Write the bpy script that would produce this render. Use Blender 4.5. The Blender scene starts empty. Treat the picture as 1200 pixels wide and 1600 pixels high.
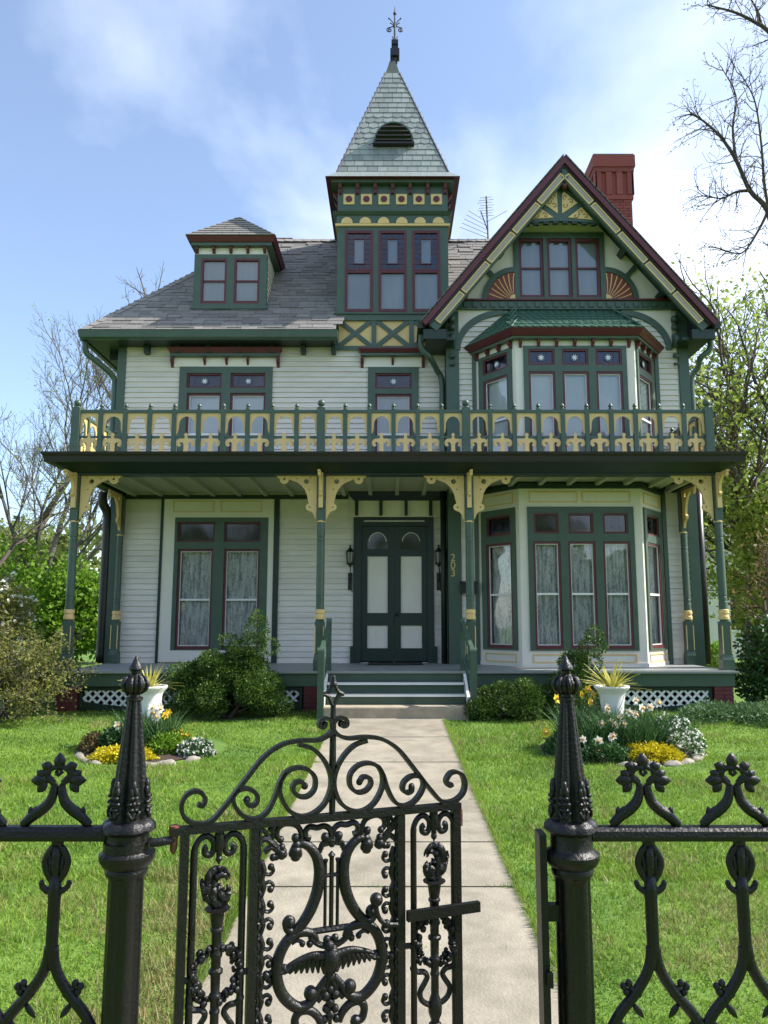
import bpy, bmesh, math, random
import numpy as np
from mathutils import Vector, Matrix, noise
random.seed(7); rng = np.random.default_rng(7)
R = math.radians
scene = bpy.context.scene
col = scene.collection
# ------------------------------------------------------------------ camera
FPX, HOR, PCX, EYE = 1200.0, 970.0, 612.0, 1.6       # focal length and horizon measured on the 1200x1600 photograph
TH = math.atan((HOR - 800) / FPX); CT, ST = math.cos(TH), math.sin(TH)
cam_d = bpy.data.cameras.new('camera'); cam = bpy.data.objects.new('camera', cam_d); col.objects.link(cam)
cam_d.sensor_fit = 'VERTICAL'; cam_d.sensor_height = 24.0; cam_d.lens = FPX / 1600 * 24
cam_d.shift_x = -(PCX - 600) / 1600
cam_d.clip_start = 0.05; cam_d.clip_end = 2000
cam.location = (0, 0, EYE); cam.rotation_euler = (R(90) + TH, 0, 0)
scene.camera = cam
# ------------------------------------------------------------------ world, sun, exposure
SUN_EL, SUN_AZ = R(43), R(88)          # azimuth clockwise from +Y: the sun stands to the right, a touch behind the facade plane
w = bpy.data.worlds.new('World'); scene.world = w; w.use_nodes = True
nt = w.node_tree; nt.nodes.clear(); N = nt.nodes.new; L = nt.links.new
out = N('ShaderNodeOutputWorld'); bg = N('ShaderNodeBackground'); bg.inputs[1].default_value = 0.15
sky = N('ShaderNodeTexSky'); sky.sky_type = 'NISHITA'; sky.sun_disc = False
sky.sun_elevation = SUN_EL; sky.sun_rotation = SUN_AZ
sky.air_density = 1.0; sky.dust_density = 1.0; sky.ozone_density = 2.5
tc = N('ShaderNodeTexCoord')
sep = N('ShaderNodeSeparateXYZ'); L(tc.outputs['Generated'], sep.inputs[0])
zc = N('ShaderNodeMath'); zc.operation = 'MAXIMUM'; L(sep.outputs[2], zc.inputs[0]); zc.inputs[1].default_value = 0.0
za = N('ShaderNodeMath'); za.operation = 'ADD'; L(zc.outputs[0], za.inputs[0]); za.inputs[1].default_value = 0.42
dv = N('ShaderNodeVectorMath'); dv.operation = 'DIVIDE'; L(tc.outputs['Generated'], dv.inputs[0])
cmb = N('ShaderNodeCombineXYZ')
for i in range(3): L(za.outputs[0], cmb.inputs[i])
L(cmb.outputs[0], dv.inputs[1])
mp = N('ShaderNodeMapping'); L(dv.outputs[0], mp.inputs[0]); mp.inputs['Location'].default_value = (-0.18, 2.3, 0); mp.inputs['Scale'].default_value = (0.75, 0.75, 1.05)
n1 = N('ShaderNodeTexNoise'); L(mp.outputs[0], n1.inputs['Vector']); n1.inputs['Scale'].default_value = 1.55; n1.inputs['Detail'].default_value = 8; n1.inputs['Roughness'].default_value = 0.48; n1.inputs['Distortion'].default_value = 0.35
cr = N('ShaderNodeValToRGB'); L(n1.outputs['Fac'], cr.inputs[0]); cr.color_ramp.elements[0].position = 0.505; cr.color_ramp.elements[1].position = 0.76
cr.color_ramp.elements[0].color = (0.06, 0.06, 0.06, 1); cr.color_ramp.elements[1].color = (1, 1, 1, 1)
mulc = N('ShaderNodeMath'); mulc.operation = 'MULTIPLY'; L(cr.outputs[0], mulc.inputs[0]); mulc.inputs[1].default_value = 0.86
mx = N('ShaderNodeMix'); mx.data_type = 'RGBA'; L(mulc.outputs[0], mx.inputs[0])
L(sky.outputs[0], mx.inputs[6]); mx.inputs[7].default_value = (7.2, 7.5, 8.1, 1)
L(mx.outputs[2], bg.inputs[0]); L(bg.outputs[0], out.inputs[0])
sd = bpy.data.lights.new('sun', 'SUN'); sun = bpy.data.objects.new('sun', sd); col.objects.link(sun)
sd.energy = 4.8; sd.angle = R(0.5); sd.color = (1.0, 0.95, 0.87)
sdir = Vector((math.sin(SUN_AZ) * math.cos(SUN_EL), math.cos(SUN_AZ) * math.cos(SUN_EL), math.sin(SUN_EL)))
sun.rotation_euler = sdir.to_track_quat('Z', 'Y').to_euler(); sun.location = (20, 0, 30)
scene.render.engine = 'CYCLES'
scene.view_settings.view_transform = 'Standard'; scene.view_settings.look = 'None'
scene.view_settings.exposure = 0.92; scene.view_settings.gamma = 1.0; scene.view_settings.use_curve_mapping = False
# ------------------------------------------------------------------ measuring helpers
def at(x, y, Y):
    u = (x - PCX) / FPX; v = (800 - y) / FPX; t = Y / (CT - v * ST)
    return (u * t, Y, EYE + (ST + v * CT) * t)
def U(x, y, Y): return at(x, y, Y)[0]
def V(y, Y): return at(PCX, y, Y)[2]
def gz(y):
    t = min(max((y - 2) / 10, 0), 1.02)
    return -0.03 + 0.24 * t ** 1.5
# ------------------------------------------------------------------ materials
MATS = {}
def mat(name, color, rough=0.6, var=0.0, vscale=6.0, bump=0.0, bscale=40.0, metal=0.0, rnd=0.0, spec=0.5, color2=None, streak=None, sheen=0, trans=0.0, coat=0.0):
    m = bpy.data.materials.new(name); m.use_nodes = True; t = m.node_tree; b = t.nodes['Principled BSDF']
    b.inputs['Roughness'].default_value = rough; b.inputs['Metallic'].default_value = metal
    b.inputs['Specular IOR Level'].default_value = spec
    if coat: b.inputs['Coat Weight'].default_value = coat; b.inputs['Coat Roughness'].default_value = 0.15
    c = (*color, 1)
    geo = t.nodes.new('ShaderNodeNewGeometry')
    last = None
    if var or color2:
        n = t.nodes.new('ShaderNodeTexNoise'); n.inputs['Scale'].default_value = vscale; n.inputs['Detail'].default_value = 6; n.inputs['Roughness'].default_value = 0.65
        if streak:
            mpn = t.nodes.new('ShaderNodeMapping'); mpn.inputs['Scale'].default_value = streak
            t.links.new(geo.outputs['Position'], mpn.inputs[0]); t.links.new(mpn.outputs[0], n.inputs['Vector'])
        else: t.links.new(geo.outputs['Position'], n.inputs['Vector'])
        rp = t.nodes.new('ShaderNodeValToRGB'); rp.color_ramp.elements[0].position = 0.3; rp.color_ramp.elements[1].position = 0.7
        c2 = color2 if color2 else tuple(x * (1 - var) for x in color)
        rp.color_ramp.elements[0].color = (*c2, 1); rp.color_ramp.elements[1].color = c
        t.links.new(n.outputs['Fac'], rp.inputs[0]); last = rp.outputs[0]
    if rnd:
        oi = t.nodes.new('ShaderNodeObjectInfo'); mr = t.nodes.new('ShaderNodeMapRange')
        mr.inputs[3].default_value = 1 - rnd; mr.inputs[4].default_value = 1 + rnd
        t.links.new(oi.outputs['Random'], mr.inputs[0])
        hs = t.nodes.new('ShaderNodeHueSaturation'); t.links.new(mr.outputs[0], hs.inputs['Value'])
        if last: t.links.new(last, hs.inputs['Color'])
        else: hs.inputs['Color'].default_value = c
        last = hs.outputs[0]
    if last: t.links.new(last, b.inputs['Base Color'])
    else: b.inputs['Base Color'].default_value = c
    if bump:
        n = t.nodes.new('ShaderNodeTexNoise'); n.inputs['Scale'].default_value = bscale; n.inputs['Detail'].default_value = 5
        t.links.new(geo.outputs['Position'], n.inputs['Vector'])
        bp = t.nodes.new('ShaderNodeBump'); bp.inputs['Strength'].default_value = bump; bp.inputs['Distance'].default_value = 0.01
        t.links.new(n.outputs['Fac'], bp.inputs['Height']); t.links.new(bp.outputs[0], b.inputs['Normal'])
    if trans:
        tr = t.nodes.new('ShaderNodeBsdfTranslucent'); ms = t.nodes.new('ShaderNodeMixShader'); ms.inputs[0].default_value = trans
        if last: t.links.new(last, tr.inputs[0])
        else: tr.inputs[0].default_value = c
        o = t.nodes['Material Output']; t.links.new(b.outputs[0], ms.inputs[1]); t.links.new(tr.outputs[0], ms.inputs[2]); t.links.new(ms.outputs[0], o.inputs[0])
    MATS[name] = m; return m
mat('cream', (0.745, 0.69, 0.60), 0.55, var=0.15, vscale=3.0, rnd=0.05, bump=0.15, bscale=60, streak=(0.6, 1, 2.5))
mat('cream_trim', (0.755, 0.705, 0.60), 0.5, var=0.08, vscale=4)
mat('ceiling_paint', (0.40, 0.40, 0.29), 0.6, var=0.10, vscale=3)
mat('green', (0.062, 0.106, 0.072), 0.42, var=0.22, vscale=5, bump=0.1, bscale=50)
mat('dark_green', (0.010, 0.028, 0.018), 0.45, var=0.2, vscale=5)
mat('maroon', (0.115, 0.018, 0.022), 0.45, var=0.25, vscale=6)
mat('yellow', (0.74, 0.52, 0.21), 0.5, var=0.10, vscale=8)
mat('white_paint', (0.78, 0.78, 0.74), 0.5, var=0.06, vscale=7)
mat('gutter', (0.020, 0.014, 0.013), 0.4, var=0.3, vscale=4)
mat('shingle', (0.205, 0.19, 0.178), 0.9, var=0.25, vscale=14, rnd=0.24, bump=0.4, bscale=120)
mat('rake_panel', (0.36, 0.33, 0.27), 0.5, var=0.1, vscale=6)
mat('slate', (0.25, 0.28, 0.262), 0.38, var=0.25, vscale=10, rnd=0.2, bump=0.2, bscale=60)
mat('green_scale', (0.062, 0.145, 0.10), 0.45, var=0.25, vscale=12)
mat('copper_trim', (0.10, 0.12, 0.09), 0.45, var=0.3, vscale=15)
mat('iron_dark', (0.015, 0.013, 0.02), 0.4)
mat('louvre_brown', (0.05, 0.036, 0.033), 0.6)
mat('fan_red', (0.23, 0.038, 0.026), 0.5, var=0.15, vscale=8)
mat('black_iron', (0.0045, 0.0045, 0.005), 0.40, vscale=34, color2=(0.008, 0.0072, 0.007), bump=0.3, bscale=140, spec=0.4, coat=0.0)
mat('rust', (0.16, 0.055, 0.03), 0.8, var=0.5, vscale=80, bump=0.3, bscale=150)
mat('concrete', (0.325, 0.288, 0.218), 0.9, vscale=3.4, color2=(0.18, 0.158, 0.118), bump=0.5, bscale=70, rnd=0.06)
mat('stone_step', (0.42, 0.35, 0.25), 0.9, vscale=5, color2=(0.26, 0.22, 0.16), bump=0.6, bscale=40)
mat('edging', (0.32, 0.29, 0.24), 0.9, vscale=15, color2=(0.18, 0.16, 0.13), bump=0.6, bscale=60, rnd=0.12)
mat('porch_grey', (0.27, 0.285, 0.27), 0.5, var=0.15, vscale=5, rnd=0.04)
mat('brick', (0.25, 0.062, 0.05), 0.85, var=0.3, vscale=30, rnd=0.16, bump=0.4, bscale=90)
mat('brick_paint', (0.13, 0.022, 0.028), 0.6, var=0.25, vscale=20, rnd=0.12)
mat('mortar', (0.40, 0.36, 0.30), 0.95, var=0.2, vscale=30)
mat('soil', (0.055, 0.035, 0.022), 1.0, var=0.5, vscale=25, bump=0.8, bscale=40)
mat('bark', (0.085, 0.066, 0.052), 0.95, var=0.4, vscale=12, bump=0.6, bscale=30)
mat('twig', (0.13, 0.115, 0.10), 0.95, var=0.3, vscale=12)
mat('lamp_black', (0.008, 0.008, 0.008), 0.4)
mat('mat_black', (0.02, 0.018, 0.016), 0.95)
mat('neigh_white', (0.72, 0.72, 0.70), 0.6, var=0.08)
mat('neigh_roof', (0.16, 0.16, 0.17), 0.9, var=0.2)
mat('lamp_glass', (0.25, 0.25, 0.24), 0.1)
def leafmat(name, c1, c2, scale=3.0, trans=0.35, rough=0.55):
    m = bpy.data.materials.new(name); m.use_nodes = True; t = m.node_tree; b = t.nodes['Principled BSDF']; b.inputs['Roughness'].default_value = rough
    b.inputs['Specular IOR Level'].default_value = 0.3
    g = t.nodes.new('ShaderNodeNewGeometry'); n = t.nodes.new('ShaderNodeTexNoise'); n.inputs['Scale'].default_value = scale; n.inputs['Detail'].default_value = 4
    t.links.new(g.outputs['Position'], n.inputs['Vector'])
    ad = t.nodes.new('ShaderNodeMath'); ad.operation = 'MULTIPLY_ADD'; t.links.new(g.outputs['Random Per Island'], ad.inputs[0]); ad.inputs[1].default_value = 0.5
    t.links.new(n.outputs['Fac'], ad.inputs[2])
    rp = t.nodes.new('ShaderNodeValToRGB'); rp.color_ramp.elements[0].position = 0.45; rp.color_ramp.elements[1].position = 1.05 if False else 1.0
    rp.color_ramp.elements[0].color = (*c1, 1); rp.color_ramp.elements[1].color = (*c2, 1)
    t.links.new(ad.outputs[0], rp.inputs[0]); t.links.new(rp.outputs[0], b.inputs['Base Color'])
    tr = t.nodes.new('ShaderNodeBsdfTranslucent'); t.links.new(rp.outputs[0], tr.inputs[0])
    ms = t.nodes.new('ShaderNodeMixShader'); ms.inputs[0].default_value = trans
    o = t.nodes['Material Output']; t.links.new(b.outputs[0], ms.inputs[1]); t.links.new(tr.outputs[0], ms.inputs[2]); t.links.new(ms.outputs[0], o.inputs[0])
    MATS[name] = m; return m
leafmat('leaf_bright', (0.07, 0.16, 0.012), (0.20, 0.34, 0.03), trans=0.45)
leafmat('leaf_spring', (0.15, 0.23, 0.03), (0.34, 0.42, 0.09), trans=0.5)
leafmat('leaf_olive', (0.12, 0.13, 0.03), (0.28, 0.28, 0.07), trans=0.45)
leafmat('leaf_brown', (0.10, 0.07, 0.03), (0.20, 0.15, 0.06))
leafmat('leaf_dark', (0.010, 0.038, 0.010), (0.05, 0.12, 0.02), trans=0.15, rough=0.4)
leafmat('leaf_yew', (0.014, 0.045, 0.007), (0.11, 0.19, 0.03), scale=5, trans=0.2, rough=0.45)
leafmat('leaf_juniper', (0.05, 0.11, 0.04), (0.13, 0.22, 0.08), trans=0.2)
leafmat('leaf_far', (0.11, 0.16, 0.035), (0.25, 0.30, 0.09), trans=0.45)
leafmat('grass', (0.085, 0.18, 0.018), (0.25, 0.375, 0.045), scale=0.8, trans=0.4)
leafmat('grass_pale', (0.16, 0.17, 0.04), (0.34, 0.29, 0.13), scale=2, trans=0.3)
leafmat('daff_leaf', (0.025, 0.075, 0.022), (0.08, 0.17, 0.05), scale=6, trans=0.2)
leafmat('yucca_leaf', (0.36, 0.36, 0.05), (0.62, 0.56, 0.16), scale=8, trans=0.25)
leafmat('petal_white', (0.70, 0.70, 0.62), (0.85, 0.85, 0.80), trans=0.3)
leafmat('petal_yellow', (0.66, 0.45, 0.02), (0.80, 0.62, 0.04), trans=0.3)
leafmat('petal_gold', (0.62, 0.33, 0.02), (0.76, 0.50, 0.04), trans=0.3)
leafmat('sedum', (0.42, 0.36, 0.015), (0.66, 0.56, 0.02), scale=9, trans=0.3)
mat('daff_cup', (0.72, 0.38, 0.10), 0.6)
def glassmat(name, tint, refl=0.16, rough=0.02):
    m = bpy.data.materials.new(name); m.use_nodes = True; t = m.node_tree; t.nodes.clear()
    o = t.nodes.new('ShaderNodeOutputMaterial'); tr = t.nodes.new('ShaderNodeBsdfTransparent'); tr.inputs[0].default_value = (*tint, 1)
    gl = t.nodes.new('ShaderNodeBsdfGlossy'); gl.inputs['Roughness'].default_value = rough
    geo = t.nodes.new('ShaderNodeNewGeometry'); n = t.nodes.new('ShaderNodeTexNoise'); n.inputs['Scale'].default_value = 2.2; n.inputs['Detail'].default_value = 1
    t.links.new(geo.outputs['Position'], n.inputs['Vector'])
    bp = t.nodes.new('ShaderNodeBump'); bp.inputs['Strength'].default_value = 0.25; bp.inputs['Distance'].default_value = 0.02; t.links.new(n.outputs['Fac'], bp.inputs['Height']); t.links.new(bp.outputs[0], gl.inputs['Normal'])
    fr = t.nodes.new('ShaderNodeFresnel'); fr.inputs[0].default_value = 1.5
    ad = t.nodes.new('ShaderNodeMath'); ad.operation = 'ADD'; ad.use_clamp = True; t.links.new(fr.outputs[0], ad.inputs[0]); ad.inputs[1].default_value = refl
    ms = t.nodes.new('ShaderNodeMixShader'); t.links.new(ad.outputs[0], ms.inputs[0]); t.links.new(tr.outputs[0], ms.inputs[1]); t.links.new(gl.outputs[0], ms.inputs[2]); t.links.new(ms.outputs[0], o.inputs[0])
    MATS[name] = m
glassmat('glass', (0.92, 0.94, 0.94), 0.10)
glassmat('glass_blue', (0.10, 0.16, 0.42), 0.05, 0.1)
glassmat('glass_red', (0.30, 0.05, 0.06), 0.05, 0.1)
glassmat('glass_violet', (0.20, 0.12, 0.24), 0.05, 0.1)
glassmat('glass_ice', (0.75, 0.85, 0.90), 0.12, 0.1)
def curtainmat(name, c1, c2, fold=60.0, lace=0.0):
    m = bpy.data.materials.new(name); m.use_nodes = True; t = m.node_tree; b = t.nodes['Principled BSDF']; b.inputs['Roughness'].default_value = 0.95
    g = t.nodes.new('ShaderNodeNewGeometry')
    n = t.nodes.new('ShaderNodeTexVoronoi'); n.inputs['Scale'].default_value = 22 if lace else 3
    mpn = t.nodes.new('ShaderNodeMapping'); mpn.inputs['Scale'].default_value = (1.3, 1.3, 0.9); t.links.new(g.outputs['Position'], mpn.inputs[0]); t.links.new(mpn.outputs[0], n.inputs['Vector'])
    n2 = t.nodes.new('ShaderNodeTexNoise'); n2.inputs['Scale'].default_value = 9 if lace else 2; n2.inputs['Detail'].default_value = 5
    mp2 = t.nodes.new('ShaderNodeMapping'); mp2.inputs['Scale'].default_value = (2.2, 2.2, 0.35); t.links.new(g.outputs['Position'], mp2.inputs[0]); t.links.new(mp2.outputs[0], n2.inputs['Vector'])
    mu = t.nodes.new('ShaderNodeMath'); mu.operation = 'MULTIPLY_ADD'; t.links.new(n.outputs['Distance'], mu.inputs[0]); mu.inputs[1].default_value = lace; t.links.new(n2.outputs['Fac'], mu.inputs[2])
    rp = t.nodes.new('ShaderNodeValToRGB'); rp.color_ramp.elements[0].position = 0.42; rp.color_ramp.elements[1].position = 0.75
    rp.color_ramp.elements[0].color = (*c1, 1); rp.color_ramp.elements[1].color = (*c2, 1)
    t.links.new(mu.outputs[0], rp.inputs[0]); t.links.new(rp.outputs[0], b.inputs['Base Color'])
    MATS[name] = m
curtainmat('lace', (0.30, 0.30, 0.30), (0.86, 0.85, 0.83), lace=0.30)
curtainmat('blind_grey', (0.34, 0.36, 0.39), (0.44, 0.46, 0.49))
curtainmat('blind_white', (0.66, 0.68, 0.70), (0.76, 0.78, 0.80))
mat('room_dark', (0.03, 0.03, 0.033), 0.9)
# ------------------------------------------------------------------ mesh builder
class MB:
    def __init__(s): s.v = []; s.f = []
    def add(s, vs, fs):
        b = len(s.v); s.v += [tuple(p) for p in vs]; s.f += [tuple(i + b for i in f) for f in fs]; return s
    def box(s, x0, x1, y0, y1, z0, z1):
        if x0 > x1: x0, x1 = x1, x0
        if y0 > y1: y0, y1 = y1, y0
        if z0 > z1: z0, z1 = z1, z0
        return s.add([(x0,y0,z0),(x1,y0,z0),(x1,y1,z0),(x0,y1,z0),(x0,y0,z1),(x1,y0,z1),(x1,y1,z1),(x0,y1,z1)],
                     [(0,3,2,1),(4,5,6,7),(0,1,5,4),(1,2,6,5),(2,3,7,6),(3,0,4,7)])
    def fbox(s, fr, u0, u1, v0, v1, d0, d1):
        m = MB().box(u0, u1, d0, d1, v0, v1); return s.add([fr(*p) for p in m.v], m.f)
    def prism(s, pts, f0, f1):
        """pts: 2D outline (counter-clockwise seen from the front); f0/f1 map a 2D point to the front / back 3D point"""
        n = len(pts); b = [f0(*p) for p in pts] + [f1(*p) for p in pts]
        fs = [tuple(range(n)), tuple(range(2 * n - 1, n - 1, -1))] + [(i, i + n, (i + 1) % n + n, (i + 1) % n) for i in range(n)]
        return s.add(b, fs)
    def fprism(s, fr, pts, d0, d1):      # outline in (u,v), from depth d0 (front) to d1
        return s.prism(pts, lambda u, v: fr(u, d0, v), lambda u, v: fr(u, d1, v))
    def quadstrip(s, rows):
        n = len(rows[0]); b = []; fs = []
        for r in rows: b += r
        for j in range(len(rows) - 1):
            for i in range(n - 1): fs.append((j*n+i, j*n+i+1, (j+1)*n+i+1, (j+1)*n+i))
        return s.add(b, fs)
    def lathe(s, c, prof, seg=16, lobes=0, amp=0.0, a0=0.0):
        """prof: list of (z, r) upward"""
        b = []; fs = []; n = seg
        for k, p in enumerate(prof):
            z, r = p[0], p[1]; am = p[2] if len(p) > 2 else amp
            for i in range(n):
                a = a0 + 2 * math.pi * i / n
                rr = r * (1 - am * (1 - abs(math.cos(lobes * a / 2)))) if lobes else r
                b.append((c[0] + rr * math.cos(a), c[1] + rr * math.sin(a), c[2] + z))
        for k in range(len(prof) - 1):
            for i in range(n): fs.append((k*n+i, k*n+(i+1) % n, (k+1)*n+(i+1) % n, (k+1)*n+i))
        fs.append(tuple(range(n - 1, -1, -1))); fs.append(tuple((len(prof)-1)*n + i for i in range(n)))
        return s.add(b, fs)
    def tube(s, path, rad, seg=6, flat=1.0, nrm=None):
        """swept tube; rad number or list; flat scales the section along nrm"""
        P = [Vector(p) for p in path]; n = len(P)
        if n < 2: return s
        rs = rad if hasattr(rad, '__len__') else [rad] * n
        T = []
        for i in range(n):
            t = P[min(i+1, n-1)] - P[max(i-1, 0)]
            if t.length < 1e-9: t = Vector((0, 0, 1))
            T.append(t.normalized())
        if nrm is None:
            a = Vector((0, 0, 1)) if abs(T[0].z) < 0.9 else Vector((1, 0, 0)); nv = T[0].cross(a).normalized()
        b = []; fs = []
        for i in range(n):
            if nrm is not None:
                nn = Vector(nrm); bb = T[i].cross(nn)
                if bb.length < 1e-6: bb = T[i].orthogonal()
                bb.normalize()
            else:
                nv = nv - T[i] * nv.dot(T[i])
                if nv.length < 1e-6: nv = T[i].orthogonal()
                nv.normalize(); nn = nv; bb = T[i].cross(nn)
            for k in range(seg):
                a = 2 * math.pi * k / seg
                b.append(P[i] + (nn * (math.cos(a) * flat) + bb * math.sin(a)) * rs[i])
        for i in range(n - 1):
            for k in range(seg): fs.append((i*seg+k, i*seg+(k+1) % seg, (i+1)*seg+(k+1) % seg, (i+1)*seg+k))
        fs.append(tuple(range(seg - 1, -1, -1))); fs.append(tuple((n-1)*seg + k for k in range(seg)))
        return s.add(b, fs)
    def bar(s, path, wn, wb, nrm):
        """flat rectangular bar swept along a path; wn half-width along nrm, wb half-width across"""
        P = [Vector(p) for p in path]; n = len(P); nn = Vector(nrm).normalized(); b = []; fs = []
        for i in range(n):
            t = (P[min(i+1, n-1)] - P[max(i-1, 0)]).normalized(); bb = t.cross(nn).normalized()
            for (q, r_) in ((-1,-1),(1,-1),(1,1),(-1,1)): b.append(P[i] + nn*wn*q + bb*wb*r_)
        for i in range(n - 1):
            for k in range(4): fs.append((i*4+k, i*4+(k+1) % 4, (i+1)*4+(k+1) % 4, (i+1)*4+k))
        fs.append((3,2,1,0)); fs.append(tuple((n-1)*4+k for k in range(4)))
        return s.add(b, fs)
    def ball(s, c, r, seg=8, rings=6, sc=(1, 1, 1)):
        b = [(c[0], c[1], c[2] - r*sc[2])]; fs = []
        for j in range(1, rings):
            p = math.pi * j / rings - math.pi / 2
            for i in range(seg):
                a = 2 * math.pi * i / seg
                b.append((c[0] + r*sc[0]*math.cos(p)*math.cos(a), c[1] + r*sc[1]*math.cos(p)*math.sin(a), c[2] + r*sc[2]*math.sin(p)))
        b.append((c[0], c[1], c[2] + r*sc[2])); last = len(b) - 1
        for i in range(seg):
            fs.append((0, 1 + (i+1) % seg, 1 + i)); fs.append((last, 1 + (rings-2)*seg + i, 1 + (rings-2)*seg + (i+1) % seg))
        for j in range(rings - 2):
            for i in range(seg): fs.append((1+j*seg+i, 1+j*seg+(i+1) % seg, 1+(j+1)*seg+(i+1) % seg, 1+(j+1)*seg+i))
        return s.add(b, fs)
    def xf(s, fn): s.v = [tuple(fn(*p)) for p in s.v]; return s
WL = {}     # world location of every parent
def wl(o): return WL.get(o.name, Vector((0, 0, 0))) if o else Vector((0, 0, 0))
def props(o, label=None, cat=None, group=None, kind=None):
    if label: o['label'] = label
    if cat: o['category'] = cat
    if group: o['group'] = group
    if kind: o['kind'] = kind
    return o
def link(name, data, parent=None, loc=(0, 0, 0), rot=None, scale=None, local=False):
    o = bpy.data.objects.new(name, data); col.objects.link(o)
    lw = Vector(loc)
    if parent: o.parent = parent; o.location = lw if local else lw - wl(parent)
    else: o.location = lw
    if rot is not None: o.rotation_euler = rot
    if scale is not None: o.scale = scale
    WL[o.name] = lw; return o
def empty(name, loc, label, cat, group=None, rz=0):
    o = link(name, None, None, loc); o.rotation_euler = (0, 0, rz); o.empty_display_size = 0.2
    return props(o, label, cat, group)
def mesh_of(m, material, smooth=False, name='mesh'):
    me = bpy.data.meshes.new(name); me.from_pydata(m.v, [], m.f); me.materials.append(MATS[material])
    if smooth:
        me.polygons.foreach_set('use_smooth', [True] * len(me.polygons))
    me.update(); return me
def mk(name, m, material, parent=None, smooth=False, local=False, base=True):
    """one mesh object; its origin is moved to the bottom centre of the piece"""
    if base and m.v:
        a = np.array(m.v); lo, hi = a.min(0), a.max(0); o0 = ((lo[0]+hi[0])/2, (lo[1]+hi[1])/2, lo[2])
        a = a - np.array(o0); m.v = [tuple(p) for p in a]
    else: o0 = (0, 0, 0)
    me = mesh_of(m, material, smooth, name)
    if smooth == 'auto':
        pass
    return link(name, me, parent, o0, local=local)
def smooth_by_angle(o, ang=40):
    me = o.data
    bm = bmesh.new(); bm.from_mesh(me)
    for e in bm.edges:
        e.smooth = len(e.link_faces) == 2 and e.calc_face_angle(3.1) < R(ang)
    for f in bm.faces: f.smooth = True
    bm.to_mesh(me); bm.free(); return o
def copy_tree(o, loc=None, label=None, parent=None):
    c = o.copy(); col.objects.link(c)
    if parent is not None: c.parent = parent
    if loc is not None: c.location = loc
    if label: c['label'] = label
    for ch in list(o.children): copy_tree(ch, parent=c)
    return c
def frame(ox, oy, ang=0.0):
    ca, sa = math.cos(ang), math.sin(ang)
    return lambda u, d, v: (ox + u*ca - d*sa, oy + u*sa + d*ca, v)
def cutout(loops, half, bevel=0.0):
    """2D outlines (first outer, others holes) -> filled and extruded mesh verts/faces in the x,y plane (extruded along z)"""
    cu = bpy.data.curves.new('cut', 'CURVE'); cu.dimensions = '2D'; cu.fill_mode = 'BOTH'; cu.extrude = half; cu.bevel_depth = bevel
    for lp in loops:
        sp = cu.splines.new('POLY'); sp.points.add(len(lp) - 1); sp.use_cyclic_u = True
        for i, p in enumerate(lp): sp.points[i].co = (p[0], p[1], 0, 1)
    o = bpy.data.objects.new('cut', cu); col.objects.link(o)
    dg = bpy.context.evaluated_depsgraph_get(); me = bpy.data.meshes.new_from_object(o.evaluated_get(dg))
    m = MB().add([tuple(v.co) for v in me.vertices], [tuple(p.vertices) for p in me.polygons])
    bpy.data.objects.remove(o); bpy.data.curves.remove(cu); bpy.data.meshes.remove(me); return m
def circle(cx, cy, r, n=16, a0=0, a1=2*math.pi):
    return [(cx + r*math.cos(a0 + (a1-a0)*i/n), cy + r*math.sin(a0 + (a1-a0)*i/n)) for i in range(n)]
def arc(cx, cy, rx, ry, a0, a1, n=12):
    return [(cx + rx*math.cos(R(a0 + (a1-a0)*i/n)), cy + ry*math.sin(R(a0 + (a1-a0)*i/n))) for i in range(n + 1)]
def catmull(pts, n=5):
    P = [Vector(p) for p in pts]; o = []
    for i in range(len(P) - 1):
        p0, p1, p2, p3 = P[max(i-1, 0)], P[i], P[i+1], P[min(i+2, len(P)-1)]
        for k in range(n):
            t = k / n
            o.append(0.5*((2*p1) + (p2-p0)*t + (2*p0-5*p1+4*p2-p3)*t*t + (3*p1-p0-3*p2+p3)*t**3))
    o.append(P[-1]); return o
def holes_plate(m, fr, u0, u1, v0, v1, d0, d1, holes):
    us = sorted({u0, u1, *[min(max(h[k], u0), u1) for h in holes for k in (0, 1)]})
    vs = sorted({v0, v1, *[min(max(h[k], v0), v1) for h in holes for k in (2, 3)]})
    for j in range(len(vs) - 1):
        run = None
        for i in range(len(us) - 1):
            uc, vc = (us[i]+us[i+1])/2, (vs[j]+vs[j+1])/2
            hit = any(h[0] < uc < h[1] and h[2] < vc < h[3] for h in holes)
            if not hit: run = [us[i], us[i+1]] if run is None else [run[0], us[i+1]]
            if (hit or i == len(us) - 2) and run:
                m.fbox(fr, run[0], run[1], vs[j], vs[j+1], d0, d1); run = None
    return m
def npmesh(name, verts, faces, material, parent=None, loc=(0, 0, 0)):
    """fast mesh from numpy arrays; faces (n,3) or (n,4)"""
    me = bpy.data.meshes.new(name); k = faces.shape[1]
    me.vertices.add(len(verts)); me.vertices.foreach_set('co', verts.astype(np.float32).ravel())
    me.loops.add(faces.size); me.loops.foreach_set('vertex_index', faces.astype(np.int32).ravel())
    me.polygons.add(len(faces)); me.polygons.foreach_set('loop_start', np.arange(0, faces.size, k, dtype=np.int32))
    me.polygons.foreach_set('loop_total', np.full(len(faces), k, dtype=np.int32))
    me.update(calc_edges=True); me.materials.append(MATS[material])
    return link(name, me, parent, loc)
unit = mesh_of(MB().box(0, 1, 0, 1, 0, 1), 'green', name='unit')
UNITS = {}
def ubox(material):
    if material not in UNITS: UNITS[material] = mesh_of(MB().box(-.5, .5, -.5, .5, -.5, .5), material, name='piece_' + material)
    return UNITS[material]
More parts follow.
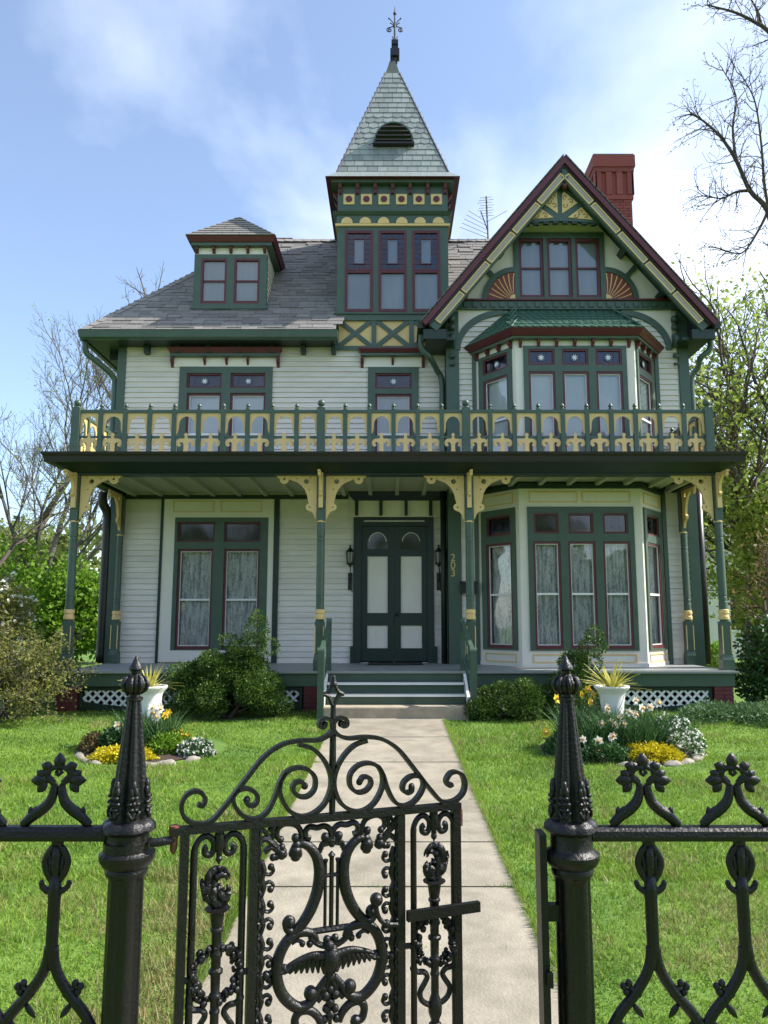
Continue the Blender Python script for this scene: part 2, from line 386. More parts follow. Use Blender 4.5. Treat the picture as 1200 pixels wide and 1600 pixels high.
# ================================================================== ground, path
ys = [-40, -10, 0, 1, 2] + [2 + 0.25*i for i in range(1, 42)] + [13, 16, 22, 40, 80, 160, 320, 700]
xs = [-500, -150, -60, -25, -12] + [-10 + 0.5*i for i in range(41)] + [12, 25, 60, 150, 500]
gm = MB().quadstrip([[(x, y, gz(y) if y < 12.2 else gz(12.2)) for x in xs] for y in ys])
m = bpy.data.materials.new('lawn_soil'); m.use_nodes = True; t = m.node_tree; b = t.nodes['Principled BSDF']; b.inputs['Roughness'].default_value = 1
g = t.nodes.new('ShaderNodeNewGeometry'); n = t.nodes.new('ShaderNodeTexNoise'); n.inputs['Scale'].default_value = 1.6; n.inputs['Detail'].default_value = 8; t.links.new(g.outputs['Position'], n.inputs['Vector'])
rp = t.nodes.new('ShaderNodeValToRGB'); rp.color_ramp.elements[0].position = 0.35; rp.color_ramp.elements[1].position = 0.7
rp.color_ramp.elements[0].color = (0.06, 0.13, 0.012, 1); rp.color_ramp.elements[1].color = (0.13, 0.22, 0.028, 1); t.links.new(n.outputs['Fac'], rp.inputs[0]); t.links.new(rp.outputs[0], b.inputs['Base Color'])
MATS['lawn_soil'] = m
ground = mk('ground', gm, 'lawn_soil', base=False); props(ground, 'green lawn ground around the house', kind='structure')
PXL, PXR = -0.86, 0.76          # edges of the concrete walk
path = link('path', None, None, (0, 7, gz(7))); path.empty_display_size = 0.2
props(path, 'pale concrete walk from the gate to the steps', kind='structure')
cuts = [1.0, 2.55, 4.02, 4.86, 5.72, 6.9, 8.45, 9.9, 11.34]
def slab(y0, y1, k):
    m = MB(); rows = []; n = 5
    ex = [-0.012 if k % 2 else 0.006, 0.01 if k % 3 else -0.008]
    for i in range(n + 1):
        y = y0 + 0.006 + (y1 - y0 - 0.012) * i / n; z = gz(y) + 0.022 + 0.004 * math.sin(k * 2.1)
        rows.append([(PXL + ex[0], y, z - 0.06), (PXL + ex[0], y, z - 0.008), (PXL + ex[0] + 0.012, y, z), (PXR + ex[1] - 0.012, y, z), (PXR + ex[1], y, z - 0.008), (PXR + ex[1], y, z - 0.06)])
    m.quadstrip(rows)
    a, c = rows[0], rows[-1]
    m.add(a, [tuple(range(6))]); m.add(c, [tuple(range(5, -1, -1))])
    return mk('slab', m, 'concrete', path)
for k in range(len(cuts) - 1): slab(cuts[k], cuts[k+1], k)
# ================================================================== the house
YL, YW, YB, YP, YT, YG = 14.4, 14.0, 13.2, 12.3, 14.35, 13.4
FL, CE = 0.83, 3.98
G0 = gz(12.2)
house = empty('house', (0, 14.5, G0), 'cream clapboard Victorian house with green trim, corner tower and full front porch', 'house')
def part(name, m, material, parent=None, smooth=False, label=None, kind=None):
    o = mk(name, m, material, parent or house, smooth)
    if label: o['label'] = label
    if kind: o['kind'] = kind
    return o
frL, frW, frB, frT = frame(0, YL), frame(0, YW), frame(0, YB), frame(0, YT)
wedge = MB().add([(0,0,0),(1,0,0),(1,-1,0),(0,-1,0),(0,0,1),(1,0,1),(1,-.25,1),(0,-.25,1)], [(0,1,2,3),(7,6,5,4),(3,2,6,7),(0,3,7,4),(1,5,6,2),(0,4,5,1)])
wedge_me = mesh_of(wedge, 'cream', name='clapboard')
NCLAP = [0]
def claps(parent, x0, x1, z0, z1, Y, holes, exp=0.104, proud=0.031):
    n = max(1, round((z1 - z0) / exp)); e = (z1 - z0) / n
    for k in range(n):
        za = z0 + k * e; segs = [(x0, x1)]
        for (a, b_, c, d) in holes:
            if c < za + e * 0.6 and d > za + e * 0.4:
                ns = []
                for (p, q) in segs:
                    if b_ <= p or a >= q: ns.append((p, q)); continue
                    if a > p: ns.append((p, a))
                    if b_ < q: ns.append((b_, q))
                segs = ns
        for (p, q) in segs:
            if q - p < 0.02: continue
            o = link('clapboard', wedge_me, parent, (p, Y, za + random.uniform(-.003, .003)), scale=(q - p, proud, e * 1.0)); NCLAP[0] += 1
def ring(m, fr, u0, u1, v0, v1, d0, d1, w, wb=None):
    wb = w if wb is None else wb
    m.fbox(fr, u0, u1, v0, v0 + wb, d0, d1); m.fbox(fr, u0, u1, v1 - w, v1, d0, d1)
    m.fbox(fr, u0, u0 + w, v0 + wb, v1 - w, d0, d1); m.fbox(fr, u1 - w, u1, v0 + wb, v1 - w, d0, d1); return m
def quad(fr, u0, u1, v0, v1, d): return MB().add([fr(u0, d, v0), fr(u1, d, v0), fr(u1, d, v1), fr(u0, d, v1)], [(0, 1, 2, 3)])
def curtain(win, fr, u0, u1, v0, v1, material, d=0.095, wav=0.02):
    n = 28; rows = [[], []]
    ph = random.random() * 6
    for i in range(n + 1):
        u = u0 + (u1 - u0) * i / n; dd = d + wav * math.sin(i * 1.35 + ph) + wav * 0.5 * math.sin(i * 0.53 + ph * 2)
        rows[0].append(fr(u, dd, v0)); rows[1].append(fr(u, dd + wav * 0.3, v1))
    mm = MB().quadstrip(rows); b = len(mm.v)
    return part('curtain', mm, material, win, smooth=True)
def sash(win, fr, u0, u1, v0, v1, mid=None, cloth='blind_grey', stop=True, w=0.042, flat=False, sill=0.06):
    part('sash', ring(MB(), fr, u0, u1, v0, v1, -0.018, 0.03, w, sill), 'maroon', win)
    a, b_, c, d = u0 + w, u1 - w, v0 + sill, v1 - w
    if stop:
        part('storm_frame', ring(MB(), fr, a, b_, c, d, 0.004, 0.026, 0.014), 'white_paint', win)
        a, b_, c, d = a + 0.014, b_ - 0.014, c + 0.014, d - 0.014
    if mid is not None:
        part('meeting_rail', MB().fbox(fr, a, b_, mid - 0.018, mid + 0.018, 0.006, 0.03), 'white_paint' if stop else 'maroon', win)
        part('pane', quad(fr, a, b_, c, mid - 0.018, 0.024), 'glass', win); part('pane', quad(fr, a, b_, mid + 0.018, d, 0.016), 'glass', win)
    else: part('pane', quad(fr, a, b_, c, d, 0.02), 'glass', win)
    if cloth == 'lace': curtain(win, fr, a - .02, b_ + .02, c - .02, d + .02, 'lace')
    elif cloth: part('blind', MB().fbox(fr, a - .02, b_ + .02, c - .02, d + .02, 0.07, 0.078), cloth, win)
def stained(win, fr, u0, u1, v0, v1, w=0.035, back='blind_grey'):
    """leaded transom light: red border strips, blue field, pale roundel in the middle"""
    part('sash', ring(MB(), fr, u0, u1, v0, v1, -0.016, 0.03, w), 'maroon', win)
    a, b_, c, d = u0 + w, u1 - w, v0 + w, v1 - w; k = 0.035; um, vm = (a + b_) / 2, (c + d) / 2
    part('pane', quad(fr, a + k, b_ - k, c + k, d - k, 0.02), 'glass_violet', win)
    part('pane', ring(MB(), fr, a, b_, c, d, 0.016, 0.02, k), 'glass_red', win)
    for q in (a + k, b_ - k - 0.07): part('pane', MB().fbox(fr, q, q + 0.07, c + k, d - k, 0.012, 0.016), 'glass_blue', win)
    r = min((d - c) * 0.36, 0.085)
    pts = circle(um, vm, r, 18)
    part('roundel', MB().fprism(fr, pts, 0.008, 0.014), 'glass_blue' , win)
    star = [(um + r * (0.8 if i % 2 == 0 else 0.34) * math.cos(math.pi * i / 8 + .39), vm + r * (0.8 if i % 2 == 0 else 0.34) * math.sin(math.pi * i / 8 + .39)) for i in range(16)]
    part('star', MB().fprism(fr, star, 0.004, 0.007), 'blind_white' if back != 'room_dark' else 'glass_violet', win)
    part('backing', quad(fr, u0, u1, v0, v1, 0.09), back, win)
def casing(fr, u0, u1, v0, v1, holes, material='green', d0=-0.05, d1=0.02, name='window', label=None):
    return part(name, holes_plate(MB(), fr, u0, u1, v0, v1, d0, d1, holes), material, label=label)
def hood(fr, u0, u1, v0, v1, v2, bu, ov=0.0):
    """frieze v0..v1 with brackets at bu, crown mould v1..v2"""
    h = part('window_hood', MB().fbox(fr, u0 + .09, u1 - .09, v0, v1, -0.045, 0.0), 'cream_trim')
    dv = v2 - v1
    mm = MB().fbox(fr, u0 + .04, u1 - .04, v1, v1 + dv * .35, -0.15, 0.0); part('bed_mould', mm, 'green', h)
    part('crown_mould', crown(fr, u0, u1, v1 + dv * .35, v2, 0.16, 0.21), 'maroon', h)
    for q in bu: part('bracket', bracket(fr, q, v0 + .01, v1 - .002, 0.022), 'maroon', h)
    for q in (u0 + .07, u1 - .07): part('bracket', bracket(fr, q, v0 - .02, v1 - .002, 0.03), 'maroon', h)
    return h
def crown(fr, u0, u1, v0, v1, p0, p1):
    b = [fr(u0 + (p1-p0), -p0, v0), fr(u1 - (p1-p0), -p0, v0), fr(u1, -p1, v0 + (v1-v0)*.75), fr(u0, -p1, v0 + (v1-v0)*.75), fr(u0, -p1, v1), fr(u1, -p1, v1),
         fr(u0 + (p1-p0), 0, v0), fr(u1 - (p1-p0), 0, v0), fr(u1, 0, v1), fr(u0, 0, v1), fr(u0, 0, v0 + (v1-v0)*.75), fr(u1, 0, v0 + (v1-v0)*.75)]
    return MB().add(b, [(0,1,2,3),(3,2,5,4),(4,5,8,9),(6,7,1,0)[::-1],(0,3,10,6),(3,4,9,10),(1,7,11,2),(2,11,8,5)])
def bracket(fr, u, v0, v1, hw, dep=0.12):
    h = v1 - v0
    prof = [(0, v0), (-.045 - dep*.0, v0 + h*.12), (-.06, v0 + h*.38), (-.075 - dep*.15, v0 + h*.5), (-.06 - dep*.5, v0 + h*.78), (-.05 - dep*.6, v1), (0, v1)]
    m = MB(); n = len(prof)
    b = [fr(u - hw, p[0], p[1]) for p in prof] + [fr(u + hw, p[0], p[1]) for p in prof]
    return m.add(b, [tuple(range(n)), tuple(range(2*n-1, n-1, -1))] + [(i, i+n, (i+1) % n + n, (i+1) % n) for i in range(n)])
def bk(k): return k
# ---------------------------------------------------------------- main (left) wall
XL0, XL1 = -5.30, 1.10
EZ = 7.02
X = lambda px, py, Y=YL: U(px, py, Y)
Z = lambda py, Y=YL: V(py, Y)
W1 = (X(253, 900), X(427, 900), FL + .02, Z(776))               # lower left window with cream surround
D1 = (X(552, 930), X(678, 930), FL, Z(809))                    # door
W2 = (X(281, 600), X(426, 600), 4.42, Z(574))
W3 = (X(575, 600), X(654, 600), 4.42, Z(574.5))
wall = part('wall', holes_plate(MB(), frL, XL0, XL1, G0, EZ, 0.0, 0.14, [(w_[0]+.05, w_[1]-.05, w_[2]+.03, w_[3]-.03) for w_ in (W1, D1, W2, W3)]), 'cream', label='cream clapboard front wall beside the tower')
HOODD = (X(545, 775), X(693, 775), Z(809), Z(769))
claps(wall, XL0 + .14, XL1 - .02, FL, 3.95, YL, [W1, D1, HOODD])
claps(wall, XL0 + .14, XL1 - .02, 4.24, 6.9, YL, [W2, W3, (X(283,560), X(424,560), Z(574), Z(549)), (X(577,560), X(652,560), Z(574), Z(549))])
part('corner_board', MB().fbox(frL, XL0 - .02, XL0 + .14, G0, EZ - .05, -0.04, 0.0), 'green', wall)
side = part('wall', MB().box(XL0, XL0 + .14, YL + .14, 20.5, G0, EZ), 'cream', label='left side wall of the house')
part('wall', MB().box(XL0, 5.4, 20.4, 20.55, G0, EZ), 'cream', label='rear wall of the house')
# lower-left window
a, b_, c, d = W1
surround = part('window_surround', holes_plate(MB(), frL, a, b_, c, d, -0.045, 0.0, [(X(271, 910), X(418, 910), Z(1016), Z(809))]), 'cream_trim')
for (p, q) in ((272, 336), (346, 410)):
    part('panel_moulding', ring(MB(), frL, X(p, 792), X(q, 792), Z(801), Z(783), -0.058, -0.045, 0.018), 'yellow', surround)
for q in (a - .05, b_): part('trim_strip', MB().fbox(frL, q, q + .05 if q < a else q + .1, FL, CE - .02, -0.06, 0.0), 'dark_green', surround)
S1 = [(X(p, 930), X(q, 930), Z(1014.5), Z(858)) for (p, q) in ((276.5, 332), (349, 405.5))]
T1 = [(X(p, 830), X(q, 830), Z(847), Z(816)) for (p, q) in ((278.5, 336.5), (351, 408))]
wn = casing(frL, X(271, 910), X(418, 910), Z(1016), Z(809), S1 + T1, label='tall paired window with lace curtains on the porch')
for s_ in S1: sash(wn, frL, *s_, mid=Z(937), cloth='lace')
for s_ in T1: stained(wn, frL, *s_, back='room_dark')
# upper-left window
S2 = [(X(p, 640), X(q, 640), 4.48, Z(615)) for (p, q) in ((292, 346), (360, 415))]
T2 = [(X(p, 595), X(q, 595), Z(607), Z(584)) for (p, q) in ((292.5, 347), (361, 415))]
wn = casing(frL, *W2, S2 + T2)
for s_ in S2: sash(wn, frL, *s_, mid=5.15, cloth='blind_white')
for s_ in T2: stained(wn, frL, *s_)
hood(frL, X(265.5, 555), X(441, 555), Z(574), Z(560), Z(547.5), [X(p, 567) for p in (321, 355, 388)])
# middle window under the tower
S3 = [(X(586.5, 640), X(643, 640), 4.48, Z(616.5))]; T3 = [(X(586.5, 596), X(643, 596), Z(608), Z(584))]
wn = casing(frL, *W3, S3 + T3)
sash(wn, frL, *S3[0], mid=5.15, cloth='blind_grey'); stained(wn, frL, *T3[0])
hood(frL, X(560.5, 555), X(666.7, 555), Z(574.5), Z(559), Z(548.5), [X(613.5, 567)])
# front door
a, b_, c, d = D1
DZ = Z(822)
dl, dr = X(564, 930), X(668, 930); dm = (dl + dr) / 2
df = part('door_frame', holes_plate(MB(), frL, a, b_, c, d, -0.06, 0.03, [(dl, dr, FL, DZ)]), 'dark_green')
for (q, sgn) in ((a, -1), (b_, 1)): part('plinth_block', MB().fbox(frL, q - (.05 if sgn < 0 else .02), q + (.02 if sgn < 0 else .05), FL, FL + .3, -0.08, 0.0), 'dark_green', df)
part('rope_moulding', MB().tube([frL(dl + .05 + i*(dr-dl-.1)/40, -0.065, Z(815) + .006*(i % 2)) for i in range(41)], 0.012, 5), 'cream_trim', df)
for k in range(2):
    u0, u1 = (dl, dm - .004) if k == 0 else (dm + .004, dr)
    pu0, pu1 = (X(574, 900), X(606, 900)) if k == 0 else (X(626, 900), X(659, 900))
    hs = [(pu0, pu1, Z(958), Z(869)), (pu0, pu1, Z(1013), Z(977)), (pu0, pu1, Z(858), Z(829))]
    dd = part('door', holes_plate(MB(), frL, u0, u1, FL + .01, DZ, 0.0, 0.06, hs), 'dark_green', label='double door leaf with pale panels')
    for h in hs[:2]:
        part('panel', MB().fbox(frL, h[0], h[1], h[2], h[3], 0.018, 0.04), 'cream_trim', dd)
        part('panel_moulding', ring(MB(), frL, h[0]-.012, h[1]+.012, h[2]-.012, h[3]+.012, -0.012, 0.017, 0.014), 'dark_green', dd)
    h = hs[2]; part('pane', quad(frL, h[0], h[1], h[2], h[3], 0.03), 'glass_violet', dd); part('backing', quad(frL, h[0], h[1], h[2], h[3], 0.05), 'room_dark', dd)
    um, rx = (h[0]+h[1])/2, (h[1]-h[0])/2
    for sg in (-1, 1):
        pts = [(um + sg*rx, h[3]), (um + sg*rx, h[3] - .24)] + [(um + sg*rx*math.cos(R(t_)), h[3] - .24 + .22*math.sin(R(t_))) for t_ in range(0, 91, 15)] + [(um, h[3])]
        if sg > 0: pts = pts[::-1]
        part('arch_spandrel', MB().fprism(frL, pts, 0.004, 0.028), 'dark_green', dd)
    arcp = [frL(um + rx*.86*math.cos(R(t_)), 0.0, h[3] - .24 + .2*math.sin(R(t_))) for t_ in range(10, 171, 10)]
    part('arch_bead', MB().tube(arcp, 0.008, 5), 'cream_trim' , dd)
    if k == 1: part('door_knob', MB().ball(frL(u0 + .045, -.045, Z(960)), 0.03, 10, 8), 'lamp_black', dd, True)
hd = part('door_hood', MB().fbox(frL, X(552, 800), X(690, 800), Z(808), Z(783), -0.05, 0.0), 'cream_trim')
part('crown_mould', crown(frL, X(545, 775), X(694, 775), Z(783), Z(769), 0.12, 0.22), 'dark_green', hd)
for p in (557.6, 595.4, 634.4, 672.5): part('bracket', MB().fbox(frL, X(p, 795) - .03, X(p, 795) + .03, Z(806.5), Z(783), -0.12, -0.05), 'dark_green', hd)
# ceiling line and wall trims
part('ceiling_mould', MB().fbox(frL, XL0 + .14, X(545, 775) - .01, CE - .1, CE - .025, -0.07, -0.025), 'dark_green', wall)
# ---------------------------------------------------------------- wing (right) wall
XW0, XW1 = 1.10, 5.56
GX, GZ, GH, GE = 3.25, 10.29, 2.67, 7.05          # gable: centre, ridge height, half-width at the eave, eave height
slope = (GZ - GE) / GH; pit = math.atan(slope)
BZ = V(486, YW); BT = V(473, YW)
wing = part('wall', MB().box(XW0, XW1, YW, YW + .14, G0, BZ), 'cream', label='cream clapboard wall of the gabled wing')
part('wall', MB().box(XW0 + .0, XW0 + .14, YW + .14, YL + .6, G0, EZ + .6), 'cream', label='short return wall of the wing beside the door')
part('wall', MB().box(XW1 - .14, XW1, YW + .14, 20.4, G0, EZ), 'cream', label='right side wall of the house')
AX, BX, CX_, DX = 1.57, 2.21, 4.33, 4.97
claps(wing, XW0 + .17, AX - .05, FL, 3.95, YW, []); claps(wing, DX + .07, XW1 - .13, FL, 3.95, YW, [])
claps(wing, XW0 + .17, XW1 - .17, 4.24, BZ, YW, [(AX - .02, DX + .02, 4.0, 6.72)])
part('corner_board', MB().fbox(frW, XW0 - .07, XW0 + .17, G0, BZ - .02, -0.045, 0.0), 'green', wing)
part('corner_board', MB().fbox(frW, XW1 - .14, XW1 + .05, G0, BZ - .02, -0.045, 0.0), 'green', wing)
part('corner_board', MB().box(XW0 - .072, XW0 - .002, YW, YL - .03, G0, EZ), 'dark_green', wing)
for (q, w_) in ((AX - .055, .065), (DX - .005, .07)): part('trim_strip', MB().fbox(frW, q, q + w_, FL, BZ - .8, -0.05, 0.0), 'green', wing)
# number beside the door
for i, ch in enumerate('203'):
    cu = bpy.data.curves.new('t', 'FONT'); cu.body = ch; cu.size = 0.19; cu.extrude = 0.006; cu.align_x = 'CENTER'
    o = bpy.data.objects.new('t', cu); col.objects.link(o); me = bpy.data.meshes.new_from_object(o.evaluated_get(bpy.context.evaluated_depsgraph_get()))
    zt = V(877 + i*12, YW) ; xt = U(707.5, 885, YW)
    mm = MB().add([(xt + v_.co.x, YW - .052 - v_.co.z, zt + v_.co.y) for v_ in me.vertices], [tuple(p.vertices) for p in me.polygons])
    bpy.data.objects.remove(o); bpy.data.curves.remove(cu); bpy.data.meshes.remove(me)
    part('house_number', mm, 'yellow', wing, label='brass house number %s' % ch)
# ---------------------------------------------------------------- bay, both storeys
LAB = math.hypot(BX - AX, YW - YB); aL = math.atan2(YB - YW, BX - AX); aR = -aL
frA, frF, frC = frame(AX, YW, aL), frame(BX, YB), frame(CX_, YB, aR)
WF = CX_ - BX
faces = [(frA, LAB, [(LAB*.24, LAB*.84)], LAB*.12, LAB*.92), (frF, WF, [(WF/2 + k*.6 - .235, WF/2 + k*.6 + .235) for k in (-1, 0, 1)], .14, WF - .14), (frC, LAB, [(LAB*.16, LAB*.76)], LAB*.08, LAB*.88)]
zB1, zB2 = V(1016.6, YB), V(792, YB); zs0, zs1 = V(1014, YB), V(846, YB); zt0, zt1 = V(834, YB), V(802, YB); zm = V(928, YB)
uB2 = V(541, YB); us1 = V(581, YB); ut0, ut1 = V(571, YB), V(546, YB); uC = V(511, YB - .27) - .145
bw = MB()
def bay_poly(off, zz): return [(AX - off*.8, YW, zz), (BX - off*.42, YB - off, zz), (CX_ + off*.42, YB - off, zz), (DX + off*.8, YW, zz)]
for z0_, z1_ in ((FL, CE), (4.2, uC)):
    for fi, (fr, ln, ss, c0, c1) in enumerate(faces):
        za, zb = (zB1, zB2) if z0_ < 1 else (4.40, uB2)
        holes_plate(bw, fr, 0, ln, z0_, z1_, 0.0, 0.06, [(c0 + .03, c1 - .03, za + .03, zb - .03)])
bay = part('bay_wall', bw, 'cream_trim', label='three sided bay rising through both storeys')
for fi, (fr, ln, ss, c0, c1) in enumerate(faces):
    S = [(p, q, zs0, zs1) for (p, q) in ss]; T = [(p + .02, q - .02, zt0, zt1) for (p, q) in ss]
    wn = casing(fr, c0, c1, zB1, zB2, S + T, d0=-0.03, d1=0.03, label='tall lace curtained bay window on the porch' if fi == 1 else None)
    for s_ in S: sash(wn, fr, *s_, mid=zm, cloth='lace', w=0.04)
    for s_ in T: stained(wn, fr, *s_, back='room_dark')
    S = [(p, q, 4.46, us1) for (p, q) in ss]; T = [(p + .0, q - .0, ut0, ut1) for (p, q) in ss]
    wn = casing(fr, c0, c1, 4.40, uB2, S + T, d0=-0.03, d1=0.03, label='upper bay window above the balcony' if fi == 1 else None)
    for s_ in S: sash(wn, fr, *s_, mid=5.2, cloth='blind_white', w=0.04)
    for s_ in T: stained(wn, fr, *s_)
    nn = 2 if fi == 1 else 1
    for k in range(nn):
        p0, p1 = c0 + (c1 - c0) * k / nn + .04, c0 + (c1 - c0) * (k + 1) / nn - .04
        part('panel_moulding', ring(MB(), fr, p0, p1, V(785, YB), V(768, YB), -0.014, 0.0, 0.02), 'yellow', bay)
        part('panel_moulding', ring(MB(), fr, p0, p1, V(1036, YB), V(1022, YB), -0.014, 0.0, 0.022), 'yellow', bay)
    part('ceiling_mould', MB().fbox(fr, -.03, ln + .03, CE - .1, CE - .01, -0.06, -0.003), 'dark_green', bay)
    part('base_mould', MB().fbox(fr, -.01, ln + .01, FL, FL + .06, -0.02, -0.003), 'cream_trim', bay)
    # frieze brackets
    nb = 7 if fi == 1 else 4
    for k in range(nb):
        u = .09 + (ln - .18) * k / (nb - 1)
        part('bracket', bracket(fr, u, uB2 - .03, uC - .002, 0.024, 0.08), 'maroon', bay)
# bay cornice and scale roof
zc0, zc1 = uC, V(511, YB - .27)
def cornice(z0, z1, o0, o1, material, name, parent):
    p0, p1 = bay_poly(o0, z0), bay_poly(o1, z1)
    mm = MB().add(p0 + p1, [(0,1,5,4),(1,2,6,5),(2,3,7,6)] + [(3,2,1,0),(4,5,6,7)]); return part(name, mm, material, parent)
cornice(zc0 + .0, zc0 + .042, .12, .13, 'green', 'bed_mould', bay)
cornice(zc0 + .044, zc1, .16, .27, 'maroon', 'crown_mould', bay)
rt = [(GX - .98, YW, BZ - .02), (GX + .98, YW, BZ - .02)]
rb = bay_poly(.25, zc1 + .003)
broof = part('bay_roof', MB().add(rb + [(GX - .98, YW - .02, BZ), (GX + .98, YW - .02, BZ)], [(0,1,4),(1,2,5,4),(2,3,5)]), 'green_scale', label='green fish scale roof over the bay')
sc = MB()
def scale_face(a, b_, c, d, rows, wd):      # a,b bottom left/right, c,d top left/right
    a, b_, c, d = map(Vector, (a, b_, c, d)); nrm = (b_ - a).cross(c - a)
    if nrm.length < 1e-6: return
    nrm.normalize()
    for r in range(rows):
        t0, t1 = r / rows, (r + 1.25) / rows
        l0, r0 = a.lerp(c, t0), b_.lerp(d, t0); wdt = (r0 - l0).length; n_ = max(1, int(round(wdt / wd)))
        up = ((c + d) / 2 - (a + b_) / 2) / rows
        e = (r0 - l0) / n_
        for k in range(n_ + (r % 2)):
            p = l0 + e * (k - (0.5 if r % 2 else 0))
            q = [p + e*.02 + up*.3, p + e*.25 + up*.04, p + e*.5 - up*.05, p + e*.75 + up*.04, p + e*.98 + up*.3, p + e*.98 + up*1.2, p + e*.02 + up*1.2]
            lim = [min(max(0, 1), 1)]
            base = [x_ + nrm*.022 for x_ in q[:5]] + [x_ + nrm*.008 for x_ in q[5:]]
            low = [x_ - nrm*.0 for x_ in q]
            sc.add(base + low, [tuple(range(7))] + [(i, i+7, (i+1) % 7 + 7, (i+1) % 7) for i in range(7)])
scale_face(rb[1], rb[2], (GX - .98, YW - .02, BZ), (GX + .98, YW - .02, BZ), 7, .13)
scale_face(rb[0], rb[1], (GX - .99, YW - .02, BZ), (GX - .98, YW - .03, BZ), 7, .13)
scale_face(rb[2], rb[3], (GX + .98, YW - .03, BZ), (GX + .99, YW - .02, BZ), 7, .13)
part('roof_scales', sc, 'green_scale', broof, kind='stuff')
# arched braces with plain spandrels left and right of the bay roof
for sg in (-1, 1):
    xe = GX + sg * 2.06; rx, rz, zb = .92, BZ - V(548, YW), V(548, YW)
    ou = [(xe - sg*rx*(1 - math.cos(R(t_))), zb + rz*math.sin(R(t_))) for t_ in range(0, 91, 6)]
    inn = [(xe - sg*.11 - sg*(rx - .02)*(1 - math.cos(R(t_))), zb + (rz - .09)*math.sin(R(t_))) for t_ in range(90, -1, -6)]
    pts = ou + inn
    part('arched_brace', MB().fprism(frW, pts if sg > 0 else pts[::-1], -0.06, -0.0), 'green', wing)
    pts = [(xe + sg*.0, zb), (xe + sg*.02, BZ)] + [(p[0], min(p[1] + .0, BZ)) for p in ou[::-1]]
    part('spandrel_panel', MB().fprism(frW, pts if sg < 0 else pts[::-1], -0.034, -0.0), 'cream_trim', wing)
    # scroll bracket on the corner board
    for (zz, hh) in ((BZ - .2, .14), (BZ - .36, .12), (BZ - .62, .3), (BZ - .92, .1), (BZ - 1.08, .06)):
        part('scroll_block', MB().tube([frW(xe + sg*.05 - .05, -.09, zz), frW(xe + sg*.05 + .05, -.09, zz)], hh*.45, 10), 'green', wing, True)
# belt course with dentils
belt = part('belt_course', MB().fbox(frW, XW0 - .05, XW1 + .05, BZ, BT, -0.09, 0.0), 'green')
part('crown_mould', MB().fbox(frW, XW0 - .06, XW1 + .06, BT, BT + .03, -0.13, 0.0), 'maroon', belt)
k = 0
while XW0 + .1 + k*.17 < XW1 - .1:
    q = XW0 + .1 + k*.17; part('dentil', MB().fbox(frW, q, q + .09, BZ + .04, BT - .03, -0.115, -0.091), 'green', belt); k += 1
# ---------------------------------------------------------------- gable
def gline(x): return GZ - abs(x - GX) * slope
gq0, gq1, gqz = GX - .02 - .84, GX - .02 + .84, V(366, YW) - .03
gs_ = (GZ - .25 - BT) / (GH - .3 - .12); gxl = lambda x: BT + (x - (GX - GH + .3))*gs_; gxr = lambda x: BT + (GX + GH - .3 - x)*gs_
xtl, xtr = GX - GH + .3 + (gqz - BT)/gs_, GX + GH - .3 - (gqz - BT)/gs_
gmm = MB()
gmm.fprism(frW, [(GX - GH + .3, BT), (gq0, BT), (gq0, min(gqz, gxl(gq0)))] + ([(xtl, gqz)] if xtl < gq0 else []), 0.0, 0.12)
gmm.fprism(frW, [(gq1, BT), (GX + GH - .3, BT)] + ([(xtr, gqz)] if xtr > gq1 else []) + [(gq1, min(gqz, gxr(gq1)))], 0.0, 0.12)
gmm.fprism(frW, [(max(xtl, GX - 2), gqz + .001), (xtr, gqz + .001), (GX + .12, GZ - .25), (GX - .12, GZ - .25)], 0.0, 0.12)
gw = part('gable_wall', gmm, 'cream_trim', label='smooth cream gable wall')
Xw = lambda px, py: U(px, py, YW)
Zw = lambda py: V(py, YW)
gc0, gc1 = Xw(800, 420), Xw(948, 420); gcm = GX - .02
gc0, gc1 = gcm - .87, gcm + .87
S = [(gcm + k*.545 - .235, gcm + k*.545 + .235, Zw(466), Zw(374)) for k in (-1, 0, 1)]
wn = casing(frW, gc0, gc1, Zw(472), Zw(365), S, label='triple gable window with red sashes')
for s_ in S: sash(wn, frW, *s_, mid=Zw(419), cloth='blind_grey', stop=False, w=0.05)
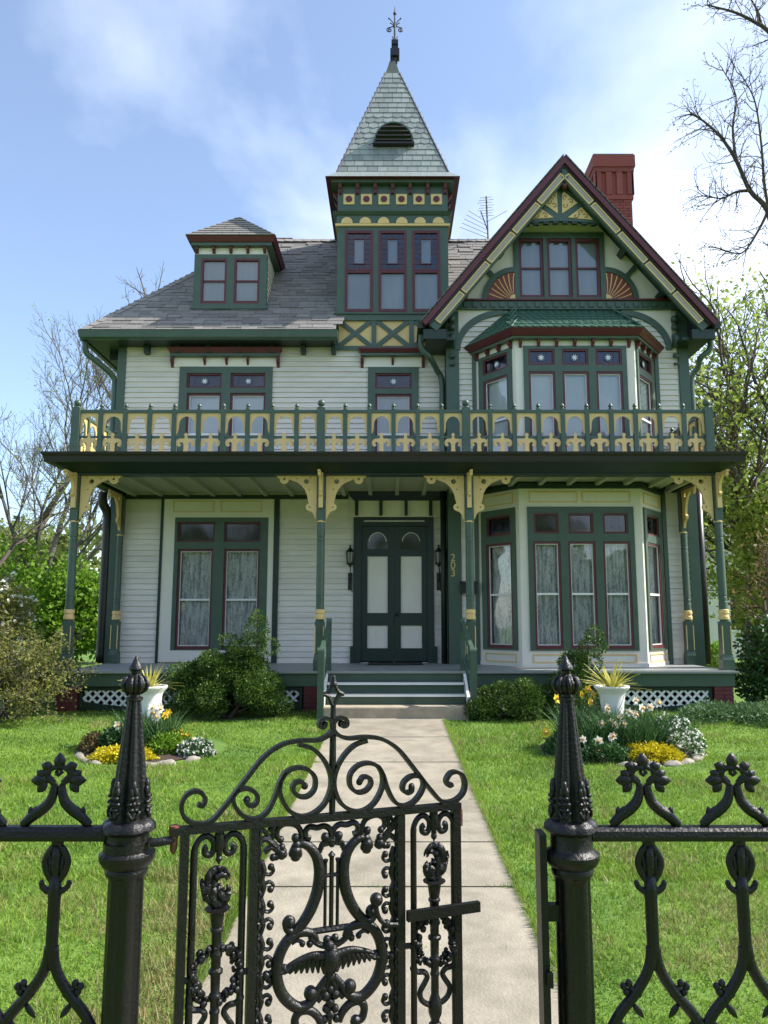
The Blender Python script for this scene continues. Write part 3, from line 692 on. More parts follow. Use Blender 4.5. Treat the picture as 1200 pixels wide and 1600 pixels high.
for sg in (-1, 1):
    xo = gcm + sg * .87; zo = BT + .03; r0 = .52
    pts = [(xo, zo)] + [(xo + sg*r0*math.cos(R(t_)), zo + r0*1.08*math.sin(R(t_))) for t_ in range(0, 91, 6)]
    fan = part('fan_panel', MB().fprism(frW, pts if sg > 0 else pts[::-1], -0.04, 0.0), 'fan_red', label='red sunburst quarter fan with yellow ribs')
    for k in range(7):
        t0 = 8 + k * 12.4
        path_ = [frW(xo + sg*rr*math.cos(R(t0 + 24*(rr/r0 - .5)*(1 if True else -1)*.5)), -0.045, zo + rr*1.08*math.sin(R(t0 + 24*(rr/r0 - .5)*.5))) for rr in (.13, .2, .28, .36, .44, .505)]
        part('fan_rib', MB().tube(path_, [.006, .008, .010, .012, .013, .013], 6), 'yellow', fan)
    part('fan_boss', MB().fprism(frW, [(xo, zo)] + [(xo + sg*.12*math.cos(R(t_)), zo + .12*math.sin(R(t_))) for t_ in (range(0, 91, 15) if sg > 0 else range(0, 91, 15))] if sg > 0 else ([(xo, zo)] + [(xo + sg*.12*math.cos(R(t_)), zo + .12*math.sin(R(t_))) for t_ in range(0, 91, 15)])[::-1], -0.055, -0.0), 'yellow', fan)
    ou = [(xo + sg*(r0 + .11)*math.cos(R(t_)), zo + (r0*1.08 + .11)*math.sin(R(t_))) for t_ in range(0, 91, 6)]
    inn = [(xo + sg*(r0 + .01)*math.cos(R(t_)), zo + (r0*1.08 + .01)*math.sin(R(t_))) for t_ in range(90, -1, -6)]
    pts = ou + inn
    part('fan_ring', MB().fprism(frW, pts if sg > 0 else pts[::-1], -0.05, 0.0), 'green', fan)
    a1 = (xo + sg*(r0 + .1)*math.cos(R(48)), zo + (r0*1.08 + .1)*math.sin(R(48))); a2 = (a1[0] + sg*.24, a1[1] + .27)
    nx, nz = -(a2[1]-a1[1]), (a2[0]-a1[0]); ln = math.hypot(nx, nz); nx, nz = nx/ln*.045, nz/ln*.045
    pts = [(a1[0]-nx, a1[1]-nz), (a2[0]-nx, a2[1]-nz), (a2[0]+nx, a2[1]+nz), (a1[0]+nx, a1[1]+nz)]
    part('brace', MB().fprism(frW, pts if sg > 0 else pts[::-1], -0.045, 0.0), 'green', gw)
# sunburst truss in the peak
frK = frame(0, 13.62)
Xk = lambda px, py: U(px, py, 13.62); Zk = lambda py: V(py, 13.62)
c2 = lambda x, y: (Xk(790 + x*.15, 260 + y*.15), Zk(260 + y*.15))
tr_pts = [c2(150, 600)] + [c2(150 + 830*i/10, 600 - 28*math.sin(math.pi*i/10)) for i in range(1, 10)] + [c2(980, 600), c2(590, 140), c2(560, 140)]
truss = part('peak_truss', MB().fprism(frK, tr_pts, -0.02, 0.05), 'green', label='sunburst truss with yellow scrolled panels in the gable peak')
for poly in ([(235,560),(495,540),(340,432)], [(380,385),(540,500),(530,240)], [(585,500),(745,390),(600,270),(585,300)], [(645,540),(905,565),(785,435)]):
    pp = [c2(*p) for p in poly]
    pl = part('panel', MB().fprism(frK, pp, -0.035, -0.021), 'yellow', truss)
    cx, cz = sum(p[0] for p in pp)/len(pp), sum(p[1] for p in pp)/len(pp)
    for j in range(3):
        ox, oz = cx + (pp[j % len(pp)][0]-cx)*.38, cz + (pp[j % len(pp)][1]-cz)*.38
        sp = [frK(ox + .012*t_*math.cos(t_*1.4 + j*2), -0.037, oz + .012*t_*math.sin(t_*1.4 + j*2)) for t_ in [x_*.4 for x_ in range(1, 13)]]
        part('scroll', MB().tube(sp, .006, 4), 'maroon', truss)
for i in range(8):
    q = 190 + i*100
    x0_, z0_ = c2(q, 600 - 28*math.sin(math.pi*(q-150)/830)); x1_, _ = c2(q + 55, 600)
    part('dentil', MB().fbox(frK, x0_, x1_, z0_ - .055, z0_ - .004, -0.03, 0.03), 'dark_green', truss)
x0_, z0_ = c2(565, 210); x1_, z1_ = c2(622, 90)
part('king_post', MB().box(x0_, x1_, YG + .01, 13.6, z0_, z1_), 'green', truss)
part('pendant', MB().ball(((x0_+x1_)/2, YG + .1, z0_ - .06), .07, 10, 8), 'maroon', truss, True)
# wing roof, rake boards, soffit
def slopebox(sg, s0, s1, t0, t1, y0, y1, mitre=True):
    """box in the rake frame: s along the slope from the ridge, t perpendicular below the roof surface"""
    ca, sa = math.cos(pit), math.sin(pit)
    m = MB().box(s0, s1, y0, y1, t0, t1)
    if mitre and s0 < .1: m.v = [((p[2]*math.tan(pit) if abs(p[0] - s0) < 1e-9 else p[0]), p[1], p[2]) for p in m.v]
    return m.xf(lambda s_, y_, t_: (GX + sg*(s_*ca - t_*sa), y_, GZ - s_*sa - t_*ca)) if sg > 0 else m.xf(lambda s_, y_, t_: (GX - (s_*ca - t_*sa), y_, GZ - s_*sa - t_*ca))
SL = GH / math.cos(pit)
wroof = part('roof', slopebox(-1, 0, SL, .0, .05, YG, 20.6), 'shingle', label='steep shingled roof of the gabled wing')
part('roof_slope', slopebox(1, 0.0, SL + .02, .0, .05, YG, 20.6), 'shingle', wroof)
for sg in (-1, 1):
    rk = part('rake_board', slopebox(sg, 0.0, SL, .135, .315, YG + .035, YG + .11), 'green')
    mm = slopebox(sg, 0.0, SL + .06, .02, .11, YG - .05, YG + .03); part('crown_mould', mm, 'maroon', rk)
    part('cove_mould', slopebox(sg, 0.0, SL, .11, .15, YG - .005, YG + .034), 'gutter', rk)
    npn = 5; s_a = .30; s_b = SL - .12
    for k in range(npn):
        q0, q1 = s_a + (s_b - s_a)*k/npn + .02, s_a + (s_b - s_a)*(k+1)/npn - .02
        part('panel', slopebox(sg, q0, q1, .16, .285, YG + .02, YG + .034, False), 'rake_panel', rk)
        mm = MB()
        for (e0, e1, f0, f1) in ((q0, q1, .16, .182), (q0, q1, .263, .285), (q0, q0 + .025, .182, .263), (q1 - .025, q1, .182, .263)):
            p = slopebox(sg, e0, e1, f0, f1, YG + .008, YG + .019, False); mm.add(p.v, p.f)
        part('panel_moulding', mm, 'yellow', rk)
    part('soffit', slopebox(sg, .2, SL - .02, .055, .10, YG + .12, YW + .3), 'dark_green', wroof)
    # purlins under the overhang
    for s_ in (.9, 2.0, 3.1): part('purlin', slopebox(sg, s_, s_ + .12, .10, .24, YG + .1, YW), 'dark_green', wroof)
    # eave soffit, gutter and fascia along the sides
    xe = GX + sg * GH
    part('eave_soffit', MB().box(min(xe - sg*.05, GX + sg*2.1), max(xe - sg*.05, GX + sg*2.1), YG + .16, 14.9 if sg < 0 else 20.4, GE - .33, GE - .27), 'dark_green', wroof)
    part('eave_return', MB().box(min(xe, xe - sg*.42), max(xe, xe - sg*.42), YG + .06, YG + .15, GE - .34, GE - .16), 'dark_green', wroof)
    part('gutter', MB().box(min(xe, xe + sg*.1), max(xe, xe + sg*.1), YG + .05, 14.2 if sg < 0 else 20.4, GE - .14, GE + .0), 'dark_green', wroof)
    xs_ = (XW0 - .14) if sg < 0 else XW1 + .12
    ydn = YW + .2 if sg < 0 else YW + .06
    dn = catmull([(xe + sg*.03, YG + .35, GE - .16), (xe + sg*.02, YG + .36, GE - .42), (xe - sg*.14, YG + .42, GE - .58), (xs_ + sg*.1, ydn - .08, GE - .72), (xs_, ydn, GE - .92), (xs_, ydn, GE - 1.6), (xs_, ydn, 4.2)], 6)
    part('downspout', MB().tube(dn, .055, 10), 'green', house, True)
    part('downspout', MB().tube([(xs_, ydn, 4.05), (xs_, ydn, FL)], .055 if sg < 0 else .07, 10), 'dark_green' if sg < 0 else 'gutter', house, True)
# wing slope shingle courses (the front edge shows their ends)
cs = MB()
for sg in (-1, 1):
    k = 0
    while k*.14 < SL - .05:
        p = slopebox(sg, k*.14 + .02, k*.14 + .18, -.018, .0, YG - .06, 20.6, False); cs.add(p.v, p.f); k += 1
part('shingle_courses', cs, 'shingle', wroof, kind='stuff')
# ---------------------------------------------------------------- main hip roof
E0, EY, RD = -5.9, 13.9, 2.81
RZ = 10.307; tp = (RZ - EZ) / RD; ap = math.atan(tp)
RX1 = 3.2
tq = (YT + .1 - EY); zq = EZ + tq*tp
mroof = part('roof', MB().add([(E0, EY, EZ), (-1.06, EY, EZ), (-1.06, YT + .1, zq), (RX1, YT + .1, zq), (RX1, EY + RD, RZ), (E0 + RD, EY + RD, RZ), (E0, EY + 2*RD, EZ), (RX1, EY + 2*RD, EZ), (E0 + tq, YT + .1, zq)],
        [(0,1,2,8), (8,2,3,4,5), (0,8,5,6), (5,4,7,6)]), 'shingle', label='grey shingled hip roof left of the tower')
sh = mesh_of(MB().box(-.5, .5, 0, 1, -.5, .5), 'shingle', name='shingle')
rows_ = []; ex = 0.135; ns = int(RD / math.cos(ap) / ex)
for r in range(ns):
    s_ = r * ex; y = EY + s_*math.cos(ap); z = EZ + s_*math.sin(ap)
    x = E0 + (y - EY) + .02 - (0.15 if r % 2 else 0)
    while x < RX1:
        wdt = random.uniform(.24, .40); xa = max(x, E0 + (y - EY) + .02); xb = x + wdt - .008; x += wdt
        if xb - xa < .05: continue
        xm = (xa + xb)/2
        if y > YT - .1 and y < 16.5 and xb > -1.08 and xa < 1.12:
            if xa < -1.08: xb = -1.08
            elif xb > 1.12: xa = 1.12
            else: continue
        elif y <= YT - .1 and xm > -1.06: continue
        if -3.92 < xm < -2.49 and 14.46 < y < 15.5: continue
        if gline(xm) > z + .05 and xm > .6: continue
        rows_.append((xa, xb, y, z))
rows_.sort(key=lambda q: q[2])
rest = MB()
for i, (xa, xb, y, z) in enumerate(rows_):
    th_ = random.choice((.014, .016, .030)); tl = .03 + random.uniform(-.006, .006)
    if i < 296:
        o = link('shingle', sh, mroof, ((xa+xb)/2, y - .008*math.sin(ap), z + .008*math.cos(ap)), rot=(ap - .05, 0, 0), scale=(xb - xa, .19, th_))
    else:
        cb, sb = math.cos(ap - .05), math.sin(ap - .05)
        b8 = MB().box(xa, xb, 0, .19, 0.0, th_)
        rest.add([(p[0], y + p[1]*cb - p[2]*sb, z + p[1]*sb + p[2]*cb) for p in b8.v], b8.f)
part('shingles', rest, 'shingle', mroof, kind='stuff')
# hip and ridge caps
L_ = math.sqrt(RD*RD*2 + (RZ-EZ)**2); hv = Vector((RD, RD, RZ - EZ)) / L_
hc = MB(); k = 0
while k*.2 < L_ - .1:
    p0 = Vector((E0, EY, EZ)) + hv*(k*.2); p1 = p0 + hv*.3
    a_ = Vector((.11, -.0, 0)); 
    q = [p0 + Vector((.13, -.02, .02)), p0 + Vector((0, 0, .05)), p0 + Vector((-.02, .13, .02)), p1 + Vector((.13, -.02, .0)), p1 + Vector((0, 0, .03)), p1 + Vector((-.02, .13, .0))]
    hc.add(q, [(0,1,4,3),(1,2,5,4)]); k += 1
part('hip_caps', hc, 'shingle', mroof)
rc = MB()
for k in range(30): 
    xr = E0 + RD + k*.21
    rc.add([(xr, EY + RD - .13, RZ - .07), (xr, EY + RD, RZ + .05), (xr, EY + RD + .13, RZ - .07), (xr + .26, EY + RD - .13, RZ - .09), (xr + .26, EY + RD, RZ + .03), (xr + .26, EY + RD + .13, RZ - .09)], [(1,0,3,4),(2,1,4,5)])
part('ridge_caps', rc, 'shingle', mroof)
# eaves
part('soffit', MB().box(E0 + .06, -1.1, EY + .06, YL - .03, EZ - .14, EZ - .10), 'dark_green', mroof)
part('soffit', MB().box(E0 + .06, XL0 - .02, YL - .028, 19.4, EZ - .14, EZ - .10), 'dark_green', mroof)
gut = [(0, 0), (.02, -.13), (.07, -.16), (.13, -.16), (.13, 0)]
mm = MB()
x0_, x1_ = E0 - .02, -1.02
def gutpt(x, q): return (x, EY - .06 + q[0], EZ + .01 + q[1])
mm.add([gutpt(x0_ + q[0], q) for q in gut] + [gutpt(x1_, q) for q in gut], [(i, (i+1) % 5, (i+1) % 5 + 5, i + 5) for i in range(5)] + [tuple(range(4, -1, -1)), tuple(range(5, 10))])
part('gutter', mm, 'green', mroof)
part('drip_edge', MB().box(E0, -1.04, EY - .07, EY + .03, EZ + .012, EZ + .02), 'copper_trim', mroof)
mm = MB().box(E0 - .02, E0 + .1, EY + .07, EY + 2*RD, EZ - .14, EZ + .01); part('gutter', mm, 'green', mroof)
for p in (233, 281, 329, 377, 426, 475, 522):
    q = X(p, 540); part('eave_bracket', MB().box(q - .045, q + .045, YL - .18, YL - .026, EZ - .30, EZ - .141), 'dark_green', mroof)
for y_ in (14.7, 15.4, 16.1): part('eave_bracket', MB().box(XL0 - .3, XL0 - .0, y_ - .04, y_ + .04, EZ - .3, EZ - .141), 'dark_green', mroof)
dn = catmull([(E0 + .05, EY + .18, EZ - .12), (E0 + .06, EY + .2, EZ - .34), (E0 + .25, EY + .3, EZ - .5), (XL0 - .12, YL + .02, EZ - .72), (XL0 - .08, YL + .03, EZ - 1.0), (XL0 - .08, YL + .03, EZ - 1.6), (XL0 - .08, YL + .03, 4.2)], 6)
part('downspout', MB().tube(dn, .055, 10), 'green', house, True)
part('downspout', MB().tube(catmull([(XL0 - .14, YL - .12, 4.0), (XL0 - .14, YL - .1, 3.8), (XL0 - .08, YL - .02, 3.62), (XL0 - .07, YL + .0, 3.3), (XL0 - .07, YL + .0, 2.0), (XL0 - .07, YL + .0, FL)], 5), .085, 12), 'gutter', house, True, label='thick black downspout at the left corner')
# ---------------------------------------------------------------- dormer
DY = 14.5; frD = frame(0, DY)
dx0, dx1 = U(303, 440, DY), U(417, 440, DY); dz0, dz1, dz2, dz3 = V(481, DY), V(398, DY), V(384, DY), V(368, DY - .35)
zb_d = V(383, DY - .12) - .003
dor = part('dormer', MB().box(dx0 + .02, dx1 - .02, DY + .1, 15.75, dz0 - .05, zb_d), 'cream', label='left dormer with two sash windows')
claps_side = MB()
n_ = 10
for k in range(n_):
    za = dz0 - .05 + k*.115
    claps_side.add([(dx1 - .02, DY + .08, za), (dx1 + .008, DY + .08, za), (dx1 - .016, DY + .08, za + .115), (dx1 - .02, 15.7, za), (dx1 + .008, 15.7, za), (dx1 - .016, 15.7, za + .115)], [(0,1,2),(3,5,4),(1,4,5,2),(0,3,4,1)])
part('side_clapboards', claps_side, 'cream', dor, kind='stuff')
S = [(dx0 + .14 + k*.66, dx0 + .14 + k*.66 + .56, V(475, DY), V(404, DY)) for k in (0, 1)]
w_ = dx1 - dx0; sw = (w_ - .42) / 2
S = [(dx0 + .14, dx0 + .14 + sw, V(475, DY), V(404.5, DY)), (dx1 - .14 - sw, dx1 - .14, V(475, DY), V(404.5, DY))]
wn = casing(frD, dx0, dx1, dz0, dz1, S, d0=-.02, d1=.09)
for s_ in S: sash(wn, frD, *s_, mid=V(439, DY), cloth='blind_grey', stop=False, w=.045)
part('sill', MB().fbox(frD, dx0 - .04, dx1 + .04, dz0 - .05, dz0 - .003, -.08, .1), 'green', dor)
part('frieze', MB().fbox(frD, dx0 + .02, dx1 - .02, dz1, zb_d, -.01, .1), 'cream_trim', dor)
for k in range(5): part('bracket', bracket(frD, dx0 + .05 + (w_ - .1)*k/4, dz1 + .01, zb_d, .028, .07), 'maroon', dor)
cx0, cx1 = U(290, 369, DY - .19), U(431, 369, DY - .19); zc = V(368, DY - .19); zb_ = V(383, DY - .12)
part('bed_mould', MB().box(cx0 + .09, cx1 - .09, DY - .12, 15.9, zb_, zb_ + .06), 'green', dor)
def frus(x0, x1, y0, y1, z0, e, z1): 
    return MB().add([(x0,y0,z0),(x1,y0,z0),(x1,y1,z0),(x0,y1,z0),(x0-e,y0-e,z1),(x1+e,y0-e,z1),(x1+e,y1+e,z1),(x0-e,y1+e,z1)], [(3,2,1,0),(4,5,6,7),(0,1,5,4),(1,2,6,5),(2,3,7,6),(3,0,4,7)])
part('crown_mould', frus(cx0 + .05, cx1 - .05, DY - .14, 15.85, zb_ + .062, .05, zc), 'maroon', dor)
pkx = (cx0 + cx1)/2; pkz = V(347, 15.3)
part('dormer_roof', MB().add([(cx0, DY - .2, zc + .004), (cx1, DY - .2, zc + .004), (cx1, 15.9, zc + .004), (cx0, 15.9, zc + .004), (pkx, DY + .6, pkz), (pkx, 17.0, pkz)], [(0,1,4),(1,2,5,4),(3,0,4,5),(2,3,5)]), 'shingle', dor)
dm_ = MB()
a_, b2, c3 = Vector((cx0, DY - .2, zc + .004)), Vector((cx1, DY - .2, zc + .004)), Vector((pkx, DY + .6, pkz))
for r in range(9):
    t0, t1 = r/9, (r + 1.15)/9; nrm = (b2 - a_).cross(c3 - a_).normalized()
    l0, r0 = a_.lerp(c3, t0), b2.lerp(c3, t0); l1, r1 = a_.lerp(c3, min(t1, 1)), b2.lerp(c3, min(t1, 1)); nt_ = max(1, int((r0 - l0).length / .32))
    for k in range(nt_):
        f0, f1 = k/nt_, (k + .97)/nt_
        q = [l0.lerp(r0, f0) + nrm*.02, l0.lerp(r0, f1) + nrm*.02, l1.lerp(r1, f1) + nrm*.004, l1.lerp(r1, f0) + nrm*.004]
        dm_.add(q + [q[0] - nrm*.02, q[1] - nrm*.02], [(0,1,2,3), (4,5,1,0)])
part('dormer_shingles', dm_, 'shingle', dor, kind='stuff')
# ---------------------------------------------------------------- tower
TXc, TH_ = 0.02, 1.10
tz0, tz1 = EZ - .5, V(354, YT)
TXa, TXb = TXc - TH_, TXc + TH_
TYb = YT + 2*TH_
S = []; SU = []
for (p, q) in ((537.9, 581.5), (590.8, 634.5), (644, 688)):
    S.append((U(p, 455, YT), U(q, 455, YT), V(489.3, YT), V(424, YT))); SU.append((U(p, 390, YT), U(q, 390, YT), V(423.2, YT), V(360.5, YT)))
S = [(TXa + .155 + k*.665, TXa + .155 + k*.665 + .555, V(489.3, YT), V(424, YT)) for k in range(3)]
SU = [(s_[0], s_[1], V(423.2, YT), V(360.5, YT)) for s_ in S]
tower = part('tower_wall', holes_plate(MB(), frT, TXa, TXb, V(492, YT), tz1, 0.0, 0.1, [(s_[0] + .004, s_[1] - .004, s_[2] + .004, u_[3] - .004) for s_, u_ in zip(S, SU)]), 'green', label='square green tower with three tall stained glass windows')
part('tower_side', MB().box(TXa, TXa + .1, YT + .1, TYb, EZ, tz1), 'green', tower); part('tower_side', MB().box(TXb - .1, TXb, YT + .1, TYb, EZ, tz1), 'green', tower); part('tower_side', MB().box(TXa + .1, TXb - .1, TYb - .1, TYb, EZ + 2, tz1), 'green', tower)
tints = ['glass_red', 'glass_violet', 'glass_red', 'glass_blue', 'glass_violet', 'glass_red']
for s_, u_ in zip(S, SU):
    wn = part('window', ring(MB(), frT, s_[0], s_[1], s_[2], u_[3], -0.012, 0.035, .022), 'maroon', label='tower window with stained glass border above a clear pane')
    i_ = (s_[0] + .022, s_[1] - .022, s_[2] + .022, s_[3])
    sash(wn, frT, *i_, cloth='blind_grey', stop=False, w=.035, sill=.06)
    a, b_, c, d = u_[0] + .022, u_[1] - .022, u_[2], u_[3] - .022
    part('sash', ring(MB(), frT, a, b_, c, d, -0.01, 0.03, .03), 'maroon', wn)
    a, b_, c, d = a + .03, b_ - .03, c + .03, d - .03
    tw, tz_ = .125, .125; pa, pb, pc, pd = a + tw, b_ - tw, c + .12, d - .12
    part('pane', quad(frT, pa, pb, pc, pd, .018), 'glass_ice', wn)
    part('muntin', ring(MB(), frT, pa - .008, pb + .008, pc - .008, pd + .008, .0, .03, .016), 'maroon', wn)
    nr = 5
    for j in range(nr):
        z0_, z1_ = c + .12 + (pd - pc)*j/nr, c + .12 + (pd - pc)*(j+1)/nr
        for (q0, q1, sd_) in ((a, pa - .01, 0), (pb + .01, b_, 1)): part('pane', quad(frT, q0, q1, z0_ + .004, z1_ - .004, .02), tints[(j*2 + sd_*3 + random.randint(0, 5)) % 6], wn)
    for j in range(4):
        q0, q1 = a + (b_ - a)*j/4, a + (b_ - a)*(j+1)/4
        for (z0_, z1_) in ((c, pc - .01), (pd + .01, d)): part('pane', quad(frT, q0 + .003, q1 - .003, z0_, z1_, .02), tints[(j + random.randint(0, 5)) % 6], wn)
    part('blind', MB().fbox(frT, a - .02, b_ + .02, c - .02, d + .02, .07, .078), 'blind_grey', wn)
# cross braced panels at the foot of the tower
xz0, xz1 = V(547, YT), V(496, YT)
xp = part('cross_panel', MB().fbox(frT, TXa, TXb, xz0, xz1, 0.02, 0.09), 'yellow', label='yellow panel band with green crossed braces')
mm = MB().fbox(frT, TXa - .02, TXb + .02, xz0, xz0 + .08, -.02, .02).fbox(frT, TXa - .02, TXb + .02, xz1 - .07, V(491, YT), -.03, .02)
part('rail', mm, 'green', xp)
nx_ = 3; pw = (TXb - TXa) / nx_
for k in range(nx_ + 1):
    q = TXa + pw*k; part('stile', MB().fbox(frT, max(q - .045, TXa - .02), min(q + .045, TXb + .02), xz0 + .08, xz1 - .07, -.02, .02), 'green', xp)
for k in range(nx_):
    q0, q1, z0_, z1_ = TXa + pw*k + .04, TXa + pw*(k+1) - .04, xz0 + .07, xz1 - .06
    for (pa, pb) in (((q0, z0_), (q1, z1_)), ((q0, z1_), (q1, z0_))):
        dx_, dz_ = pb[0]-pa[0], pb[1]-pa[1]; ll = math.hypot(dx_, dz_); ox, oz = -dz_/ll*.042, dx_/ll*.042
        part('cross_brace', MB().fprism(frT, [(pa[0]-ox, pa[1]-oz), (pb[0]-ox, pb[1]-oz), (pb[0]+ox, pb[1]+oz), (pa[0]+ox, pa[1]+oz)], -.012 if pa[1] < pb[1] else -.008, .02), 'green', xp)
part('sill', MB().fbox(frT, TXa - .05, TXb + .05, V(491.9, YT), V(489.5, YT) , -.06, .0), 'green', tower)
# arch frieze, upper frieze, cornice
def sq(m, o, z0, z1): return m.box(TXa - o, TXb + o, YT - o, TYb + o, z0, z1)
fz = part('arch_frieze', sq(MB(), .02, tz1 + .05, V(333, YT - .02)), 'green', tower)
part('frieze_bead', sq(MB(), .04, tz1, tz1 + .045), 'yellow', tower)
frT2 = frame(0, YT - .02)
for k in range(6):
    q = TXa + .19 + (2*TH_ - .38)*k/5; r_ = .115
    pts = [(q - r_, tz1 + .052), (q + r_, tz1 + .052)] + [(q + r_*math.cos(R(t_)), tz1 + .06 + r_*1.05*math.sin(R(t_))) for t_ in range(0, 181, 15)]
    part('arch_panel', MB().fprism(frT2, pts, -.022, 0.0), 'yellow', tower)
m1 = V(333, YT - .1)
part('moulding', frus(TXa - .04, TXb + .04, YT - .04, TYb + .04, m1 + .0, .055, m1 + .05), 'green', tower)
m2 = V(288, YT - .05)
uf = part('square_frieze', sq(MB(), .0, m1 + .052, m2), 'green', tower)
for k in range(6):
    q = TXa + .225 + (2*TH_ - .45)*k/5; zz = V(312, YT)
    o = part('square_panel', MB().fbox(frT, q - .11, q + .11, zz - .11, zz + .11, -.02, 0.0), 'yellow', tower)
    part('disc', MB().fprism(frT, circle(q, zz, .065, 14), -.035, -.02), 'maroon', tower)
for k in range(7):
    q = TXa + .05 + (2*TH_ - .1)*k/6; part('bracket', bracket(frT, q, m2 - .2, m2 + .02, .03, .1), 'maroon', tower)
for sg in (-1, 1):
    frS = frame(TXa if sg < 0 else TXb, TYb if sg < 0 else YT, R(-90) if sg < 0 else R(90))
    for k in range(6): part('bracket', bracket(frS, .3 + k*.33, m2 - .2, m2 + .02, .03, .1), 'maroon', tower)
part('bed_mould', sq(MB(), .13, m2, m2 + .07), 'green', tower)
zcr = V(275, YT - .24)
part('crown_mould', frus(TXa - .14, TXb + .14, YT - .14, TYb + .14, m2 + .072, .09, zcr), 'maroon', tower)
sz0, sz1 = V(268, YT - .02), V(115, YT + TH_ - .15)
part('roof_flare', frus(TXa - .235, TXb + .235, YT - .235, TYb + .235, zcr + .003, -.215, sz0), 'slate', tower)
spire = part('spire_roof', MB().add([(TXa - .01, YT - .01, sz0), (TXb + .01, YT - .01, sz0), (TXb + .01, TYb + .01, sz0), (TXa - .01, TYb + .01, sz0)] + [(TXc + a_*.15, YT + TH_ + b_*.15, sz1) for (a_, b_) in ((-1,-1),(1,-1),(1,1),(-1,1))], [(0,1,5,4),(1,2,6,5),(2,3,7,6),(3,0,4,7),(4,5,6,7)]), 'slate', label='steep slate covered spire')
sl_flat = mesh_of(MB().box(-.5, .5, 0, 1, -.5, .5), 'slate', name='slate')
hx = [(-.5, .18), (0, -.02), (.5, .18), (.5, 1), (-.5, 1)]
sl_hex = mesh_of(MB().prism(hx, lambda a, b: (a, b, .5), lambda a, b: (a, b, -.5)), 'slate', name='slate_pointed')
run = TH_ + .01 - .15; rise = sz1 - sz0; sa_ = math.atan2(rise, run); sln = math.hypot(run, rise)
NC = 19; e_ = sln / NC
others = MB()
for r in range(NC):
    t_ = r / NC; hw = (TH_ + .01) * (1 - t_) + .15 * t_; hw2 = (TH_ + .01) * (1 - t_ - 1.25/NC) + .15 * (t_ + 1.25/NC)
    nn = max(2, int(round(2*hw / .2))); pw_ = 2*hw / nn; off = .5 if r % 2 else 0
    hexr = 5 <= r <= 10
    for k in range(nn + (1 if off else 0)):
        xa, xb = -hw + (k - off)*pw_, -hw + (k + 1 - off)*pw_; xa, xb = max(xa, -hw), min(xb, hw)
        xa, xb = max(xa, -hw), min(xb, hw)
        if xb - xa < .03: continue
        yy, zz = run * t_, rise * t_
        if 4 <= r <= 6 and abs((xa+xb)/2 - 0.02) < .30 and r != 6: continue
        o = link('slate', sl_hex if hexr else sl_flat, spire, (TXc + (xa+xb)/2, YT - .01 + yy - .008, sz0 + zz), rot=(sa_ - .075, 0, 0), scale=(xb - xa - .010, e_*1.22, .022))
    for f in range(1, 4):
        # other faces: one mesh of courses
        for k in range(nn):
            xa, xb = -hw + k*pw_ + .004, -hw + (k+1)*pw_ - .004
            d0_, d1_ = hw + .016, hw2 + .002
            q = [(xa, -d0_, sz0 + rise*t_), (xb, -d0_, sz0 + rise*t_), (max(min(xb, hw2), -hw2), -d1_, sz0 + rise*min(t_ + 1.25/NC, 1)), (max(min(xa, hw2), -hw2), -d1_, sz0 + rise*min(t_ + 1.25/NC, 1)), (xa, -d0_ + .016, sz0 + rise*t_), (xb, -d0_ + .016, sz0 + rise*t_)]
            ca_, sb_ = [(1, 0), (0, 1), (-1, 0), (0, -1)][f]
            others.add([(TXc + p[0]*ca_ - p[1]*sb_, YT + TH_ + p[0]*sb_ + p[1]*ca_, p[2]) for p in q], [(0,1,2,3),(4,5,1,0)])
part('slates', others, 'slate', spire, kind='stuff')
for (a_, b_) in ((-1,-1),(1,-1),(1,1),(-1,1)):
    part('hip_roll', MB().tube([(TXc + a_*(TH_ + .02), YT + TH_ + b_*(TH_ + .02), sz0 - .01), (TXc + a_*.15, YT + TH_ + b_*.15, sz1)], .022, 6), 'iron_dark', spire)
# arched louvre vent
t_ = .21; vy = YT + run*t_ - .10; vz0 = V(222, vy); vz1 = V(188.5, vy); vr = (646.7-582.7)/2/FPX*vy*1.07
frV = frame(TXc + .02, vy)
hv_ = vz1 - vz0
pts_o = [(vr*math.cos(R(q)), vz0 + hv_*math.sin(R(q))) for q in range(0, 181, 10)]
pts_i = [((vr - .035)*math.cos(R(q)), vz0 + .03 + (hv_ - .06)*math.sin(R(q))) for q in range(0, 181, 10)]
vent = part('roof_vent', MB().add([frV(u_, .02, v_) for (u_, v_) in pts_o] + [frV(u_, .55, v_) for (u_, v_) in pts_o] + [frV(u_, .02, v_) for (u_, v_) in pts_i] + [frV(u_, .08, v_) for (u_, v_) in pts_i],
    [(i, i+1, i+20, i+19) for i in range(18)] + [(i+38, i+39, i+1, i) for i in range(18)] + [(i+57, i+58, i+39, i+38) for i in range(18)] + [tuple(57 + i for i in range(19))]), 'green', spire)
for k in range(4):
    zz = vz0 + .05 + k*.095; uu = (vr - .04)*math.sqrt(max(0.02, 1 - ((zz + .04 - vz0)/(hv_))**2))
    b8 = MB().add([frV(-uu, .0, zz), frV(uu, .0, zz), frV(uu, .07, zz + .075), frV(-uu, .07, zz + .075), frV(-uu, .0, zz + .015), frV(uu, .0, zz + .015), frV(uu, .07, zz + .09), frV(-uu, .07, zz + .09)], [(0,1,2,3)[::-1],(4,5,6,7),(0,1,5,4),(3,7,6,2)])
    part('louvre', b8, 'louvre_brown', spire)
part('vent_sill', MB().fbox(frV, -vr - .01, vr + .01, vz0 - .03, vz0 + .01, -.01, .2), 'gutter', spire)
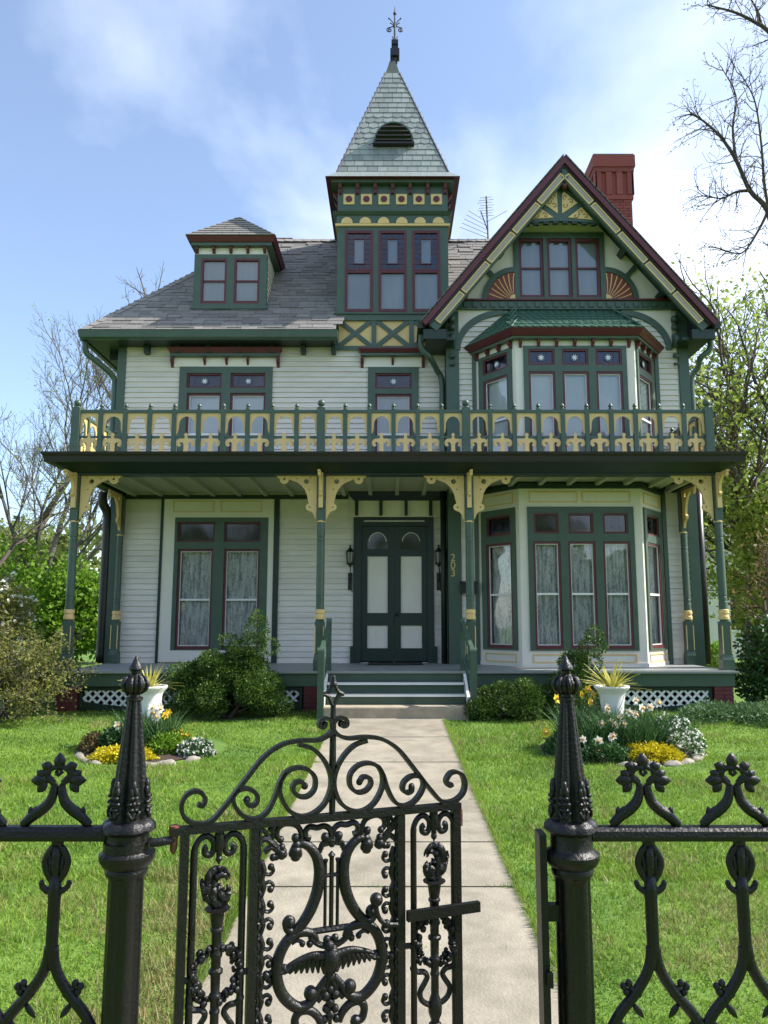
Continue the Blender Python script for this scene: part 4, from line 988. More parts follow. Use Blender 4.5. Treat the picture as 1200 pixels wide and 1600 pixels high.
# metal cap and iron finial
fy = YT + TH_; zf = lambda py: V(py, fy)
part('spire_cap', frus(TXc - .16, TXc + .16, fy - .16, fy + .16, sz1 - .02, -.10, zf(98)), 'copper_trim', spire)
hwx = lambda px: px / FPX * fy * 1.09
mm = MB()
for (y0_, y1_, hw_) in ((98, 91, 4), (91, 80, 7.2), (80, 72, 3.6), (72, 65, 5.3)): mm.box(TXc + .05 - hwx(hw_), TXc + .05 + hwx(hw_), fy - hwx(hw_), fy + hwx(hw_), zf(y0_), zf(y1_) - .002)
fin = part('finial_pedestal', mm, 'iron_dark', spire); cxf = TXc + .05
part('finial_dome', MB().ball((cxf, fy, zf(65)), hwx(5), 10, 8, (1, 1, .8)), 'copper_trim', spire, True)
mm = MB().tube([(cxf, fy, zf(66)), (cxf, fy, zf(44)), (cxf, fy, zf(20)), (cxf, fy, zf(9))], [.03, .028, .018, .004], 6).ball((cxf, fy, zf(21.5)), hwx(2.8), 10, 8)
for sg in (-1, 1):
    sp = []
    for i in range(30):
        a_ = i / 29 * 3.5 * math.pi; rr = hwx(5.4) * (1 - i/29*.85)
        sp.append((cxf + sg*(hwx(8.6) - rr*math.cos(a_)*1.0), fy, zf(47) + rr*math.sin(a_)*.9))
    sp = [(cxf, fy, zf(45))] + [(cxf + sg*hwx(3), fy, zf(41.5))] + [p for p in sp[4:]]
    mm.tube(sp, .012, 5)
    mm.tube(catmull([(cxf, fy, zf(42)), (cxf + sg*hwx(4), fy, zf(34)), (cxf + sg*hwx(9.5), fy, zf(29))], 5), .010, 5).ball((cxf + sg*hwx(9.5), fy, zf(29)), hwx(1.4), 6, 5)
    mm.tube(catmull([(cxf, fy, zf(44)), (cxf + sg*hwx(3), fy, zf(39)), (cxf + sg*hwx(7), fy, zf(36))], 4), .010, 5).ball((cxf + sg*hwx(7), fy, zf(36)), hwx(1.0), 6, 5)
    mm.tube(catmull([(cxf, fy, zf(61)), (cxf + sg*hwx(3), fy, zf(59.5)), (cxf + sg*hwx(4.2), fy, zf(57))], 4), .010, 5)
part('finial', mm, 'iron_dark', spire, label='scrolled wrought iron roof finial')
# ---------------------------------------------------------------- chimney
cy = 17.6; cxa, cxb = U(944, 340, cy), U(988.5, 330, cy); cdp = .9; zt_ = V(242, cy - .08)
z_b = GE; z_c = V(312, cy); z_d = V(270, cy)
cxa = cxb - .86
chim = part('chimney', MB().box(cxa + .04, cxb - .04, cy + .04, cy + cdp - .04, z_b, zt_ - .03), 'mortar', label='tall red brick chimney with corbelled top')
brick_me = mesh_of(MB().box(-.5, .5, -.5, .5, -.5, .5), 'brick', name='brick')
def bricks(parent, x0, x1, y0, y1, z0, z1, me, bl=.215, bh=.066, j=.010, sides=True, limit=None, depth=.07):
    n = max(1, int(round((z1 - z0) / (bh + j)))); h = (z1 - z0) / n
    for r in range(n):
        zc_ = z0 + (r + .5) * h
        for face in (0, 1, 2) if sides else (0,):
            a, b_ = (x0, x1) if face == 0 else (y0 + depth, y1)
            nb = max(1, round((b_ - a) / (bl + j))); w_ = (b_ - a) / nb; p = a - (w_/2 if r % 2 else 0)
            while p < b_ - .01:
                q0, q1 = max(p, a), min(p + w_, b_); p += w_
                if q1 - q0 < .03: continue
                mid_ = (q0 + q1)/2; pr = random.uniform(0, .004)
                if face == 0: link('brick', me, parent, (mid_, y0 + depth/2 - pr, zc_), scale=(q1 - q0 - j, depth, h - j))
                else: link('brick', me, parent, ((x0 + depth/2 - pr) if face == 1 else (x1 - depth/2 + pr), mid_, zc_), scale=(depth, q1 - q0 - j, h - j))
bricks(chim, cxa, cxb, cy, cy + cdp, V(352, cy), z_c, brick_me)
part('brick_shaft', MB().box(cxa, cxb, cy, cy + cdp, z_b, V(352, cy) - .01), 'brick', chim)
part('corbel', MB().box(cxa - .03, cxb + .03, cy - .03, cy + cdp + .03, z_c, z_c + .12), 'brick', chim)
part('recess', MB().box(cxa + .0, cxb - .0, cy + .0, cy + cdp, z_c + .12, z_d), 'brick', chim)
for k in range(4):
    q = cxa - .03 + (cxb - cxa - .08)*k/3; part('brick_rib', MB().box(q, q + .14, cy - .05, cy + .0, z_c + .12, z_d), 'brick', chim)
    q = cy - .05 + (cdp - .04)*k/3
    for xx in (cxa - .05, cxb): part('brick_rib', MB().box(xx, xx + .05, q, q + .14, z_c + .12, z_d), 'brick', chim)
part('corbel', MB().box(cxa - .06, cxb + .06, cy - .06, cy + cdp + .06, z_d, z_d + .12), 'brick', chim)
part('corbel', MB().box(cxa - .09, cxb + .09, cy - .09, cy + cdp + .09, z_d + .12, zt_), 'brick', chim)
part('cap', MB().box(cxa - .07, cxb + .07, cy - .07, cy + cdp + .07, zt_, zt_ + .04), 'copper_trim', chim)
part('chimney', MB().box(U(431, 375, 17.4), U(457, 375, 17.4), 17.4, 17.8, EZ + 1, V(371.5, 17.4)), 'brick', label='top of a low brick chimney behind the ridge')
# ================================================================== porch (part of the house)
PX0, PX1, PY0 = -5.2, 5.33, 12.05
floor = part('porch_floor', MB().box(PX0, PX1, PY0, YL, FL - .035, FL), 'porch_grey', label='grey painted porch floor')
part('floor_nosing', MB().box(PX0 - .01, PX1 + .01, PY0 - .025, PY0, FL - .03, FL + .003), 'porch_grey', floor)
part('porch_fascia', MB().box(PX0 + .04, PX1 - .04, PY0 + .03, PY0 + .1, .60, FL - .036), 'green', floor)
for sx in (PX0 + .04, PX1 - .11): part('porch_fascia', MB().box(sx, sx + .07, PY0 + .102, YL, .60, FL - .036), 'green', floor)
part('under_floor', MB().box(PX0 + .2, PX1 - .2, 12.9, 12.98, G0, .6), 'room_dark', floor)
brickp = mesh_of(MB().box(-.5, .5, -.5, .5, -.5, .5), 'brick_paint', name='brick_painted')
piers = [(-5.17, -4.84), (-1.36, -1.10), (1.18, 1.44), (4.97, 5.27)]
for (a, b_) in piers:
    p = part('pier', MB().box(a + .012, b_ - .012, PY0 + .06, PY0 + .36, G0 - .05, .598), 'brick_paint')
    bricks(p, a, b_, PY0 + .05, PY0 + .36, G0, .598, brickp, bl=.2, bh=.06, j=.008)
def lattice(x0, x1, z0, z1, y):
    L_ = part('lattice_frame', ring(MB(), frame(0, y), x0, x1, z0, z1, -.012, .03, .05), 'dark_green', label='white diagonal lattice in a green frame')
    # arched lower board
    n = 12; pts = [(x0 + .05, z0 + .05), (x1 - .05, z0 + .05)] + [(x1 - .05 - (x1-x0-.1)*i/n, z0 + .05 + .085*abs(2*i/n - 1)**1.6) for i in range(n + 1)]
    pts = [pts[0], pts[1]] + pts[2:]
    part('arched_board', MB().fprism(frame(0, y), pts, -.016, .02), 'dark_green', L_)
    a, b_, c, d = x0 + .05, x1 - .05, z0 + .05, z1 - .05; st = .135; w_ = .026
    for sg in (1, -1):
        k = a - (d - c)
        while k < b_ + (d - c):
            # line x = k + s (sg=1 rising right) or x = k + (d-c) - s
            if sg > 0: p0, p1 = (k, c), (k + (d-c), d)
            else: p0, p1 = (k + (d-c), c), (k, d)
            # clip to a..b
            def clip(p, q):
                pts_ = [p, q]; o = []
                dx = q[0]-p[0]
                t0, t1 = 0.0, 1.0
                if dx > 0: t0 = max(t0, (a - p[0])/dx); t1 = min(t1, (b_ - p[0])/dx)
                else: t0 = max(t0, (b_ - p[0])/dx); t1 = min(t1, (a - p[0])/dx)
                if t1 - t0 < .06: return None
                f = lambda t: (p[0] + dx*t, p[1] + (q[1]-p[1])*t)
                return f(t0), f(t1)
            r = clip(p0, p1)
            if r:
                (ux, uz), (vx, vz) = r; ln = math.hypot(vx-ux, vz-uz)
                link('slat', ubox('white_paint'), L_, ((ux+vx)/2, y + (.004 if sg > 0 else .013), (uz+vz)/2), rot=(0, -math.atan2(vz-uz, vx-ux), 0), scale=(ln, .008, w_*1.35))
            k += st
lattice(-4.82, -3.1, G0 + .02, .585, PY0 + .1); lattice(-3.06, -1.38, G0 + .02, .585, PY0 + .1)
lattice(1.46, 3.2, G0 + .02, .585, PY0 + .1); lattice(3.24, 4.95, G0 + .02, .585, PY0 + .1)
# stairs
SX0, SX1 = -0.97, 1.09
st = part('stairs', MB().box(SX0, SX1, PY0 + .005, PY0 + .03, .685, FL - .04), 'green', label='green wooden porch steps with pale nosings')
for (y, z, zb_) in ((11.87, .675, .52), (11.66, .52, .372)):
    part('tread', MB().box(SX0, SX1, y - .03, y + .24, z - .03, z), 'porch_grey', st)
    part('nosing', MB().box(SX0, SX1, y - .045, y - .031, z - .032, z + .003), 'white_paint', st)
    part('riser', MB().box(SX0, SX1, y, y + .02, zb_, z - .031), 'green', st)
for (xl, s_) in ((SX0 - .05, -1), (SX1 + .01, 1)):
    xc = xl + .02
    part('stringer', MB().prism([(11.45, G0 + .12), (12.1, .62), (12.1, FL), (11.45, .5)], lambda a, b: (xl, a, b), lambda a, b: (xl + .04, a, b)), 'white_paint', st)
    xr_ = (xl - .055) if s_ < 0 else xl + .04
    part('newel', MB().box(xr_, xr_ + .095, 11.32, 11.42, gz(11.3), 1.17).add(*(lambda m: (m.v, m.f))(MB().tube([(xr_ - .004, 11.37, 1.165), (xr_ + .099, 11.37, 1.165)], .05, 10))), 'green', st)
    xu = (xl - .005) if s_ < 0 else xl - .03
    part('newel', MB().box(xu, xu + .08, 12.16, 12.24, FL, 1.60).add(*(lambda m: (m.v, m.f))(MB().tube([(xu, 12.2, 1.6), (xu + .08, 12.2, 1.6)], .04, 10))), 'green', st)
    part('handrail', MB().bar([(xr_ + .05, 11.37, 1.13), (xu + .04, 12.2, 1.55)], .03, .045, (1, 0, 0)), 'green', st)
    part('lower_rail', MB().bar([(xr_ + .05, 11.4, .62), (xu + .04, 12.18, 1.0)], .012, .03, (1, 0, 0)), 'green', st)
# ---------------------------------------------------------------- posts
def turned_post(x, y, r=1.0, front=True):
    zc0, zc1 = V(968, YP), V(952, YP)
    h = .09 * r
    m = MB()
    m.box(x - h, x + h, y - h, y + h, FL, FL + .16)
    k = .82
    mm = MB().add([(x-h,y-h,FL+.16),(x+h,y-h,FL+.16),(x+h,y+h,FL+.16),(x-h,y+h,FL+.16),(x-h*k,y-h*k,FL+.24),(x+h*k,y-h*k,FL+.24),(x+h*k,y+h*k,FL+.24),(x-h*k,y+h*k,FL+.24)], [(0,1,5,4),(1,2,6,5),(2,3,7,6),(3,0,4,7)])
    m.add(mm.v, mm.f); m.box(x - h*k, x + h*k, y - h*k, y + h*k, FL + .24, zc0 - .03)
    rs = .066 * r
    zt = V(815, YP); zr1, zr2 = V(933, YP), V(846, YP)
    prof = [(zc0 - .03, h*.7), (zc0, rs*1.0), (zc1, rs*1.0), (zr1 - .07, rs), (zr1 - .064, rs*.9), (zr1 - .05, rs*.9), (zr1 - .044, rs), (zr1 + .0, rs), (zr1 + .006, rs*.9), (zr1 + .02, rs*.9), (zr1 + .026, rs), (zr2 - .02, rs*.97), (zr2 - .014, rs*.88), (zr2, rs*.88), (zr2 + .006, rs*.97), (zr2 + .05, rs*.96), (zr2 + .056, rs*.87), (zr2 + .07, rs*.87), (zr2 + .076, rs*.96), (zt, rs*.95)]
    m.lathe((x, y, 0), prof, 16)
    m.box(x - rs*.95, x + rs*.95, y - rs*.95, y + rs*.95, zt + .0, CE - .06)
    o = part('porch_post', m, 'green')
    part('collar', MB().lathe((x, y, 0), [(zc0, rs*1.0), (zc0 + .005, rs*1.25), (zc0 + .05, rs*1.28), (zc0 + .06, rs*1.1), (zc1 - .07, rs*1.1), (zc1 - .06, rs*1.28), (zc1 - .01, rs*1.25), (zc1, rs*1.0)], 16), 'yellow', o)
    part('collar', MB().lathe((x, y, 0), [(zt - .015, rs*.9), (zt - .012, rs*1.12), (zt + .012, rs*1.12), (zt + .015, rs*.9)], 16), 'yellow', o)
    for sg in (-1, 1): part('inlay', MB().box(x + sg*h*.74 - .008, x + sg*h*.74 + .008, y - h*k - .004, y - h*k, FL + .26, zc0 - .1), 'yellow', o)
    return o
bo = [(0, 0), (.66, 0), (.655, -.02), (.62, -.055), (.595, -.062)] + [(.53 + .075*math.cos(R(t_)), -.075 + .075*math.sin(R(t_))) for t_ in range(0, -181, -20)] + [(.45, -.07)] + \
     [(.45 - .31*math.sin(R(t_)), -.09 - .36*(1 - math.cos(R(t_)))) for t_ in (12, 25, 40, 55, 70, 84)] + [(.125, -.47)] + [(.12 + .055*math.cos(R(t_)), -.53 + .058*math.sin(R(t_))) for t_ in range(90, -71, -20)] + [(.075, -.61), (.04, -.66), (.02, -.72), (0, -.73)]
bh_ = [circle(.53, -.068, .022, 10), circle(.17, -.11, .042, 12), circle(.32, -.06, .011, 6), (circle(.10, -.05, .012, 6)), circle(.12, -.24, .012, 6), circle(.11, -.53, .015, 6)]
bm_ = cutout([bo] + bh_, .022)
def spandrel(parent, x, y, ang, s=1.0):
    """fretted bracket in the vertical plane that starts at (x,y) and runs in direction ang"""
    ca, sa = math.cos(ang), math.sin(ang); zt = CE - .03
    mm = MB().add([(x + p[0]*s*ca - p[2]*sa, y + p[0]*s*sa + p[2]*ca, zt + p[1]*s) for p in bm_.v], bm_.f)
    return part('spandrel_bracket', mm, 'yellow', parent)
PX = [-5.12, -1.14, 1.25, 5.27]
posts = []
for i, x in enumerate(PX):
    o = turned_post(x, YP); posts.append(o)
    if i > 0: spandrel(o, x - .075, YP, math.pi)
    if i < 3: spandrel(o, x + .075, YP, 0)
    spandrel(o, x, YP - .07, -math.pi/2, .62)
    if i in (0, 3): spandrel(o, x, YP + .07, math.pi/2, .95)
    part('drop', MB().box(x - .035, x + .035, YP - .12, YP - .066, CE - .58, CE + .12), 'yellow', o)
for (x, y) in ((-5.08, YL - .11), (5.3, YW - .13)):
    o = turned_post(x, y, .92); spandrel(o, x, y - .06, -math.pi/2, .95); o['label'] = 'half post against the wall'
# ---------------------------------------------------------------- porch roof
RX0, RX1_, RY0 = -5.34, 5.43, 11.88
pr = part('porch_roof', MB().box(RX0, RX1_, RY0, YL, CE + .17, CE + .235), 'gutter', label='flat porch roof with dark gutter')
part('balcony_deck', MB().box(-5.3, 5.35, YP - .2, YL, CE + .252, CE + .27), 'porch_grey', pr)
part('ceiling', MB().box(RX0 + .5, RX1_ - .5, YP - .05, YL, CE + .02, CE + .06), 'ceiling_paint', pr)
part('beam', MB().box(RX0 + .28, RX1_ - .2, YP - .1, YP + .1, CE - .045, CE + .168), 'dark_green', pr)
for x in (-5.12, 5.27): part('beam', MB().box(x - .1, x + .1, YP + .1, YL - .05, CE - .045, CE + .168), 'dark_green', pr)
# sloping soffit between beam and gutter
part('soffit', MB().add([(RX0 + .2, YP - .1, CE - .02), (RX1_ - .12, YP - .1, CE - .02), (RX1_ - .02, RY0 + .02, CE + .14), (RX0 + .02, RY0 + .02, CE + .14), (RX0 + .2, YP - .1, CE + .168), (RX1_ - .12, YP - .1, CE + .168)], [(0,3,2,1),(3,4,5,2),(0,1,5,4),(0,4,3),(1,2,5)]), 'dark_green', pr)
def gutter_run(p0, p1, outn):
    prof = [(0, .0), (.03, -.02), (.10, -.03), (.115, .06), (.14, .09), (.145, .125), (0, .125)]
    a, b_, o = Vector(p0), Vector(p1), Vector(outn); n = len(prof)
    d = (b_ - a).normalized()
    vs = [a + o*q[0] - d*q[0] + Vector((0, 0, q[1])) for q in prof] + [b_ + o*q[0] + d*q[0] + Vector((0, 0, q[1])) for q in prof]
    return MB().add(vs, [(i, (i+1) % n, (i+1) % n + n, i + n) for i in range(n)] + [tuple(range(n-1, -1, -1)), tuple(range(n, 2*n))])
zg = CE + .115
part('gutter', gutter_run((RX0, RY0, zg), (RX1_, RY0, zg), (0, -1, 0)), 'gutter', pr)
part('gutter', gutter_run((RX0, YL, zg), (RX0, RY0, zg), (-1, 0, 0)), 'gutter', pr); part('gutter', gutter_run((RX1_, RY0, zg), (RX1_, YL, zg), (1, 0, 0)), 'gutter', pr)
for k in range(21):
    x = -4.85 + k*.495
    part('ceiling_joist', MB().box(x - .035, x + .035, YP + .1, (YL if x < 1.1 else YW) - .02, CE - .05, CE + .019), 'ceiling_paint', pr)
# wall plate at the ceiling
part('wall_plate', MB().box(XL0 + .14, XL1 - .1, YL - .05, YL - .005, CE - .022, CE + .018), 'ceiling_paint', pr)
# ---------------------------------------------------------------- balcony railing
RB, RTp = CE + .27, V(641, YP)
rail = part('balcony_railing', MB().box(-5.18, 5.2, YP - .035, YP + .035, RTp - .05, RTp), 'green', label='green balcony railing with yellow fretwork')
part('bottom_rail', MB().box(-5.18, 5.2, YP - .03, YP + .03, RB, RB + .05), 'green', rail)
acorn = mesh_of(MB().lathe((0, 0, 0), [(0, .02), (.005, .03), (.02, .032), (.026, .018), (.034, .018), (.04, .034), (.055, .036), (.075, .03), (.098, .016), (.11, .002)], 12), 'green', True, 'finial')
bigball = mesh_of(MB().lathe((0, 0, 0), [(0, .06), (.015, .062), (.02, .03), (.03, .03)] + [(.085 - .06*math.cos(R(a)), .06*math.sin(R(a)) + .001) for a in range(25, 181, 12)], 16), 'green', True, 'ball_finial')
pw_ = .31; pt, pb = RTp - .05, RB + .05; hh = pt - pb
# spandrel arch (upper), in local x (centre 0), y (height)
aw = pw_/2
arch = [(-aw, hh), (-aw, hh*.50), (-aw + .012, hh*.50), (-aw + .03, hh*.58), (-aw + .036, hh*.66)] + [(-(aw - .036)*math.cos(R(t_)), hh*.72 + (hh*.92 - hh*.72)*math.sin(R(t_))) for t_ in range(0, 181, 15)] + [(aw - .036, hh*.66), (aw - .03, hh*.58), (aw - .012, hh*.50), (aw, hh*.50), (aw, hh)]
fret_a = cutout([arch], .011)
q = .0014 * 1.02
fl = [(0, .52), (.034, .475), (.02, .44), (.018, .40), (.04, .372), (.09, .372), (.13, .345), (.15, .29), (.146, .225), (.118, .18), (.086, .195), (.078, .235), (.10, .255), (.09, .29), (.055, .285), (.034, .245), (.032, .12), (.046, .0)]
fl = [(x, y*hh) for (x, y) in fl]
fret_b = cutout([fl + [(-x, y) for (x, y) in fl[::-1][:-1]]], .011)
mid_ = MB().box(-aw, -.03, -.012, .012, hh*.385, hh*.44).box(.03, aw, -.012, .012, hh*.385, hh*.44)
def upright(m): return m.xf(lambda x, y, z: (x, z, y))
fa_me = mesh_of(upright(fret_a), 'yellow', name='fretwork_arch'); fb_me = mesh_of(upright(fret_b), 'yellow', name='fretwork_fleur'); md_me = mesh_of(mid_, 'green', name='mid_rail')
post_s = mesh_of(MB().box(-.035, .035, -.04, .04, 0, 1), 'green', name='baluster'); post_b = mesh_of(MB().box(-.066, .066, -.066, .066, 0, 1), 'green', name='newel')
def rail_run(parent, p0, p1, n, first=True, last=True, ends=True):
    p0, p1 = Vector(p0), Vector(p1); d = (p1 - p0); ang = math.atan2(d.y, d.x); st_ = d / n
    for k in range(n + 1):
        p = p0 + st_*k; big = k in (0, n)
        if big and ((k == 0 and not first) or (k == n and not last)): continue
        if big:
            link('newel', post_b, parent, (p.x, p.y, RB), rot=(0, 0, ang), scale=(1, 1, RTp + .035 - RB)); link('ball_finial', bigball, parent, (p.x, p.y, RTp + .035))
        else:
            link('baluster', post_s, parent, (p.x, p.y, RB + .002), rot=(0, 0, ang), scale=(1, 1, RTp + .012 - RB)); link('finial', acorn, parent, (p.x, p.y, RTp + .014))
    for k in range(n):
        p = p0 + st_*(k + .5); sc_ = (st_.length - .07 - (.03 if k in (0, n-1) else 0)) / pw_
        off = 0 if 0 < k < n-1 else (.015 if k == 0 else -.015)
        p = p + d.normalized()*off
        for (nm, me) in (('fretwork_arch', fa_me), ('fretwork_fleur', fb_me), ('mid_rail', md_me)):
            link(nm, me, parent, (p.x, p.y, pb), rot=(0, 0, ang), scale=(sc_, 1, 1))
rail_run(rail, (-5.18, YP, 0), (-1.16, YP, 0), 10, True, True); rail_run(rail, (-1.16, YP, 0), (1.22, YP, 0), 6, False, False); rail_run(rail, (1.22, YP, 0), (5.2, YP, 0), 10, True, True)
for x in (-5.18, 5.2):
    ye = YL if x < 0 else YW + .2
    part('top_rail', MB().box(x - .035, x + .035, YP + .07, ye, RTp - .05, RTp), 'green', rail); part('bottom_rail', MB().box(x - .03, x + .03, YP + .07, ye, RB, RB + .05), 'green', rail)
    rail_run(rail, (x, YP, 0), (x, ye + .1, 0), 5, False, False)
# ================================================================== small things at the porch
stone = mk('stone_step', (lambda m: m)(MB().box(-1.0, 1.12, 11.34, 11.75, gz(11.3) - .04, .372)), 'stone_step'); props(stone, 'worn stone block at the foot of the porch steps', 'step')
bv = stone.modifiers.new('bevel', 'BEVEL'); bv.width = .02; bv.segments = 2
def lantern(px, label):
    x, y, z = U(px, 872, YL), YL - .1, V(897, YL)
    o = empty('wall_lantern', (x, y, z), label, 'lantern', 'lanterns flanking the door')
    mk('lamp_base', MB().lathe((x, y, z), [(.13, .015), (.16, .03), (.18, .07), (.2, .075), (.205, .05)], 8), 'lamp_black', o)
    mk('lamp_cap', MB().lathe((x, y, z), [(.40, .085), (.43, .07), (.47, .03), (.5, .012), (.53, .02), (.545, .002)], 8), 'lamp_black', o)
    mk('lamp_glass', MB().lathe((x, y, z), [(.205, .05), (.40, .075)], 8), 'lamp_glass', o)
    mm = MB()
    for i in range(8):
        a = i*math.pi/4; mm.tube([(x + .052*math.cos(a), y + .052*math.sin(a), z + .2), (x + .078*math.cos(a), y + .078*math.sin(a), z + .4)], .006, 4)
    mk('lamp_cage', mm, 'lamp_black', o)
    mk('lamp_arm', MB().tube(catmull([(x, y, z + .15), (x + .01, y + .0, z + .02), (x, y + .03, z - .1), (x, YL - .03, z - .16)], 4), .012, 6).box(x - .04, x + .04, YL - .045, YL - .026, z - .3, z + .02).tube(catmull([(x + .02, y + .05, z - .1), (x + .03, y + .05, z - .28), (x + .045, y + .05, z - .34)], 4), .007, 5), 'lamp_black', o)
lantern(547.5, 'black wall lantern left of the double door'); lantern(685, 'black wall lantern right of the double door')
x0, x1, z0, z1 = U(719, 917, YW), U(744, 917, YW), V(927, YW), V(908, YW)
mbx = empty('mailbox', ((x0+x1)/2, YW - .1, z0), 'small black wall mailbox behind the porch post near the number', 'mailbox')
mk('box', MB().box(x0, x1, YW - .15, YW - .028, z0, z1 - .03), 'lamp_black', mbx)
mk('lid', MB().add([(x0 - .01, YW - .17, z1 - .05), (x1 + .01, YW - .17, z1 - .05), (x1 + .01, YW - .028, z1), (x0 - .01, YW - .028, z1), (x0 - .01, YW - .17, z1 - .06), (x1 + .01, YW - .17, z1 - .06), (x1 + .01, YW - .028, z1 - .028), (x0 - .01, YW - .028, z1 - .028)], [(0,1,2,3),(7,6,5,4),(0,4,5,1),(1,5,6,2),(3,7,4,0),(2,6,7,3)]), 'lamp_black', mbx)
mk('newspaper_hook', MB().tube(catmull([(x0 + .1, YW - .09, z0), (x0 + .1, YW - .1, z0 - .07), (x0 + .1, YW - .15, z0 - .08), (x0 + .1, YW - .16, z0 - .05)], 4), .007, 5), 'lamp_black', mbx)
dmat = mk('doormat', MB().box(-.42, .55, 13.65, 14.2, FL + .001, FL + .022), 'mat_black'); props(dmat, 'dark doormat in front of the double door', 'doormat')
# roof antenna
ax, ay, az0, az1 = U(763, 372, 16.71), 16.71, RZ - .05, V(307, 16.71)
ant = empty('television_antenna', (ax, ay, RZ), 'thin metal television antenna on the roof ridge between tower and gable', 'antenna')
mk('mast', MB().tube([(ax, ay, az0), (ax - .03, ay, az1)], .022, 6), 'lamp_black', ant)
mm = MB()
for i in range(8): 
    z = az1 - .03 - i*.065; mm.tube([(ax - .03 - .14 - (i % 3)*.03, ay + .05, z + .02), (ax - .03 + .12 + (i % 2)*.04, ay - .05, z - .01)], .005, 4)
mk('upper_elements', mm, 'lamp_black', ant)
mm = MB().tube([(ax - .03, ay, az0 + .35), (ax - .25, ay - .7, az0 + .38)], .012, 5)
for i in range(5):
    z = az0 + .12 + i*.10; mm.tube([(ax - .02, ay, z - .02*i*.2), (ax - .68 + i*.05, ay - .3, z + .10)], .006, 4); 
    if i > 3: mm.tube([(ax - .02, ay, z), (ax + .5 - i*.02, ay - .2, z + .16)], .006, 4)
mk('lower_elements', mm, 'lamp_black', ant)
# ================================================================== cast iron fence, posts and gate
FY = 1.85; FG = gz(FY); RZf = 1.117        # rail centre height
K = .000558
def post_profile():
    pr = [(28,0.5),(40,8),(60,18),(75,30),(88,32),(95,22),(108,22),(118,35),(140,50),(160,52),(175,45),(188,25),(200,24),(203,36),(215,36),(218,30),(400,52),(550,75),(690,95),(700,110),(712,122),(730,125),(742,110),(748,95),(800,95),(810,100),(825,124),(845,124),(870,108),(880,90),(890,95),(905,92),(915,85),(930,80),(1600,82)]
    out_ = []
    for (y, r) in pr:
        am = 0.0
        if 108 <= y <= 188: am = .16
        elif 218 <= y <= 690: am = .36
        elif 700 <= y <= 742: am = .10
        elif y >= 915: am = .17
        out_.append((1.520 - (y - 28)*K, r*K*(.90 if y > 500 else .96), am))
    zb = FG
    out_ += [(zb + .22, 74*K, .1), (zb + .2, 92*K, .05), (zb + .17, 98*K, 0), (zb + .15, 88*K, 0), (zb + .12, 110*K, 0), (zb + .0, 128*K, 0)]
    # refine for smooth lobes
    return out_[::-1]
def gate_post(x, label, lean=0.0):
    o = empty('gate_post', (x, FY, FG), label, 'gate post', 'iron gate posts')
    m = MB().lathe((x, FY, 0), post_profile(), 72, lobes=6, a0=R(8))
    p = mk('shaft', m, 'black_iron', o); smooth_by_angle(p, 42)
    orn = MB()
    zf_ = lambda y: 1.520 - (y - 28)*K
    for i in range(6):
        a = R(8) * 0 + i * math.pi/3
        def pt(rr, z, da=0.0): return (x + rr*math.cos(a + da), FY + rr*math.sin(a + da), z)
        for (y, s, da) in ((560, .010, 0), (580, .008, .12), (580, .008, -.12)):
            orn.ball(pt((75 + (y-550)*.143)*K*.90, zf_(y), da), s, 6, 5, (.8, .8, 1.7))
        for j in range(6):
            t = j*math.pi/3; y = 622 + 26*math.sin(t); orn.ball(pt(86*K*.90, zf_(y), .2*math.cos(t)), .0075, 6, 5, (1, 1, .7))
        orn.ball(pt(87*K*.90, zf_(622)), .006, 6, 5)
        orn.tube([pt((92)*K*.9, zf_(650 + q*8), .30 - .06*q) for q in range(5)], .004, 5); orn.tube([pt((92)*K*.9, zf_(650 + q*8), -.30 + .06*q) for q in range(5)], .004, 5)
    q = mk('relief', orn, 'black_iron', o, True); q['label'] = 'cast flowers in relief round the base of the cone'; q['kind'] = 'stuff'
    q = mk('finial_leaves', (lambda mm: mm)(MB()), 'black_iron', o) if False else None
    fl_ = MB()
    for i in range(8):
        a = i*math.pi/4; fl_.tube([(x + r_*K*math.cos(a), FY + r_*K*math.sin(a), zf_(y)) for (y, r_) in ((190, 26), (172, 47), (150, 54), (128, 46), (112, 26))], [.002, .005, .006, .005, .002], 5)
    q = mk('bulb_leaves', fl_, 'black_iron', o, True); q['kind'] = 'stuff'
    return o
XPL, XPR = -0.605, 0.412
gp_l = gate_post(XPL, 'black cast iron gate post on the left carrying the hinges')
gp_r = gate_post(XPR, 'black cast iron gate post on the right with the latch plate')
# hinge collar on the left post
def collar(parent, z, x):
    m = MB().lathe((x, FY, 0), [(z - .013, .046), (z - .013, .0535), (z + .013, .0535), (z + .013, .046)], 24)
    mk('hinge_band', m, 'black_iron', parent)
collar(gp_l, 1.520 - 773*K, XPL)
# latch plate on the right post
px_ = U(847, 1400, FY)
mk('latch_plate', MB().box(px_ - .008, px_ + .008, FY - .03, FY + .03, .15, V(1300, FY)), 'black_iron', gp_r)
for (z0, z1) in ((V(1437, FY), V(1412, FY)), (.35, .39)): mk('latch_stub', MB().box(px_ + .009, XPR - .03, FY - .012, FY + .012, z0, z1), 'black_iron', gp_r)
mk('catch', MB().box(px_ - .001, px_ + .012, FY - .045, FY - .031, V(1530, FY), V(1508, FY)), 'black_iron', gp_r)
